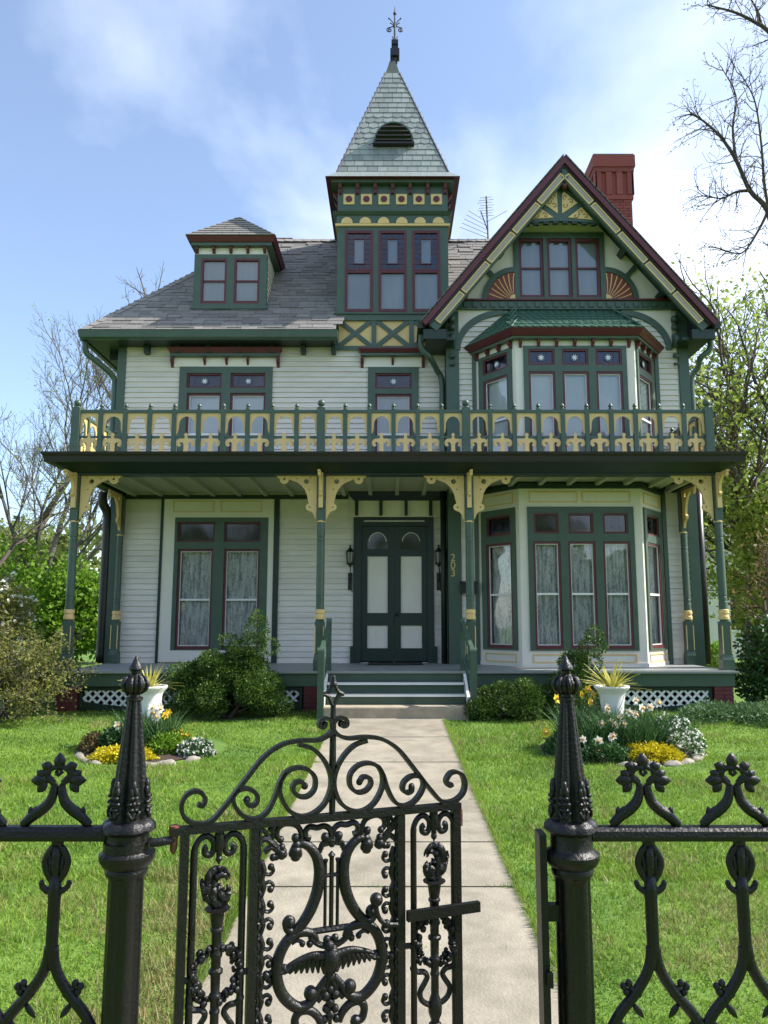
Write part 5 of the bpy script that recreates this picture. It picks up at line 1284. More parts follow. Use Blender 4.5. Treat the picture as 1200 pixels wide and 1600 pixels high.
# ---------------------------------------------------------------- fence panels
def leaf(m, x, z, ang, l, w):
    """small cast leaf: flattened tapered tube"""
    ca, sa = math.cos(ang), math.sin(ang)
    m.tube([(x + ca*l*t, 0, z + sa*l*t) for t in (0, .25, .5, .75, .92, 1)], [w*.45, w*.85, w, w*.7, w*.3, w*.06], 8, flat=.62, nrm=(0, 1, 0))
def crest_mesh():
    m = MB(); s = K
    for sg in (-1, 1):
        P = [(sg*142, 8), (sg*128, 16), (sg*100, 42), (sg*62, 68), (sg*32, 98), (sg*18, 135), (sg*15, 165)]
        c = catmull([(p[0]*s, 0, p[1]*s) for p in P], 5); n = len(c)
        m.tube(c, [.0085 + .0045*math.sin(math.pi*i/(n-1)) for i in range(n)], 8, flat=.8, nrm=(0, 1, 0))
        leaf(m, sg*104*s, 40*s, R(90 + (-sg)*8), 42*s, .008); leaf(m, sg*92*s, 48*s, R(80 if sg < 0 else 100), 34*s, .007)
        # trefoil
        leaf(m, sg*14*s, 176*s, R(90 - sg*62), 66*s, .010)
        leaf(m, sg*46*s, 186*s, R(90 - sg*92), 70*s, .0145); leaf(m, sg*52*s, 176*s, R(90 - sg*140), 52*s, .012); leaf(m, sg*56*s, 196*s, R(90 - sg*55), 46*s, .0115)
        leaf(m, sg*30*s, 232*s, R(90 - sg*70), 48*s, .0125); leaf(m, sg*34*s, 222*s, R(90 - sg*110), 38*s, .0105)
        m.tube([(sg*12*s, 0, 160*s), (sg*30*s, 0, 180*s), (sg*46*s, 0, 196*s), (sg*44*s, 0, 222*s), (sg*20*s, 0, 236*s), (0, 0, 240*s)], .0062, 7)
    leaf(m, 0, 232*s, R(90), 64*s, .0145)
    m.tube([(0, 0, 168*s), (0, 0, 196*s)], .0, 6) if False else None
    m.tube([(-12*s, 0, 214*s), (0, 0, 206*s), (12*s, 0, 214*s), (0, 0, 236*s), (-12*s, 0, 214*s)], .005, 6)
    return m
def picket_mesh():
    m = MB(); s = K; z0 = -12*s
    zz = lambda y: -(y - 800)*s                        # crop rows, rail underside at 800
    # neck with pierced bulge
    m.tube([(0, 0, zz(790)), (0, 0, zz(835))], [.0165, .0135], 8, flat=.62, nrm=(0, 1, 0))
    for sg in (-1, 1):
        m.tube(catmull([(sg*10*s, 0, zz(828)), (sg*30*s, 0, zz(850)), (sg*46*s, 0, zz(888)), (sg*36*s, 0, zz(930)), (sg*14*s, 0, zz(962))], 4), .0085, 7, flat=.8, nrm=(0, 1, 0))
        m.tube(catmull([(sg*12*s, 0, zz(1004)), (sg*34*s, 0, zz(1000)), (sg*52*s, 0, zz(985)), (sg*56*s, 0, zz(970))], 3), [.008]*4 + [.007]*3 + [.006]*2 + [.005], 6)
        m.ball((sg*56*s, 0, zz(972)), .007, 6, 5)
        # lower arms, an ogee that crosses the neighbour's arm
        A = [(sg*8, 1215), (sg*14, 1270), (sg*38, 1330), (sg*88, 1400), (sg*142, 1460), (sg*186, 1528), (sg*234, 1600), (sg*296, 1680), (sg*340, 1745), (sg*360, 1805), (sg*364, 1860)]
        c = catmull([(p[0]*s, 0, zz(p[1])) for p in A], 4)
        m.tube(c, .0125, 8, flat=.85, nrm=(0, 1, 0))
        # trefoil balls and cusps
        m.tube([(sg*62*s, 0, zz(1400)), (sg*84*s, 0, zz(1376)), (sg*104*s, 0, zz(1368))], .007, 6)
        for (bx, by) in ((104, 1352), (126, 1364), (116, 1384)): m.ball((sg*bx*s, 0, zz(by)), .0085, 7, 6)
        leaf(m, sg*92*s, zz(1428), R(-90 - sg*38), 70*s, .008); leaf(m, sg*150*s, zz(1490), R(-90 - sg*30), 62*s, .008)
    m.tube([(0, 0, zz(826)), (0, 0, zz(870)), (0, 0, zz(905)), (0, 0, zz(965))], [.010, .012, .012, .010], 8)
    for sg in (-1, 1): m.tube([(sg*30*s, 0, zz(845)), (sg*22*s, 0, zz(905)), (sg*26*s, 0, zz(945))], [.004, .006, .006], 6)
    m.tube([(0, 0, zz(940)), (0, 0, zz(1000)), (0, 0, zz(1040)), (0, 0, zz(1230)), (0, 0, zz(1300))], [.012, .0165, .0145, .0145, .012], 8, flat=.85, nrm=(0, 1, 0))
    m.tube([(0, 0, zz(1860)), (0, 0, zz(2450))], .0145, 8, flat=.85, nrm=(0, 1, 0))
    return m
crest_me = mesh_of(crest_mesh(), 'black_iron', True, 'crest'); picket_me = mesh_of(picket_mesh(), 'black_iron', True, 'picket')
def fence_panel(x0, x1, xs_, label):
    o = empty('fence_panel', ((x0+x1)/2, FY, FG), label, 'fence', 'cast iron fence panels')
    pr = [(-.017, -.014), (.017, -.014), (.021, -.004), (.019, .008), (.010, .016), (-.010, .016), (-.019, .008), (-.021, -.004)]
    m = MB(); n = len(pr)
    m.add([(x0, FY + p[0], RZf + p[1]) for p in pr] + [(x1, FY + p[0], RZf + p[1]) for p in pr], [(i, (i+1) % n, (i+1) % n + n, i + n) for i in range(n)] + [tuple(range(n-1, -1, -1)), tuple(range(n, 2*n))])
    mk('top_rail', m, 'black_iron', o)
    mk('bottom_rail', MB().box(x0, x1, FY - .018, FY + .018, FG + .09, FG + .125), 'black_iron', o)
    for x in xs_:
        link('crest', crest_me, o, (x, FY, RZf + .014)); link('picket', picket_me, o, (x + .006, FY, RZf - .012))
    return o
fence_panel(-2.5, XPL - .045, [-.772 - .196*k for k in range(8)], 'black cast iron fence panel with clover crests left of the gate')
fence_panel(XPR + .045, 2.3, [.583 + .208*k for k in range(8)], 'black cast iron fence panel with clover crests right of the gate')
# ---------------------------------------------------------------- gate
H0 = Vector((-.497, FY)); H1 = Vector((.175, 2.10)); ga = math.atan2(H1.y - H0.y, H1.x - H0.x); gc, gs = math.cos(ga), math.sin(ga)
gate = empty('garden_gate', (H0.x, H0.y, gz(1.9)), 'black wrought iron garden gate with lyre and eagle, standing ajar', 'gate', rz=ga)
WL[gate.name] = Vector((0, 0, 0)); GB = gz(1.9)
def g(px, py):
    u = (px - PCX)/FPX; v = (800 - py)/FPX; dx, dy, dz = u, CT - v*ST, ST + v*CT
    # t*dx = H0x + a*gc ; t*dy = H0y + a*gs
    det = dx*(-gs) + gc*dy; t = (H0.x*(-gs) + gc*H0.y)/det
    a = (t*dx - H0.x)*gc + (t*dy - H0.y)*gs
    return (a, 0.0, EYE + t*dz - GB)
G1 = lambda x, y: g(240 + x*.43333, 1040 + y*.43333)
G3 = lambda x, y: g(270 + x*.21884, 1250 + y*.21875)
G4 = lambda x, y: g(400 + x*.21258, 1260 + y*.2125)
def gpart(name, m, smooth=True, material='black_iron', kind=None, label=None):
    o = mk(name, m, material, gate, smooth, local=True)
    if smooth: smooth_by_angle(o, 50)
    if kind: o['kind'] = kind
    if label: o['label'] = label
    return o
gu = (G1(645, 400)[0])                                   # centre line
GW = G1(1090, 700)[0]
zt = (G1(110, 583)[2] + G1(1090, 514)[2]) / 2            # top rail
mir = lambda p: (2*gu - p[0], p[1], p[2])
ul = G1(112, 620)[0]; ur = GW
for (u, nm) in ((ul, 'hinge_stile'), (ur, 'latch_stile')): gpart(nm, MB().box(u - .010, u + .010, -.012, .012, .06, zt - .008), False)
gpart('top_rail', MB().box(ul - .03, ur + .012, -.013, .013, zt - .008, zt + .008), False)
gpart('bottom_rail', MB().box(ul - .01, ur + .01, -.013, .013, .06, .085), False)
ui_l = G1(357, 900)[0]; ui_r = G1(890, 900)[0]
for (u, sg) in ((ui_l, 1), (ui_r, -1)):
    gpart('inner_stile', MB().box(u - .011, u + .009, -.012, .012, .085, zt - .009), False)
    n = 150; hel = [(u + sg*.0125 + .0022*math.cos(i*1.9), -.006 + .0022*math.sin(i*1.9), .09 + (zt - .1)*i/n) for i in range(n + 1)]
    gpart('rope_edge', MB().tube(hel, [.0042 + .0012*(i % 2) for i in range(n + 1)], 5))
BN = (0, 1, 0)
def strap(pts, w=.0048, d=.010, ball=None):
    c = catmull(pts, 7); m = MB().bar(c, d, w, BN)
    if ball: m.ball(pts[-1], ball, 8, 6)
    return m
S_a = [(155, 505), (143, 490), (150, 470), (170, 460), (188, 480), (180, 510)]
outer = [(160, 508), (142, 500), (140, 482), (165, 474), (186, 492), (178, 520)]
out_l = [(156, 512), (142, 500), (148, 490)] 
crest_out = [(158, 500), (176, 504), (186, 480), (168, 456), (140, 454), (112, 474), (100, 512), (112, 548), (150, 570), (205, 562), (262, 500), (330, 412), (395, 332), (460, 286), (525, 270), (590, 268), (630, 250), (648, 222), (640, 198), (618, 190), (600, 200), (598, 218), (612, 222), (618, 212)]
volute = [(520, 284), (570, 298), (612, 338), (636, 390), (638, 440), (615, 498), (572, 535), (528, 543), (486, 520), (458, 470), (456, 425), (474, 388), (510, 369), (550, 372), (580, 400), (580, 442), (555, 470), (522, 470), (502, 448), (508, 424), (532, 418), (545, 434)]
small = [(476, 384), (455, 420), (438, 470), (410, 525), (372, 552), (330, 546), (298, 515), (286, 478), (304, 450), (338, 443), (368, 460), (374, 486), (358, 504), (338, 500), (336, 484)]
for nm, pth in (('crest_scroll', crest_out), ('volute', volute), ('small_scroll', small)):
    L_ = [G1(*p) for p in pth]
    gpart(nm, strap(L_, ball=.009 if nm != 'crest_scroll' else .008)); gpart(nm, strap([mir(p) for p in L_], ball=.009))
zc_ = lambda y: G1(645, y)[2]
gpart('spear_stem', MB().tube([(gu, 0, zt), (gu, 0, zc_(330)), (gu, 0, zc_(140))], [.008, .009, .007], 8))
dm_ = MB()
k1, k2, k3 = zc_(40), zc_(103), zc_(142)
for sg in (-1, 1):
    dm_.tube(catmull([(gu, 0, k1), (gu + sg*.006, 0, k1 - (k1-k2)*.55), (gu + sg*.013, 0, k1 - (k1-k2)*.85), (gu + sg*.027, 0, k2)], 5), .0055, 7)
    dm_.tube(catmull([(gu + sg*.027, 0, k2), (gu + sg*.013, 0, k2 - .004), (gu + sg*.006, 0, k3 + .008), (gu, 0, k3 - .004)], 5), .0055, 7)
dm_.tube([(gu, 0, k1 + .004), (gu, 0, k1 - .02)], [.004, .010], 7)
gpart('spear_diamond', dm_)
# side panels with arches and torches
def side_panel(mirror):
    f = (lambda p: mir(p)) if mirror else (lambda p: p)
    q = lambda x, y: f(G3(x, y))
    xl, xr, xm = G3(152, 700)[0], G3(487, 700)[0], None
    cxm = (xl + xr)/2
    zz = lambda y: G3(320, y)[2]
    h = lambda px: px*.000337
    fm = (lambda u: 2*gu - u) if mirror else (lambda u: u)
    for sg in (-1, 1):
        pth = [(cxm + sg*h(168), 0, .086), (cxm + sg*h(168), 0, zz(700)), (cxm + sg*h(168), 0, zz(380)), (cxm + sg*h(158), 0, zz(310)), (cxm + sg*h(125), 0, zz(262)), (cxm + sg*h(80), 0, zz(252)), (cxm + sg*h(42), 0, zz(290)), (cxm + sg*h(38), 0, zz(345)), (cxm + sg*h(60), 0, zz(388)), (cxm + sg*h(95), 0, zz(375)), (cxm + sg*h(98), 0, zz(338)), (cxm + sg*h(80), 0, zz(325))]
        gpart('arch_bar', MB().tube([(fm(p[0]), p[1], p[2]) for p in catmull(pth, 5)], [.0085]*12 + [.0075]*(len(pth)*5 - 16), 8))
    cx = fm(cxm)
    gpart('arch_boss', MB().ball((cx, 0, zz(225)), .0115, 10, 8).tube([(cx, 0, zz(240)), (cx, 0, zz(330)), (cx, 0, zz(385))], [.012, .014, .006], 8).ball((cx, 0, zz(420)), .0085, 8, 6).tube([(cx, 0, zz(385)), (cx, 0, zz(460))], [.008, .002], 6))
    # torch
    P = [(770, 88), (778, 86), (800, 52), (860, 44), (905, 37), (915, 46), (930, 46), (940, 36), (1060, 32), (1090, 42), (1110, 44), (1125, 34), (1195, 33), (1210, 50), (1230, 50), (1245, 34), (1370, 31), (1385, 42), (1400, 42), (1415, 33), (1490, 30), (1500, 36), (1515, 36), (1525, 30), (1660, 30), (1700, 44), (1740, 52), (1790, 50), (1830, 34), (1850, 32), (1862, 48), (1880, 48), (1890, 32), (2200, 30), (2215, 44), (2235, 44), (2250, 30), (2700, 26)]
    zs = [(zz(y) if y <= 1600 else zz(1600) - (y - 1600)*.000337, h(r)) for (y, r) in P]
    zs = [p for p in zs if p[0] > .088] + [(.086, h(28))]
    gpart('torch', MB().lathe((cx, 0, 0), zs[::-1], 12), label='cast torch')
    fl_ = MB(); sg = -1 if mirror else 1
    for pth, w in (([(318, 765), (268, 660), (250, 580), (285, 510), (345, 492), (395, 520), (408, 565)], .0095), ([(300, 765), (240, 690), (225, 640), (208, 590), (212, 555)], .008), ([(330, 765), (290, 650), (300, 570), (345, 530), (380, 545), (385, 575)], .009), ([(345, 765), (385, 700), (398, 640), (385, 600)], .008), ([(335, 765), (345, 690), (325, 630), (345, 590)], .009), ([(290, 760), (255, 720), (225, 700), (220, 725)], .006), ([(310, 765), (262, 640), (256, 540), (310, 482), (375, 484)], .008), ([(325, 765), (360, 700), (352, 650), (368, 620)], .008), ([(300, 760), (280, 700), (240, 630), (236, 560)], .008)):
        c = catmull([q(*p) for p in pth], 4); n = len(c)
        c = [(p[0], p[1] + random.uniform(-.004, .004), p[2]) for p in c]
        fl_.tube(c, [w*math.sin(math.pi*(.22 + .76*i/(n-1))) + .0006 for i in range(n)], 7)
    gpart('flame', fl_, label='cast flame curling over the torch')
    gl = MB()
    for s2 in (-1, 1):
        for i in range(64):
            t = (i % 22)/21; a = R(-78 + 166*t)
            rr = (h(118)*math.cos(a)*1.05 + h(28))
            gl.ball((cx + s2*rr + random.uniform(-.011, .011), random.uniform(-.008, .008), zz(1240) - h(165)*math.sin(a)*(-1) + random.uniform(-.005, .005)), random.uniform(.0045, .0095), 6, 5)
    gpart('garland', gl, label='garland of small cast flowers', kind='stuff')
    for s2 in (-1, 1):
        pth = [(cx + s2*h(170), 0, zz(1440)), (cx + s2*h(140), 0, zz(1470)), (cx + s2*h(90), 0, zz(1480)), (cx + s2*h(62), 0, zz(1520)), (cx + s2*h(85), 0, zz(1570)), (cx + s2*h(120), 0, zz(1600) - .01), (cx + s2*h(105), 0, zz(1600) - .03), (cx + s2*h(50), 0, zz(1600) - .042), (cx, 0, zz(1600) - .04)]
        gpart('handle_scroll', MB().tube(catmull(pth, 5), .007, 7).ball(pth[0], .010, 7, 6))
    for z in (zz(1255), .3):
        for (ua, ub) in ((ul if not mirror else ur, fm(cxm - h(168))), (fm(cxm + h(168)), ui_l if not mirror else ui_r)):
            gpart('spacer', MB().tube([(ua, 0, z), ((ua+ub)/2, 0, z), (ub, 0, z)], [.006, .0075, .006], 7))
side_panel(False); side_panel(True)
# running scrolls beside the inner stiles
def running(u0, sg):
    z = zt - .085; k = 0
    while z > .14:
        m = MB()
        wv = [(u0 + sg*(.008 + .006*math.sin(i*math.pi/4)**2), 0, z - .083*i/8) for i in range(9)]
        m.tube(wv, [.006 + .003*math.sin(i*math.pi/8) for i in range(9)], 7)
        for s2 in (1, -1):
            zc = z - .0415 + s2*.006; e = [(u0 + sg*.012, 0, zc + s2*.026), (u0 + sg*.016, 0, zc + s2*.008), (u0 + sg*.028, 0, zc + s2*.002), (u0 + sg*.037, 0, zc + s2*.010), (u0 + sg*.034, 0, zc + s2*.020)]
            m.tube(catmull(e, 4), .0046, 6).ball((u0 + sg*.031, 0, zc + s2*.019), .0085, 8, 6)
        gpart('edge_scroll', m); z -= .083; k += 1
running(ui_l + .010, 1); running(ui_r - .010, -1)
# lyre
ly = [(300, 285), (345, 275), (395, 300), (440, 360), (462, 440), (464, 530), (445, 640), (405, 750), (355, 840), (305, 900), (262, 922), (228, 900), (216, 858), (236, 828), (262, 836), (262, 866)]
L_ = [G4(*p) for p in ly]
for f in ((lambda p: p), mir):
    c = catmull([f(p) for p in L_], 5); n = len(c)
    gpart('lyre_arm', MB().tube(c, [.0085 + .006*math.sin(math.pi*min(1, i/(n*.75))) * (1 if i < n*.75 else 0.3) for i in range(n)], 9).ball(f(G4(252, 856)), .0125, 9, 7))
    hd_ = MB()
    for (x, y, r) in ((290, 330, .016), (270, 345, .011), (310, 350, .011), (290, 365, .013), (275, 375, .007), (305, 378, .007), (300, 285, .012), (282, 300, .009)): hd_.ball(f(G4(x, y)), r, 8, 6)
    gpart('lyre_head', hd_, label='cast leaf mask at the top of the lyre')
    for pth, w in (([(180, 245), (152, 215), (160, 165), (205, 130), (265, 128), (310, 150), (332, 200), (330, 245), (298, 250), (290, 230)], .007), ([(400, 235), (370, 225), (362, 185), (395, 150), (450, 155), (500, 143), (540, 165), (552, 215), (535, 240), (508, 225)], .0075), ([(480, 320), (478, 290), (500, 262), (550, 255)], .006), ([(60, 340), (110, 300), (160, 330), (190, 360)], .007), ([(35, 250), (80, 240), (130, 280), (170, 320), (185, 345)], .008), ([(25, 160), (70, 190), (110, 240), (125, 190), (100, 165), (125, 160)], .006)):
        P = [f(G4(*p)) for p in pth]; gpart('leaf_scroll', MB().tube(catmull(P, 5), w, 7).ball(P[-1], w*1.5, 8, 6))
    cl = MB()
    for (x, y) in ((190, 300), (200, 330), (180, 350), (205, 355), (150, 370), (125, 375), (180, 245)): cl.ball(f(G4(x, y)), .009, 7, 6)
    gpart('leaf_cluster', cl, label='cluster of cast leaves')
    # wreath loops
    wr = [(445, 990), (425, 945), (380, 925), (310, 930), (240, 975), (185, 1060), (155, 1160), (155, 1270), (185, 1370), (240, 1440), (310, 1478), (380, 1455), (430, 1400), (468, 1330), (520, 1255)]
    P = [f(G4(*p)) for p in wr]; c = catmull(P, 5); n = len(c)
    gpart('wreath_loop', MB().tube(c, [.0075 + .0065*math.sin(math.pi*i/(n-1)) for i in range(n)], 9).ball(f(G4(400, 1372)), .0165, 10, 8).ball(f(G4(205, 1195)), .011, 8, 6).ball(f(G4(340, 1010)), .008, 7, 5).ball(f(G4(395, 1010)), .009, 7, 5))
    P = [f(G4(*p)) for p in ((345, 1000), (300, 985), (260, 1010))]; gpart('leaf_scroll', MB().tube(catmull(P, 4), .005, 6))
    P = [f(G4(*p)) for p in ((165, 1205), (120, 1215), (75, 1245), (30, 1250))]; gpart('spacer', MB().tube(catmull(P, 4), .0065, 7).ball(P[2], .011, 8, 6))
    P = [f(G4(*p)) for p in ((480, 1600), (450, 1540), (390, 1500), (320, 1510), (285, 1570), (300, 1640), (350, 1650))]
    gpart('leaf_scroll', MB().tube(catmull(P, 5), .010, 8).ball(P[-1], .014, 8, 6))
    P = [f(G4(*p)) for p in ((545, 1230), (570, 1290), (600, 1360), (640, 1400))]; gpart('leaf_scroll', MB().tube(catmull(P, 4), .007, 7))
    lw = [f((gu - a, 0, b)) for (a, b) in ((.0, .50), (.04, .47), (.09, .43), (.12, .36), (.10, .28), (.05, .26), (.03, .31), (.05, .345), (.075, .33))]
    gpart('lower_scroll', MB().tube(catmull(lw, 6), .009, 8).ball(lw[-1], .013, 8, 6))
    lw = [f((gu - a, 0, b)) for (a, b) in ((.0, .12), (.05, .14), (.11, .2), (.13, .24), (.09, .23), (.07, .19), (.09, .175))]
    gpart('lower_scroll', MB().tube(catmull(lw, 6), .008, 8).ball(lw[-1], .011, 8, 6))
gpart('lower_stem', MB().tube([(gu, 0, .09), (gu, 0, .3), (gu, 0, .55)], [.009, .012, .008], 8))
# strings
uz = lambda y: (G4(545, y)[2])
for k, (x, y0, r) in enumerate(((497, 405, .0042), (545, 375, .0058), (592, 405, .0042))):
    u = gu + (k - 1)*.0155
    gpart('string', MB().tube([(u, 0, uz(905)), (u, 0, uz(y0))], r, 7).tube([(u, 0, uz(y0 + 5)), (u, 0, uz(y0 - 18)), (u, 0, uz(y0 - 48 if k == 1 else y0 - 26))], [.005, r*1.7, .001], 7))
gpart('string_bar', MB().tube([(gu - .03, 0, uz(505)), (gu + .03, 0, uz(505))], .005, 7)); gpart('lyre_foot', MB().tube([(gu - .045, 0, uz(902)), (gu + .045, 0, uz(902))], .0075, 7))
gpart('lyre_yoke', MB().tube(catmull([(gu - .03, 0, uz(330)), (gu - .026, 0, uz(285)), (gu, 0, uz(268)), (gu + .026, 0, uz(285)), (gu + .03, 0, uz(330))], 5), .006, 7).ball((gu, 0, uz(275)), .009, 8, 6))
# eagle in the wreath
eb = MB().tube([(gu + .002, -.004, uz(1010)), (gu, -.006, uz(1060)), (gu, -.006, uz(1120)), (gu - .002, -.003, uz(1180)), (gu - .006, 0, uz(1235))], [.010, .019, .024, .020, .010], 10).ball((gu - .006, -.008, uz(1012)), .013, 9, 7).tube([(gu - .014, -.008, uz(1014)), (gu - .026, -.008, uz(1022))], [.006, .001], 6)
for sg in (-1, 1):
    top = [(.018, 1085), (.045, 1070), (.075, 1085), (.105, 1120), (.128, 1172)]
    low = [(.016, 1215), (.040, 1205), (.070, 1188), (.100, 1180), (.128, 1176)]
    T_ = catmull([(gu + sg*a, -.004, uz(b)) for (a, b) in top], 4); eb.tube(T_, [.011 - .008*i/(len(T_)-1) for i in range(len(T_))], 8)
    nF = 9
    for i in range(nF):
        t = i/(nF - 1); a0, b0 = .018 + .09*t, 1082 + 55*t**2; a1, b1 = .016 + .112*t, 1222 - 48*t**.6
        eb.tube([(gu + sg*a0, -.003, uz(b0)), (gu + sg*(a0*.5 + a1*.5 + .004), -.004, uz((b0+b1)/2)), (gu + sg*a1, 0, uz(b1))], [.007, .0075, .003], 6)
gpart('eagle', eb, label='cast eagle with spread wings')
wc = MB().tube([(gu, 0, uz(960)), (gu, 0, uz(1600))], .005, 6)
for (dx, y, r) in ((-.010, 975, .010), (.010, 972, .010), (0, 1250, .013), (-.018, 1330, .008), (.016, 1325, .008), (0, 1345, .010), (-.012, 1385, .012), (.012, 1385, .012), (0, 1440, .012), (-.010, 1480, .010), (.012, 1490, .010), (0, 1530, .012), (-.014, 1560, .01), (.016, 1565, .01)): wc.ball((gu + dx, 0, uz(y)), r, 8, 6)
gpart('flower_drop', wc, label='cast flower drop under the eagle')
for sg in (-1, 1):
    gpart('leaf_scroll', MB().tube(catmull([(gu + sg*.052, 0, uz(935)), (gu + sg*.035, 0, uz(990)), (gu + sg*.014, 0, uz(1020)), (gu + sg*.008, 0, uz(985))], 4), .0075, 7))
# latch, knob, hinges
zl = G1(1000, 880)[2]
gpart('latch_bar', MB().box(ui_r + .01, ur + .055, -.028, -.013, zl - .012, zl + .012), False)
kb = [G4(1020, 850), G4(940, 845), G4(885, 800), G4(865, 730), G4(865, 690)]
gpart('latch_knob', MB().tube(catmull([(p[0], -.02, p[2]) for p in kb], 5), .006, 7).ball((kb[-1][0], -.02, G4(870, 665)[2]), .0165, 12, 9).ball((kb[1][0], -.018, kb[1][2]), .011, 8, 6))
for z in (zt, .16):
    gpart('hinge_pin', MB().lathe((ul - .024, 0, z), [(-.05, .003), (-.04, .008), (-.012, .009), (.0, .012), (.012, .012), (.014, .007)], 10), True, 'rust')
    ha = MB().tube([(ul - .024, 0, z - .018), (ul - .06, -.005, z - .02), (-.108*gc + .045, .0, z - .018) if False else (ul - .075, .0, z - .02)], .010, 8)
    gpart('hinge_arm', ha)
gpart('end_cap', MB().box(ur + .0105, ur + .016, -.01, .01, zt - .05, zt - .009), False, 'rust')
# ================================================================== plants
def leaf_quads(C, size, D=None, wid=0.5, curl=0.0, r=rng):
    """rhombic leaves at C (n,3); size (n,); D optional direction the leaf points to"""
    n = len(C); size = np.broadcast_to(np.asarray(size, float), (n,))[:, None]
    if D is None: D = r.normal(size=(n, 3)); D[:, 2] *= .7
    D = D / (np.linalg.norm(D, axis=1, keepdims=True) + 1e-9)
    A = r.normal(size=(n, 3)); S = np.cross(D, A); S /= (np.linalg.norm(S, axis=1, keepdims=True) + 1e-9)
    v0 = C; v2 = C + D*size; m_ = C + D*size*.45; v1 = m_ + S*size*wid*.5; v3 = m_ - S*size*wid*.5
    V_ = np.stack([v0, v1, v2, v3], 1).reshape(-1, 3); F_ = np.arange(4*n).reshape(n, 4)
    return V_, F_
def join(L):
    vs, fs, o = [], [], 0
    for v, f in L: vs.append(v); fs.append(f + o); o += len(v)
    return np.concatenate(vs), np.concatenate(fs)
def leafobj(name, parts_, material, parent, kind=None):
    v, f = join(parts_); lo = v.mean(0); lo[2] = v[:, 2].min()
    o = npmesh(name, v - lo, f, material, parent, tuple(lo))
    if kind: o['kind'] = kind
    return o
def grow(p, d, ln, rad, lev, S, out_, tips, rs):
    """recursive limb"""
    n = S.get('seg', 5); p = Vector(p); d = Vector(d).normalized(); pts = [p.copy()]; rr = [rad]
    for i in range(n):
        d = (d + Vector((rs.normal(), rs.normal(), rs.normal()))*S['wig'] + Vector((0, 0, S['up']))).normalized()
        p = p + d*ln/n; pts.append(p.copy()); rr.append(max(rad*(1 - (1 - S['tap'])*(i + 1)/n), S.get('rmin', .004)))
    out_.append((pts, rr, lev))
    if lev <= S.get('leaf_from', 1):
        for q in pts[1:]: tips.append((q, lev))
    if lev == 0: return
    nc = S['n'][min(lev, len(S['n']) - 1)]
    for k in range(nc):
        t = S.get('start', .35) + (1 - S.get('start', .35))*(k + rs.random())/nc; i = min(int(t*n), n - 1); q = pts[i].lerp(pts[i+1], t*n - i)
        ax = Vector((rs.normal(), rs.normal(), rs.normal())).cross(d)
        if ax.length < 1e-6: continue
        nd = Matrix.Rotation(S['ang']*(.7 + .6*rs.random()), 3, ax.normalized()) @ (pts[i+1] - pts[i]).normalized()
        grow(q, nd, ln*S['len']*(.75 + .5*rs.random())*(1.15 - .45*t), rr[i]*S['thin'], lev - 1, S, out_, tips, rs)
    grow(pts[-1], d, ln*S['len']*.9, rr[-1], lev - 1, S, out_, tips, rs)
def limbs_mesh(out_):
    m = MB()
    for pts, rr, lev in out_: m.tube(pts, rr, 8 if lev >= 3 else (5 if lev >= 1 else 3))
    return m
def make_tree(name, base, label, stems, S, lev, leafmat_, nleaf, lsize, seed, bark='bark', group=None, spread=.25, cat='tree', blossoms=None):
    rs = np.random.default_rng(seed); o = empty(name, base, label, cat, group)
    out_, tips = [], []
    for (p, d, ln, rad) in stems: grow(p, d, ln, rad, lev, S, out_, tips, rs)
    mk('trunk', limbs_mesh(out_), bark, o, True)
    if nleaf:
        T = np.array([tuple(q) for q, l in tips]); idx = rs.integers(0, len(T), nleaf)
        C = T[idx] + rs.normal(size=(nleaf, 3))*spread
        leafobj('crown', [leaf_quads(C, lsize*(.6 + .8*rs.random(nleaf)), r=rs, wid=.6)], leafmat_, o)
        if blossoms:
            nb, bs, bm2 = blossoms; idx = rs.integers(0, len(T), nb); C = T[idx] + rs.normal(size=(nb, 3))*spread*.8
            leafobj('blossom', [leaf_quads(np.repeat(C, 5, 0), bs, r=rs, wid=.8)], bm2, o)
    return o, tips
GR = gz(12.2)
ST_ = dict(wig=.16, up=.05, tap=.62, n=[3, 3, 3, 4, 4], len=.66, ang=.75, thin=.62, seg=5, leaf_from=1, rmin=.006)
# ---- left side
make_tree('budding_tree', (-12.3, 27, GR), 'half bare budding tree left of the house behind the green bush',
    [((-12.3, 27, GR), (-.02, 0, 1), 5.0, .17), ((-12.3, 27, 2.8), (.20, 0, 1), 4.8, .11), ((-12.3, 27, 2.0), (.65, .1, .9), 3.6, .08)], dict(ST_, up=.11, len=.67, wig=.13, ang=.6, n=[3, 3, 3, 3, 4], rmin=.006, thin=.55, seg=4), 5, 'leaf_spring', 3800, .075, 3, bark='twig', spread=.14)
make_tree('budding_tree', (-12.0, 22.5, GR), 'dark crooked bare tree at the left edge of the picture',
    [((-12.0, 22.5, GR), (.10, 0, 1), 3.0, .12), ((-11.8, 22.5, 2.4), (-.3, 0, 1), 2.6, .07)], dict(ST_, wig=.22, up=.07, len=.68, n=[3, 3, 3, 3], rmin=.005, thin=.55, seg=4), 4, 'leaf_spring', 1300, .07, 14, spread=.14)
make_tree('bare_tree', (-9.3, 30, GR), 'fine twigged bare tree showing above the left roof slope',
    [((-9.3, 30, GR), (0, 0, 1), 8.8, .15)], dict(ST_, up=.06, wig=.08, len=.52, rmin=.006, n=[3, 3, 4, 6, 6], thin=.5, start=.55), 4, 'leaf_brown', 500, .08, 5, bark='twig', spread=.2)
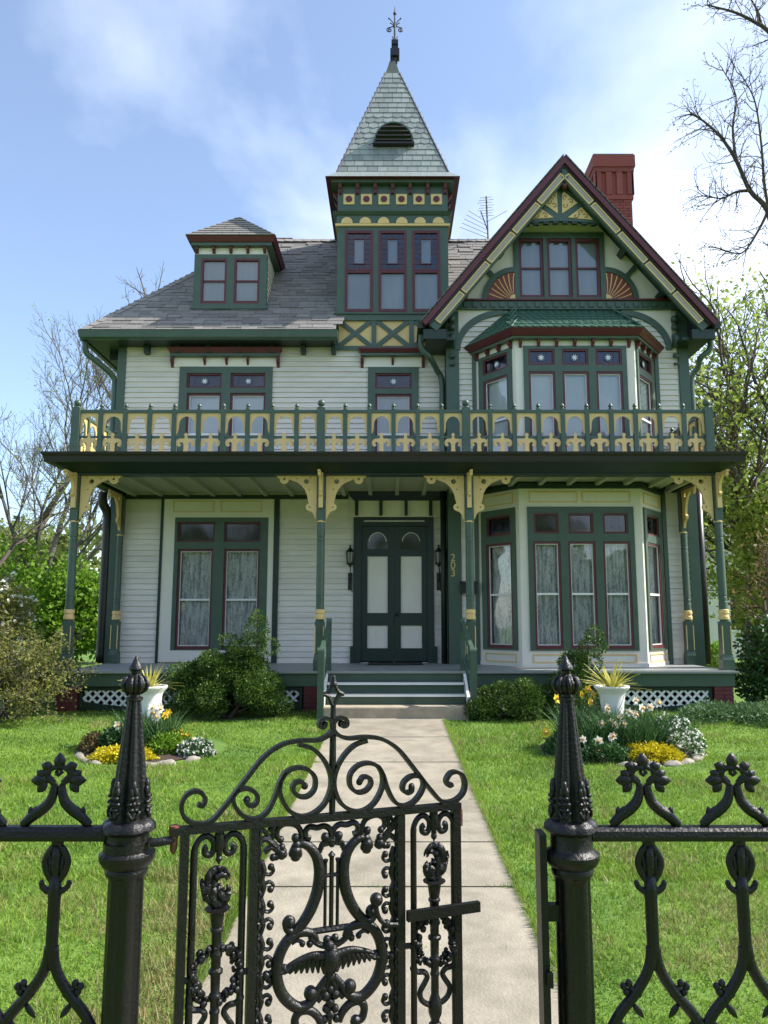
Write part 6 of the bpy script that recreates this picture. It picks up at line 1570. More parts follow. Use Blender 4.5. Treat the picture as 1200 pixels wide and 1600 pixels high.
def blob_bush(name, base, label, lumps, nleaf, lsize, material, seed, cat='shrub', group=None, shell=.55, stem=True, dirout=.6, wid=.55, blossoms=None, stems=6):
    """bush of leaf lumps: lumps = (x,y,z,rx,ry,rz) absolute"""
    rs = np.random.default_rng(seed); o = empty(name, base, label, cat, group)
    vol = np.array([l[3]*l[4] + l[4]*l[5] + l[3]*l[5] for l in lumps]); cnt = (nleaf*vol/vol.sum()).astype(int)
    prt = []; bl = []
    for l, c in zip(lumps, cnt):
        d = rs.normal(size=(c, 3)); d /= np.linalg.norm(d, axis=1, keepdims=True)
        nz = np.array([noise.noise(Vector((q[0]*2.3 + l[0]*3, q[1]*2.3 + l[1], q[2]*2.3 + l[2]*2))) for q in d[:]]) if c < 9000 else np.zeros(c)
        r_ = (shell + (1 - shell)*rs.random(c)**.6)*(1 + .33*nz)
        C = np.array(l[:3]) + d*r_[:, None]*np.array(l[3:])
        D = d*dirout + rs.normal(size=(c, 3))*.55 + np.array([0, 0, .15]); C[:, 2] = np.maximum(C[:, 2], base[2] + .02)
        prt.append(leaf_quads(C, lsize*(.6 + .8*rs.random(c)), D, wid=wid, r=rs))
        if blossoms:
            nb = int(blossoms[0]*c/cnt.sum()); ii = rs.integers(0, c, nb)
            bl.append(leaf_quads(np.repeat(C[ii] + d[ii]*.04, 5, 0), blossoms[1], r=rs, wid=.8))
    leafobj('foliage', prt, material, o)
    if bl: leafobj('blossom', bl, blossoms[2], o)
    if stem:
        m = MB()
        for k in range(stems):
            l = lumps[k % len(lumps)]; a = rs.random()*6.28
            m.tube(catmull([(base[0] + .1*math.cos(a), base[1] + .1*math.sin(a), base[2] - .02), ((base[0] + l[0])/2 + .05*rs.normal(), (base[1] + l[1])/2, (base[2] + l[2])/2), (l[0], l[1], l[2])], 4), [.03*(1 - .08*i) for i in range(9)], 5)
        mk('stem', m, 'bark', o, True)
    return o
rs0 = np.random.default_rng(4)
def lumps_in(n, x0, x1, y0, y1, z0, z1, r0, r1):
    return [(rs0.uniform(x0, x1), rs0.uniform(y0, y1), rs0.uniform(z0, z1), r, r*rs0.uniform(.8, 1.1), r*rs0.uniform(.7, 1.0)) for r in rs0.uniform(r0, r1, n)]
blob_bush('leafy_bush', (-11.2, 25.2, GR), 'tall bright green leafy bush left of the porch', lumps_in(22, -13.4, -9.3, 24.6, 26.2, .8, 2.9, .6, 1.0) + [(-12.2, 25, 3.5, .9, .9, .8), (-10.4, 25, 2.9, .8, .9, .8)], 13000, .17, 'leaf_bright', 8)
blob_bush('flowering_bush', (-6.4, 11.9, GR), 'shrub with small white blossom at the left edge', lumps_in(12, -7.0, -5.8, 11.7, 12.1, .6, 2.15, .28, .42), 4500, .07, 'leaf_olive', 9, blossoms=(420, .05, 'petal_white'))
# twiggy shrub at the left corner
tw = dict(wig=.22, up=.0, tap=.4, n=[3, 3, 3], len=.6, ang=.6, thin=.6, seg=5, leaf_from=2, rmin=.0035, start=.25)
rs1 = np.random.default_rng(21)
make_tree('twiggy_shrub', (-5.7, 11.2, gz(11.3)), 'tangled twiggy shrub with small yellow green leaves beside the left porch corner',
    [((-5.7 + rs1.normal()*.35, 11.2 + rs1.normal()*.25, gz(11.3)), (rs1.normal()*.5 + .05, rs1.normal()*.4, 1), rs1.uniform(.75, 1.15), .014) for k in range(30)], tw, 2, 'leaf_olive', 12000, .045, 22, bark='twig', cat='shrub', spread=.05)
make_tree('twiggy_shrub', (-6.9, 10.6, gz(10.6)), 'low twiggy shrub at the left picture edge in front of the blossom',
    [((-6.9 + rs1.normal()*.4, 10.6 + rs1.normal()*.25, gz(10.6)), (rs1.normal()*.5, rs1.normal()*.4, 1), rs1.uniform(.7, 1.1), .014) for k in range(22)], tw, 2, 'leaf_olive', 8000, .045, 23, bark='twig', cat='shrub', spread=.05)
blob_bush('low_shrub', (-6.1, 13.2, GR), 'soft yellow green plant beside the left end of the porch', lumps_in(6, -6.5, -5.6, 12.8, 13.6, .35, .9, .22, .36), 4000, .07, 'leaf_spring', 31)
# ---- right side
R1 = [[(1235, 420), (1200, 330), (1172, 298), (1150, 250), (1126, 214), (1100, 190), (1080, 178)], [(1172, 298), (1150, 300), (1128, 310), (1105, 306)], [(1150, 250), (1145, 200), (1150, 150), (1130, 110)], [(1200, 330), (1185, 360), (1160, 395), (1130, 390)], [(1215, 380), (1196, 300), (1190, 230), (1180, 160), (1160, 120)], [(1230, 60), (1190, 40), (1150, 20), (1105, 8)], [(1190, 40), (1180, 10), (1160, -20)]]
o = empty('overhanging_tree', (9.6, 13.2, GR), 'dark bare branched tree reaching in from the right edge', 'tree')
out_, tips = [], []; rs2 = np.random.default_rng(12)
tk = [(9.6, 13.2, GR), (9.5, 13.2, 3.0), (9.1, 13.1, 6.0), (8.6, 13.0, 8.6), (8.3, 12.9, 11.0), (8.2, 12.8, 13.5)]
out_.append(([Vector(p) for p in catmull(tk, 4)], [.30 - .20*i/20 for i in range(21)], 4))
for k, pth in enumerate(R1):
    P = [Vector(at(px, py, 12.8 + .12*k)) for (px, py) in pth]
    if k in (0, 5): P = [Vector(tk[3 if k == 0 else 5])] + P
    c = catmull(P, 4); n = len(c); r0 = .06 if k in (0, 5) else .03
    if k == 4: r0 = .035
    out_.append((c, [max(r0*(1 - .85*i/n), .008) for i in range(n)], 3))
    for i in range(3, n):
        for q in range(2):
            d = (c[i] - c[i-1]).normalized() + Vector((rs2.normal(), rs2.normal(), rs2.normal()))*.8
            grow(c[i], d, rs2.uniform(.25, .6), .010, 1, dict(wig=.25, up=.02, tap=.4, n=[2, 2], len=.6, ang=.7, thin=.6, seg=4, leaf_from=1, rmin=.004), out_, tips, rs2)
mk('trunk', limbs_mesh(out_), 'bark', o, True)
T = np.array([tuple(q) for q, l in tips]); idx = rs2.integers(0, len(T), 1500); leafobj('crown', [leaf_quads(T[idx] + rs2.normal(size=(1500, 3))*.04, .045, r=rs2)], 'leaf_brown', o)
make_tree('spring_tree', (9.6, 21, GR), 'tall tree with sparse light green leaves right of the gable',
    [((9.7, 21, GR), (-.03, 0, 1), 4.6, .24), ((9.6, 21, 4.0), (-.12, 0, 1), 4.6, .15), ((9.7, 21, 3.4), (.5, 0, 1), 4.2, .14)], dict(ST_, up=.09, len=.70, wig=.15, rmin=.007, n=[2, 3, 3, 4], thin=.56), 4, 'leaf_spring', 8000, .14, 33, spread=.30)
make_tree('spring_tree', (12.0, 24, GR), 'leafy light green tree at the right edge',
    [((12.0, 24, GR), (-.05, 0, 1), 3.4, .24), ((12.0, 24, 2.6), (-.5, 0, 1), 3.4, .16)], dict(ST_, up=.05, len=.72), 4, 'leaf_spring', 9000, .17, 34, spread=.4)
make_tree('bare_tree', (10.8, 32, GR), 'fine bare tree behind the right side of the gable',
    [((10.8, 32, GR), (-.02, 0, 1), 6.0, .26)], dict(ST_, up=.05, wig=.14, rmin=.010, n=[3, 3, 4, 5, 5]), 4, 'leaf_spring', 2500, .09, 35, bark='twig', spread=.25)
make_tree('copper_tree', (9.0, 17.6, GR), 'slender brownish leaved tree beside the right end of the porch',
    [((8.9, 17.6, GR), (0, 0, 1), 1.9, .09), ((9.1, 17.7, .4), (.2, 0, 1), 1.9, .07)], dict(ST_, up=.08, len=.66, wig=.14), 3, 'leaf_brown', 1800, .10, 36, spread=.22)
blob_bush('leafy_bush', (9.4, 19.5, GR), 'loose light green bush right of the porch', lumps_in(22, 8.6, 11.2, 19, 20.4, .6, 4.8, .5, .8), 11000, .13, 'leaf_spring', 41)
blob_bush('leafy_bush', (12.6, 23, GR), 'large pale green bush at the right picture edge', lumps_in(14, 10.8, 14, 22.4, 24, .8, 4.4, .7, 1.1), 9000, .18, 'leaf_spring', 42)
blob_bush('evergreen_shrub', (6.3, 12.6, GR), 'dark glossy evergreen shrub at the right porch corner', lumps_in(12, 5.9, 6.9, 12.4, 13.0, .45, 1.7, .28, .42) + [(5.75, 12.3, .5, .28, .25, .28), (5.8, 12.4, .85, .26, .25, .28), (6.0, 12.3, .4, .35, .3, .25), (6.5, 12.3, .4, .4, .3, .3)], 9000, .075, 'leaf_dark', 43, blossoms=(60, .03, 'petal_white'))
blob_bush('low_shrub', (6.0, 14.6, GR), 'small yellow green shrub behind the right porch post', lumps_in(5, 5.75, 6.4, 14.4, 14.9, .5, 1.15, .22, .34), 3500, .05, 'leaf_bright', 44)
# spreading juniper at the right
jn = [(4.35 + .3*k + rs0.normal()*.05, 11.35 + rs0.normal()*.18, gz(11.3) + .09, .34, .32, .13) for k in range(9)] + [(5.2 + .35*k, 10.9 + rs0.normal()*.1, gz(11) + .08, .36, .28, .11) for k in range(5)]
blob_bush('spreading_juniper', (5.4, 11.2, gz(11.2)), 'low feathery juniper spreading in front of the right lattice', jn, 12000, .07, 'leaf_juniper', 45, stem=False, wid=.25)
# far background trees
for k, (x, y, h, mt, lb) in enumerate(((-17.5, 40, 7, 'leaf_far', 'far rounded tree low on the left horizon'), (-13.2, 44, 6, 'leaf_spring', 'far pale tree behind the bright bush'), (15.5, 38, 9, 'leaf_far', 'far tree mass behind the right bushes'), (20.5, 44, 11, 'leaf_spring', 'far tall pale tree at the right edge'), (-24, 46, 8, 'leaf_far', 'far tree beyond the left picture edge'))):
    blob_bush('far_tree', (x, y, GR), lb, lumps_in(9, x - 2.6, x + 2.6, y - 1, y + 1, h*.25, h*.8, 1.1, 1.9), 5000, .38, mt, 60 + k, cat='tree', stems=4)
# ---- foundation shrubs
def clumped(n, cx, cy, rx, ry, z0, z1, seed, top=None):
    r_ = np.random.default_rng(seed); L_ = []
    for k in range(n):
        a = r_.random()*6.28; t = r_.random(); z = z0 + (z1 - z0)*t; w_ = math.sqrt(max(.08, 1 - t*t*.9)); rr = r_.uniform(.12, .22)
        L_.append((cx + rx*w_*math.cos(a)*r_.uniform(.6, 1), cy + ry*w_*math.sin(a)*r_.uniform(.6, 1), z, rr, rr, rr*.8))
    return L_
gy = gz(11.6)
yl = clumped(90, -2.42, 11.55, .86, .42, gy + .15, gy + .85, 5) + [(-2.05, 11.5, 1.25, .2, .2, .18), (-2.0, 11.5, 1.48, .17, .17, .2), (-2.25, 11.45, 1.18, .17, .17, .14), (-2.4, 11.5, 1.30, .15, .15, .11), (-2.0, 11.55, 1.64, .10, .1, .12), (-1.8, 11.5, 1.22, .14, .14, .12), (-3.1, 11.5, .82, .2, .2, .16)]
blob_bush('yew_shrub', (-2.45, 11.55, gy), 'large billowy evergreen shrub left of the steps', yl, 80000, .032, 'leaf_yew', 71, shell=.8, dirout=1.3, wid=.42)
yr = clumped(40, 1.85, 11.5, .78, .36, gy + .08, gy + .40, 6)
blob_bush('yew_shrub', (1.85, 11.5, gy), 'low billowy evergreen shrub right of the steps', yr, 34000, .032, 'leaf_yew', 72, shell=.8, dirout=1.3, wid=.42)
yt = clumped(15, 2.75, 11.6, .28, .25, gy + .2, gy + .8, 7) + [(2.98, 11.55, 1.22, .2, .18, .14), (3.02, 11.55, 1.40, .13, .13, .12), (2.72, 11.55, 1.02, .17, .17, .13), (2.95, 11.6, .98, .18, .18, .16)]
blob_bush('yew_shrub', (2.8, 11.6, gy), 'upright evergreen shrub behind the right urn', yt, 18000, .032, 'leaf_yew', 73, shell=.8, dirout=1.3, wid=.42)
# ---- urns, beds
def urn(x, y, label, s=1.0):
    z = gz(y); o = empty('garden_urn', (x, y, z), label, 'urn', 'white urns in the flower beds')
    mk('pedestal', MB().box(x - .13, x + .13, y - .13, y + .13, z, z + .10), 'white_paint', o)
    p = mk('bowl', MB().lathe((x, y, z), [(.10, .10), (.115, .11), (.14, .105), (.17, .055), (.22, .05), (.25, .075), (.28, .11), (.33, .128), (.40, .132), (.50, .136), (.60, .148), (.65, .168), (.68, .20), (.70, .208), (.715, .204), (.712, .175), (.66, .145), (.64, .02)], 28), 'white_paint', o, True); smooth_by_angle(p, 35)
    mk('potting_soil', MB().lathe((x, y, z), [(.655, .144), (.665, .01)], 16), 'soil', o)
    return z
def yucca(x, y, z, label, seed, n=60, ln=.36):
    rs = np.random.default_rng(seed); o = empty('yucca', (x, y, z), label, 'plant', 'spiky plants in the urns'); V_, F_ = [], []
    for k in range(n):
        a = rs.random()*6.28; el = R(rs.uniform(12, 80)); l = ln*rs.uniform(.7, 1.15)*(1.0 if el > .5 else 1.1); wd = .013; dx, dy = math.cos(a), math.sin(a); px_, py_ = -dy, dx
        b0 = len(V_)*1; rows = []
        for i in range(5):
            t = i/4; hh_ = l*t*math.cos(el) + .02; zz_ = l*t*math.sin(el) - .10*t*t*math.cos(el)
            w_ = wd*(.7 + .5*t if t < .4 else 1.0*(1 - t)/.6 + .02)
            rows.append([(x + dx*hh_ + px_*w_, y + dy*hh_ + py_*w_, z + zz_), (x + dx*hh_ - px_*w_, y + dy*hh_ - py_*w_, z + zz_ + .003)])
        for i in range(4):
            q = [rows[i][0], rows[i][1], rows[i+1][1], rows[i+1][0]]; n0 = len(V_); V_ += q; F_.append((n0, n0+1, n0+2, n0+3))
    # weld each blade so that it counts as one leaf
    v = np.array(V_); f = np.array(F_)
    leafobj('leaves', [(v, f)], 'yucca_leaf', o)
UL, UR = (-2.88, 9.35), (2.62, 9.35)
zu = urn(*UL, 'white garden urn in the left flower bed'); yucca(UL[0], UL[1], zu + .67, 'spiky yellow green plant in the left urn', 81)
zu = urn(*UR, 'white garden urn in the right flower bed'); yucca(UR[0], UR[1], zu + .67, 'spiky yellow green plant in the right urn', 82, 66, .42)
def bed(cx, cy, rx, ry, label, seed):
    rs = np.random.default_rng(seed); rows = []
    for i in range(7):
        t = i/6; row = []
        for k in range(33):
            a = 2*math.pi*k/32; x = cx + rx*t*math.cos(a); y = cy + ry*t*math.sin(a)
            row.append((x, y, gz(y) + .012 + .05*(1 - t*t) + (.012*noise.noise(Vector((x*9, y*9, 0))) if t < .99 else 0)))
        rows.append(row)
    m = MB().quadstrip(rows[::-1]); o = mk('flower_bed', m, 'soil'); props(o, label, kind='structure')
bed(-2.78, 9.2, .70, .80, 'soil of the left flower bed', 1); bed(2.62, 9.2, .88, .85, 'soil of the right flower bed', 2)
def stones(cx, cy, rx, ry, angs, side):
    for k, a in enumerate(angs):
        x, y = cx + rx*math.cos(R(a)), cy + ry*math.sin(R(a)); z = gz(y)
        l = random.uniform(.07, .14); m = MB().ball((0, 0, .0), 1, 12, 8, (l, random.uniform(.05, .07), random.uniform(.03, .05)))
        ta = math.atan2(ry*math.cos(R(a)), -rx*math.sin(R(a))); cs, sn = math.cos(ta), math.sin(ta)
        vs = []
        for p in m.v:
            q = Vector(p); nn = noise.noise(q*16 + Vector((k*3.1, side*7, 0)))*.38 + 1; q = Vector((q.x*nn, q.y*nn, max(min(q.z*nn, .055), -.03)))
            vs.append((x + q.x*cs - q.y*sn, y + q.x*sn + q.y*cs, z + q.z))
        m.v = vs; o = mk('edging_stone', m, 'edging', None, True)
        pos = ['leftmost tip', 'left side beside the withered plant', 'left front corner', 'front under the yellow sedum', 'front edge left of the middle', 'front edge right of the middle', 'right front below the green mound', 'right front corner below the candytuft', 'rightmost tip'] if side < 0 else ['leftmost tip', 'left front', 'front below the daffodils', 'front left under the sedum', 'front right under the sedum', 'right front corner', 'right side below the candytuft', 'rightmost tip']
        props(o, 'pale edging stone at the %s of the %s flower bed' % (pos[k], 'left' if side < 0 else 'right'), 'stone', 'stones edging the flower beds')
stones(-2.75, 9.2, .80, .87, (186, 203, 214, 229, 240, 272, 284, 297, 318), -1); stones(2.62, 9.2, .90, .87, (200, 226, 262, 278, 293, 307, 322, 338), 1)
# flowers
def petal_bloom(rp, cup):
    m = MB()
    for i in range(6):
        a = i*math.pi/3; d = Vector((math.cos(a), math.sin(a), .25)).normalized(); s = Vector((-math.sin(a), math.cos(a), 0))
        m.add([(0, 0, 0), tuple(d*rp*.55 + s*rp*.30), tuple(d*rp), tuple(d*rp*.55 - s*rp*.30)], [(0, 1, 2, 3)])
    return m
bl_me = {k: mesh_of(petal_bloom(.05, 0), k, name='bloom_' + k) for k in ('petal_white', 'petal_yellow', 'petal_gold')}
cup_me = mesh_of(MB().lathe((0, 0, 0), [(0, .008), (.012, .011), (.026, .013), (.030, .016)], 8), 'daff_cup', True, 'cup')
def blades(cx, cy, rx, ry, n, hmin, hmax, wd, seed, lean=.28):
    rs = np.random.default_rng(seed); V_, F_ = [], []
    for k in range(n):
        a = rs.random()*6.28; t = math.sqrt(rs.random()); x, y = cx + rx*t*math.cos(a), cy + ry*t*math.sin(a); z = gz(y) + .02
        h = rs.uniform(hmin, hmax); dx, dy = rs.normal()*lean + (x - cx)*.5, rs.normal()*lean + (y - cy)*.5; b = rs.random()*6.28; px_, py_ = math.cos(b)*wd, math.sin(b)*wd; n0 = len(V_)
        for i in range(5):
            q = i/4; w_ = (1 - q**3*.9); cx_, cy_, cz_ = x + dx*h*q*q, y + dy*h*q*q, z + h*q*(1 - .12*q)
            V_ += [(cx_ - px_*w_, cy_ - py_*w_, cz_), (cx_ + px_*w_, cy_ + py_*w_, cz_)]
        for i in range(4): F_.append((n0 + 2*i, n0 + 2*i + 1, n0 + 2*i + 3, n0 + 2*i + 2))
    return np.array(V_), np.array(F_)
def daffodils(name, cx, cy, rx, ry, n, hm, heads, label, seed):
    rs = np.random.default_rng(seed); o = empty(name, (cx, cy, gz(cy)), label, 'flowers')
    leafobj('leaves', [blades(cx, cy, rx, ry, n, hm*.6, hm*1.05, .006, seed)], 'daff_leaf', o)
    stm = MB()
    for (hx_, hy_, hz_, k) in heads:
        stm.tube([(hx_*.7 + cx*.3, hy_*.8 + cy*.2, gz(hy_)), (hx_*.9 + cx*.1, hy_, hz_*.6), (hx_, hy_ + .015, hz_)], .004, 4)
        rot = (R(rs.uniform(70, 100)), R(rs.uniform(-20, 20)), R(rs.uniform(-50, 50)))
        b = link('bloom', bl_me[k], o, (hx_, hy_, hz_), rot=rot, scale=(rs.uniform(1.0, 1.35),)*3)
        c = bpy.data.objects.new('cup', cup_me); col.objects.link(c); c.parent = b
    mk('stems', stm, 'leaf_juniper', o)
def hp(px, py, Y, k): p = at(px, py, Y); return (p[0], Y, p[2], k)
hd1 = [hp(px, py, Y, k) for (px, py, Y, k) in ((250, 1108, 9.0, 'petal_white'), (243, 1113, 9.0, 'petal_white'), (247, 1120, 8.95, 'petal_white'), (263, 1113, 9.05, 'petal_yellow'), (258, 1117, 9.0, 'petal_yellow'), (237, 1106, 9.1, 'petal_white'), (184, 1134, 9.0, 'petal_white'), (252, 1103, 9.1, 'petal_white'))]
daffodils('daffodil_clump', -2.82, 9.08, .32, .2, 560, .52, hd1, 'daffodils with pale blooms in front of the left urn', 91)
hd2 = [hp(px, py, Y, k) for (px, py, Y, k) in ((940, 1131, 8.75, 'petal_white'), (955, 1128, 8.8, 'petal_white'), (962, 1133, 8.75, 'petal_white'), (973, 1131, 8.8, 'petal_white'), (983, 1113, 8.9, 'petal_white'), (992, 1116, 8.9, 'petal_white'), (1002, 1107, 9.0, 'petal_white'), (947, 1106, 9.0, 'petal_white'), (950, 1112, 9.0, 'petal_white'), (953, 1152, 8.6, 'petal_white'), (936, 1157, 8.55, 'petal_white'), (958, 1150, 8.6, 'petal_white'), (966, 1122, 8.9, 'petal_white'), (992, 1094, 9.05, 'petal_white'), (1028, 1098, 9.1, 'petal_white'), (934, 1173, 8.5, 'petal_white'), (912, 1155, 8.6, 'petal_white'), (1017, 1105, 9.0, 'petal_white'))]
daffodils('daffodil_clump', 2.74, 8.98, .42, .34, 1000, .56, hd2, 'broad clump of white daffodils in front of the right urn', 92)
hd3 = [hp(px, py, Y, k) for (px, py, Y, k) in ((918, 1077, 9.3, 'petal_gold'), (908, 1085, 9.3, 'petal_yellow'), (921, 1096, 9.2, 'petal_yellow'), (869, 1092, 9.3, 'petal_yellow'), (927, 1085, 9.3, 'petal_gold'), (853, 1145, 9.0, 'petal_yellow'))]
daffodils('daffodil_clump', 2.25, 9.05, .32, .36, 800, .56, hd3, 'dark leaved daffodils with yellow blooms left of the right urn', 93)
def mound(name, x, y, rx, ry, rz, n, ls, material, label, seed, flower=None, cat='flowers'):
    rs = np.random.default_rng(seed); o = empty(name, (x, y, gz(y)), label, cat)
    d = rs.normal(size=(n, 3)); d[:, 2] = np.abs(d[:, 2]); d /= np.linalg.norm(d, axis=1, keepdims=True)
    r_ = .75 + .25*rs.random(n); bump = np.array([noise.noise(Vector((q[0]*4 + seed, q[1]*4, q[2]*4))) for q in d])
    C = np.array([x, y, gz(y) + .01]) + d*(r_*(1 + .25*bump))[:, None]*np.array([rx, ry, rz])
    leafobj('leaves', [leaf_quads(C, ls*(.6 + .8*rs.random(n)), d*.7 + rs.normal(size=(n, 3))*.5, wid=.6, r=rs)], material, o)
    if flower:
        nf, fs, fm_ = flower; ii = rs.choice(n, nf)
        leafobj('blossom', [leaf_quads(np.repeat(C[ii] + d[ii]*.015, 4, 0), fs, np.repeat(d[ii]*.4, 4, 0) + rs.normal(size=(nf*4, 3))*.7, wid=.8, r=rs)], fm_, o)
    return o
mound('sedum_mound', -2.92, 8.62, .36, .20, .13, 4500, .028, 'sedum', 'bright yellow sedum mound at the front of the left bed', 101)
mound('sedum_mound', 2.80, 8.62, .36, .22, .17, 5500, .028, 'sedum', 'bright yellow sedum mound at the front of the right bed', 102)
mound('golden_flowers', -2.45, 9.1, .18, .16, .22, 1500, .03, 'leaf_bright', 'golden flowered clump behind the left bed white flowers', 103, (160, .028, 'petal_gold'))
mound('candytuft', -2.18, 8.85, .2, .16, .17, 1800, .03, 'daff_leaf', 'white candytuft at the right end of the left bed', 104, (170, .030, 'petal_white'))
mound('candytuft', 3.17, 8.9, .32, .32, .40, 3600, .03, 'daff_leaf', 'white candytuft at the right end of the right bed', 105, (380, .032, 'petal_white'))
mound('green_mound', 2.3, 8.55, .3, .16, .18, 2200, .035, 'daff_leaf', 'dark green ground plant below the white daffodils of the right bed', 110, cat='plant')
mound('green_mound', -2.55, 8.95, .22, .22, .22, 2200, .04, 'leaf_bright', 'leafy green mound in the middle of the left bed', 106, cat='plant')
mound('green_mound', -3.15, 9.15, .22, .25, .26, 2200, .045, 'daff_leaf', 'dark green grassy mound at the left of the left bed', 107, cat='plant')
mound('withered_plant', -3.4, 9.1, .17, .2, .20, 1600, .035, 'leaf_brown', 'rusty brown withered plant at the left end of the left bed', 108, cat='plant')
mound('green_mound', 1.98, 8.95, .26, .3, .24, 2800, .035, 'daff_leaf', 'dark green ground plant at the left end of the right bed', 109, cat='plant')
# ================================================================== neighbours behind
nb = empty('neighbour_house', (-13.6, 35, GR), 'white neighbouring house with grey roof far left behind the porch', 'house')
mk('wall', MB().box(-16.6, -12.4, 34, 38, GR, 1.9), 'neigh_white', nb)
mk('roof', MB().add([(-16.9, 33.7, 1.9), (-12.1, 33.7, 1.9), (-12.1, 38.3, 1.9), (-16.9, 38.3, 1.9), (-16.9, 36, 3.2), (-12.1, 36, 3.2)], [(0,1,5,4),(2,3,4,5),(0,4,3),(1,2,5)]), 'neigh_roof', nb)
for x in (-15.6, -13.6): 
    w_ = mk('window', ring(MB(), frame(0, 33.98), x, x + .7, .8, 1.7, -.03, .02, .06), 'white_paint', nb); mk('pane', MB().box(x + .06, x + .64, 33.985, 33.995, .86, 1.64), 'room_dark', w_)
nb = empty('neighbour_house', (13, 30, GR), 'pale grey neighbouring house hidden behind the right bushes', 'house')
mk('wall', MB().box(10.2, 16.5, 29, 34, GR, 4.6), 'neigh_white', nb)
mk('roof', MB().add([(9.9, 28.7, 4.5), (16.8, 28.7, 4.5), (16.8, 34.3, 4.5), (9.9, 34.3, 4.5), (9.9, 31.5, 7), (16.8, 31.5, 7)], [(0,1,5,4),(2,3,4,5),(0,4,3),(1,2,5)]), 'neigh_roof', nb)
for x in (10.9, 12.6):
    w_ = mk('window', ring(MB(), frame(0, 28.98), x, x + .8, 1.2, 2.6, -.03, .02, .07), 'white_paint', nb); mk('pane', MB().box(x + .07, x + .73, 28.985, 28.995, 1.27, 2.53), 'room_dark', w_)
# unseen tree mass added behind the viewer to shade low sky, mirrored in panes
rsw = np.random.default_rng(77); nW = 16000
Cw = np.stack([rsw.uniform(-34, 34, nW), rsw.uniform(-30, -20, nW), 9.5*rsw.random(nW)**.8], 1); Cw[:, 2] *= .75 + .35*np.sin(Cw[:, 0]*.55) * np.cos(Cw[:, 0]*.21 + 1)
vw, fw = leaf_quads(Cw, .9*(.6 + .8*rsw.random(nW)), wid=.8, r=rsw)
o = npmesh('added_wood', vw, fw, 'leaf_far'); props(o, 'unseen mass of trees added to shade the low sky, mirrored in the window panes', 'wood', kind='stuff')
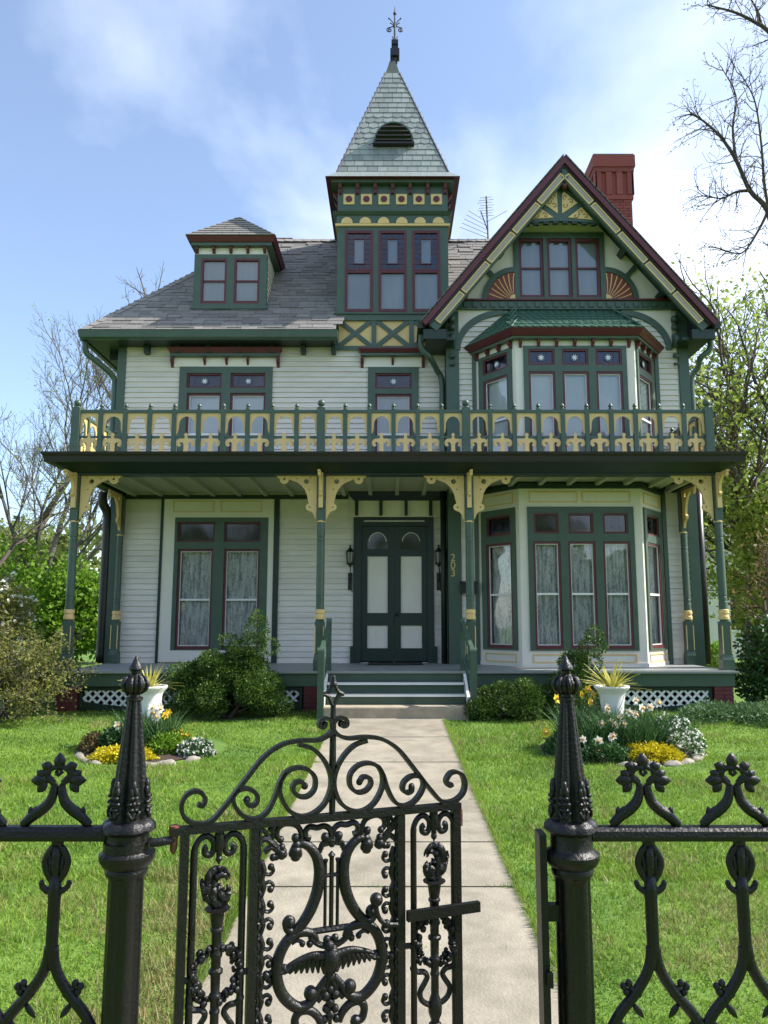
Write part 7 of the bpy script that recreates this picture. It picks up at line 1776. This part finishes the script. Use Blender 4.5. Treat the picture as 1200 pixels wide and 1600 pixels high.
# ================================================================== lawn grass
def grass(n, y0, y1, seed, hmin, hmax, wd):
    rs = np.random.default_rng(seed)
    y = y0 + (y1 - y0)*rs.random(n); half = .62*y + 1.0
    x = (rs.random(n)*2 - 1)*half
    keep = ~((x > PXL - .005 + .02*np.sin(y*9)) & (x < PXR + .005 + .02*np.sin(y*7)) & (y < 11.4))
    keep &= (((x + 2.75)/.82)**2 + ((y - 9.2)/.88)**2 > 1) & (((x - 2.62)/.92)**2 + ((y - 9.2)/.88)**2 > 1)
    keep &= ~((x > -1.05) & (x < 1.15) & (y > 11.25)); keep &= ~((y > 11.2 - .0) & (((x + 2.45)/.75)**2 + ((y - 11.55)/.4)**2 < 1))
    x, y = x[keep], y[keep]
    z = np.array([gz(q) for q in y])
    h = hmin + (hmax - hmin)*rs.random(len(x)); n_ = len(x)
    nz = np.array([noise.noise(Vector((a*1.1, b*1.1, 3.3))) + .6*noise.noise(Vector((a*3.7, b*3.7, 1.3))) for a, b in zip(x, y)])
    h *= np.clip(1 + .8*nz, .35, 2.0)
    a = rs.random(n_)*6.283; lx, ly = rs.normal(size=n_)*.55*h, rs.normal(size=n_)*.55*h
    w_ = wd*(.7 + .6*rs.random(n_))
    V_ = np.stack([np.stack([x - np.cos(a)*w_, y - np.sin(a)*w_, z], 1), np.stack([x + np.cos(a)*w_, y + np.sin(a)*w_, z], 1), np.stack([x + lx, y + ly, z + h], 1)], 1)
    dry = np.exp(-(((x + .95)/.45)**2 + ((y - 3.9)/.8)**2)) + .8*np.exp(-(((x - 1.7)/.5)**2 + ((y - 4.0)/.7)**2))
    pale = nz + .35*rs.normal(size=n_) + .75*dry > .48 + .25*(y > 5.5)
    return V_, pale
def joint_tufts():
    rs = np.random.default_rng(301); out_ = []
    for yj in cuts[1:-1]:
        n = 260; t = rs.random(n); x = PXL + (PXR - PXL)*np.where(rs.random(n) < .55, rs.random(n), np.where(rs.random(n) < .5, .06*rs.random(n), 1 - .06*rs.random(n)))
        keep = np.array([noise.noise(Vector((a*4, yj*7, 0))) for a in x]) > .08; x = x[keep]; n = len(x)
        y = yj + rs.normal(size=n)*.008; z = np.full(n, gz(yj) + .004); h = rs.uniform(.02, .045, n); a = rs.random(n)*6.283
        out_.append(np.stack([np.stack([x - np.cos(a)*.003, y - np.sin(a)*.003, z], 1), np.stack([x + np.cos(a)*.003, y + np.sin(a)*.003, z], 1), np.stack([x + rs.normal(size=n)*.02, y + rs.normal(size=n)*.02, z + h], 1)], 1))
    for side, xe in ((-1, PXL), (1, PXR)):       # ragged fringe leaning over both edges of the walk
        n = 9000; y = 2.2 + 9.0*rs.random(n); x = xe + side*np.abs(rs.normal(size=n))*.02 - side*.012; z = np.array([gz(q) for q in y]); h = rs.uniform(.03, .07, n); a = rs.random(n)*6.283
        out_.append(np.stack([np.stack([x - np.cos(a)*.004, y - np.sin(a)*.004, z], 1), np.stack([x + np.cos(a)*.004, y + np.sin(a)*.004, z], 1), np.stack([x - side*rs.random(n)*.05, y + rs.normal(size=n)*.03, z + h], 1)], 1))
    v = np.concatenate(out_); return v, rs.random(len(v)) < .12
GRS = [joint_tufts(), grass(130000, 2.2, 5.2, 201, .018, .048, .0030), grass(130000, 5.0, 8.8, 202, .02, .046, .0045), grass(90000, 8.6, 12.3, 203, .02, .045, .006)]
for k, (nm, mt, lb) in enumerate((('lawn_grass', 'grass', 'short bright green lawn grass'), ('dry_grass', 'grass_pale', 'pale dry tufts scattered in the lawn'))):
    vv = np.concatenate([v[p if k else ~p] for v, p in GRS]).reshape(-1, 3)
    o = npmesh(nm, vv, np.arange(len(vv)).reshape(-1, 3), mt); props(o, lb, 'grass', kind='stuff')
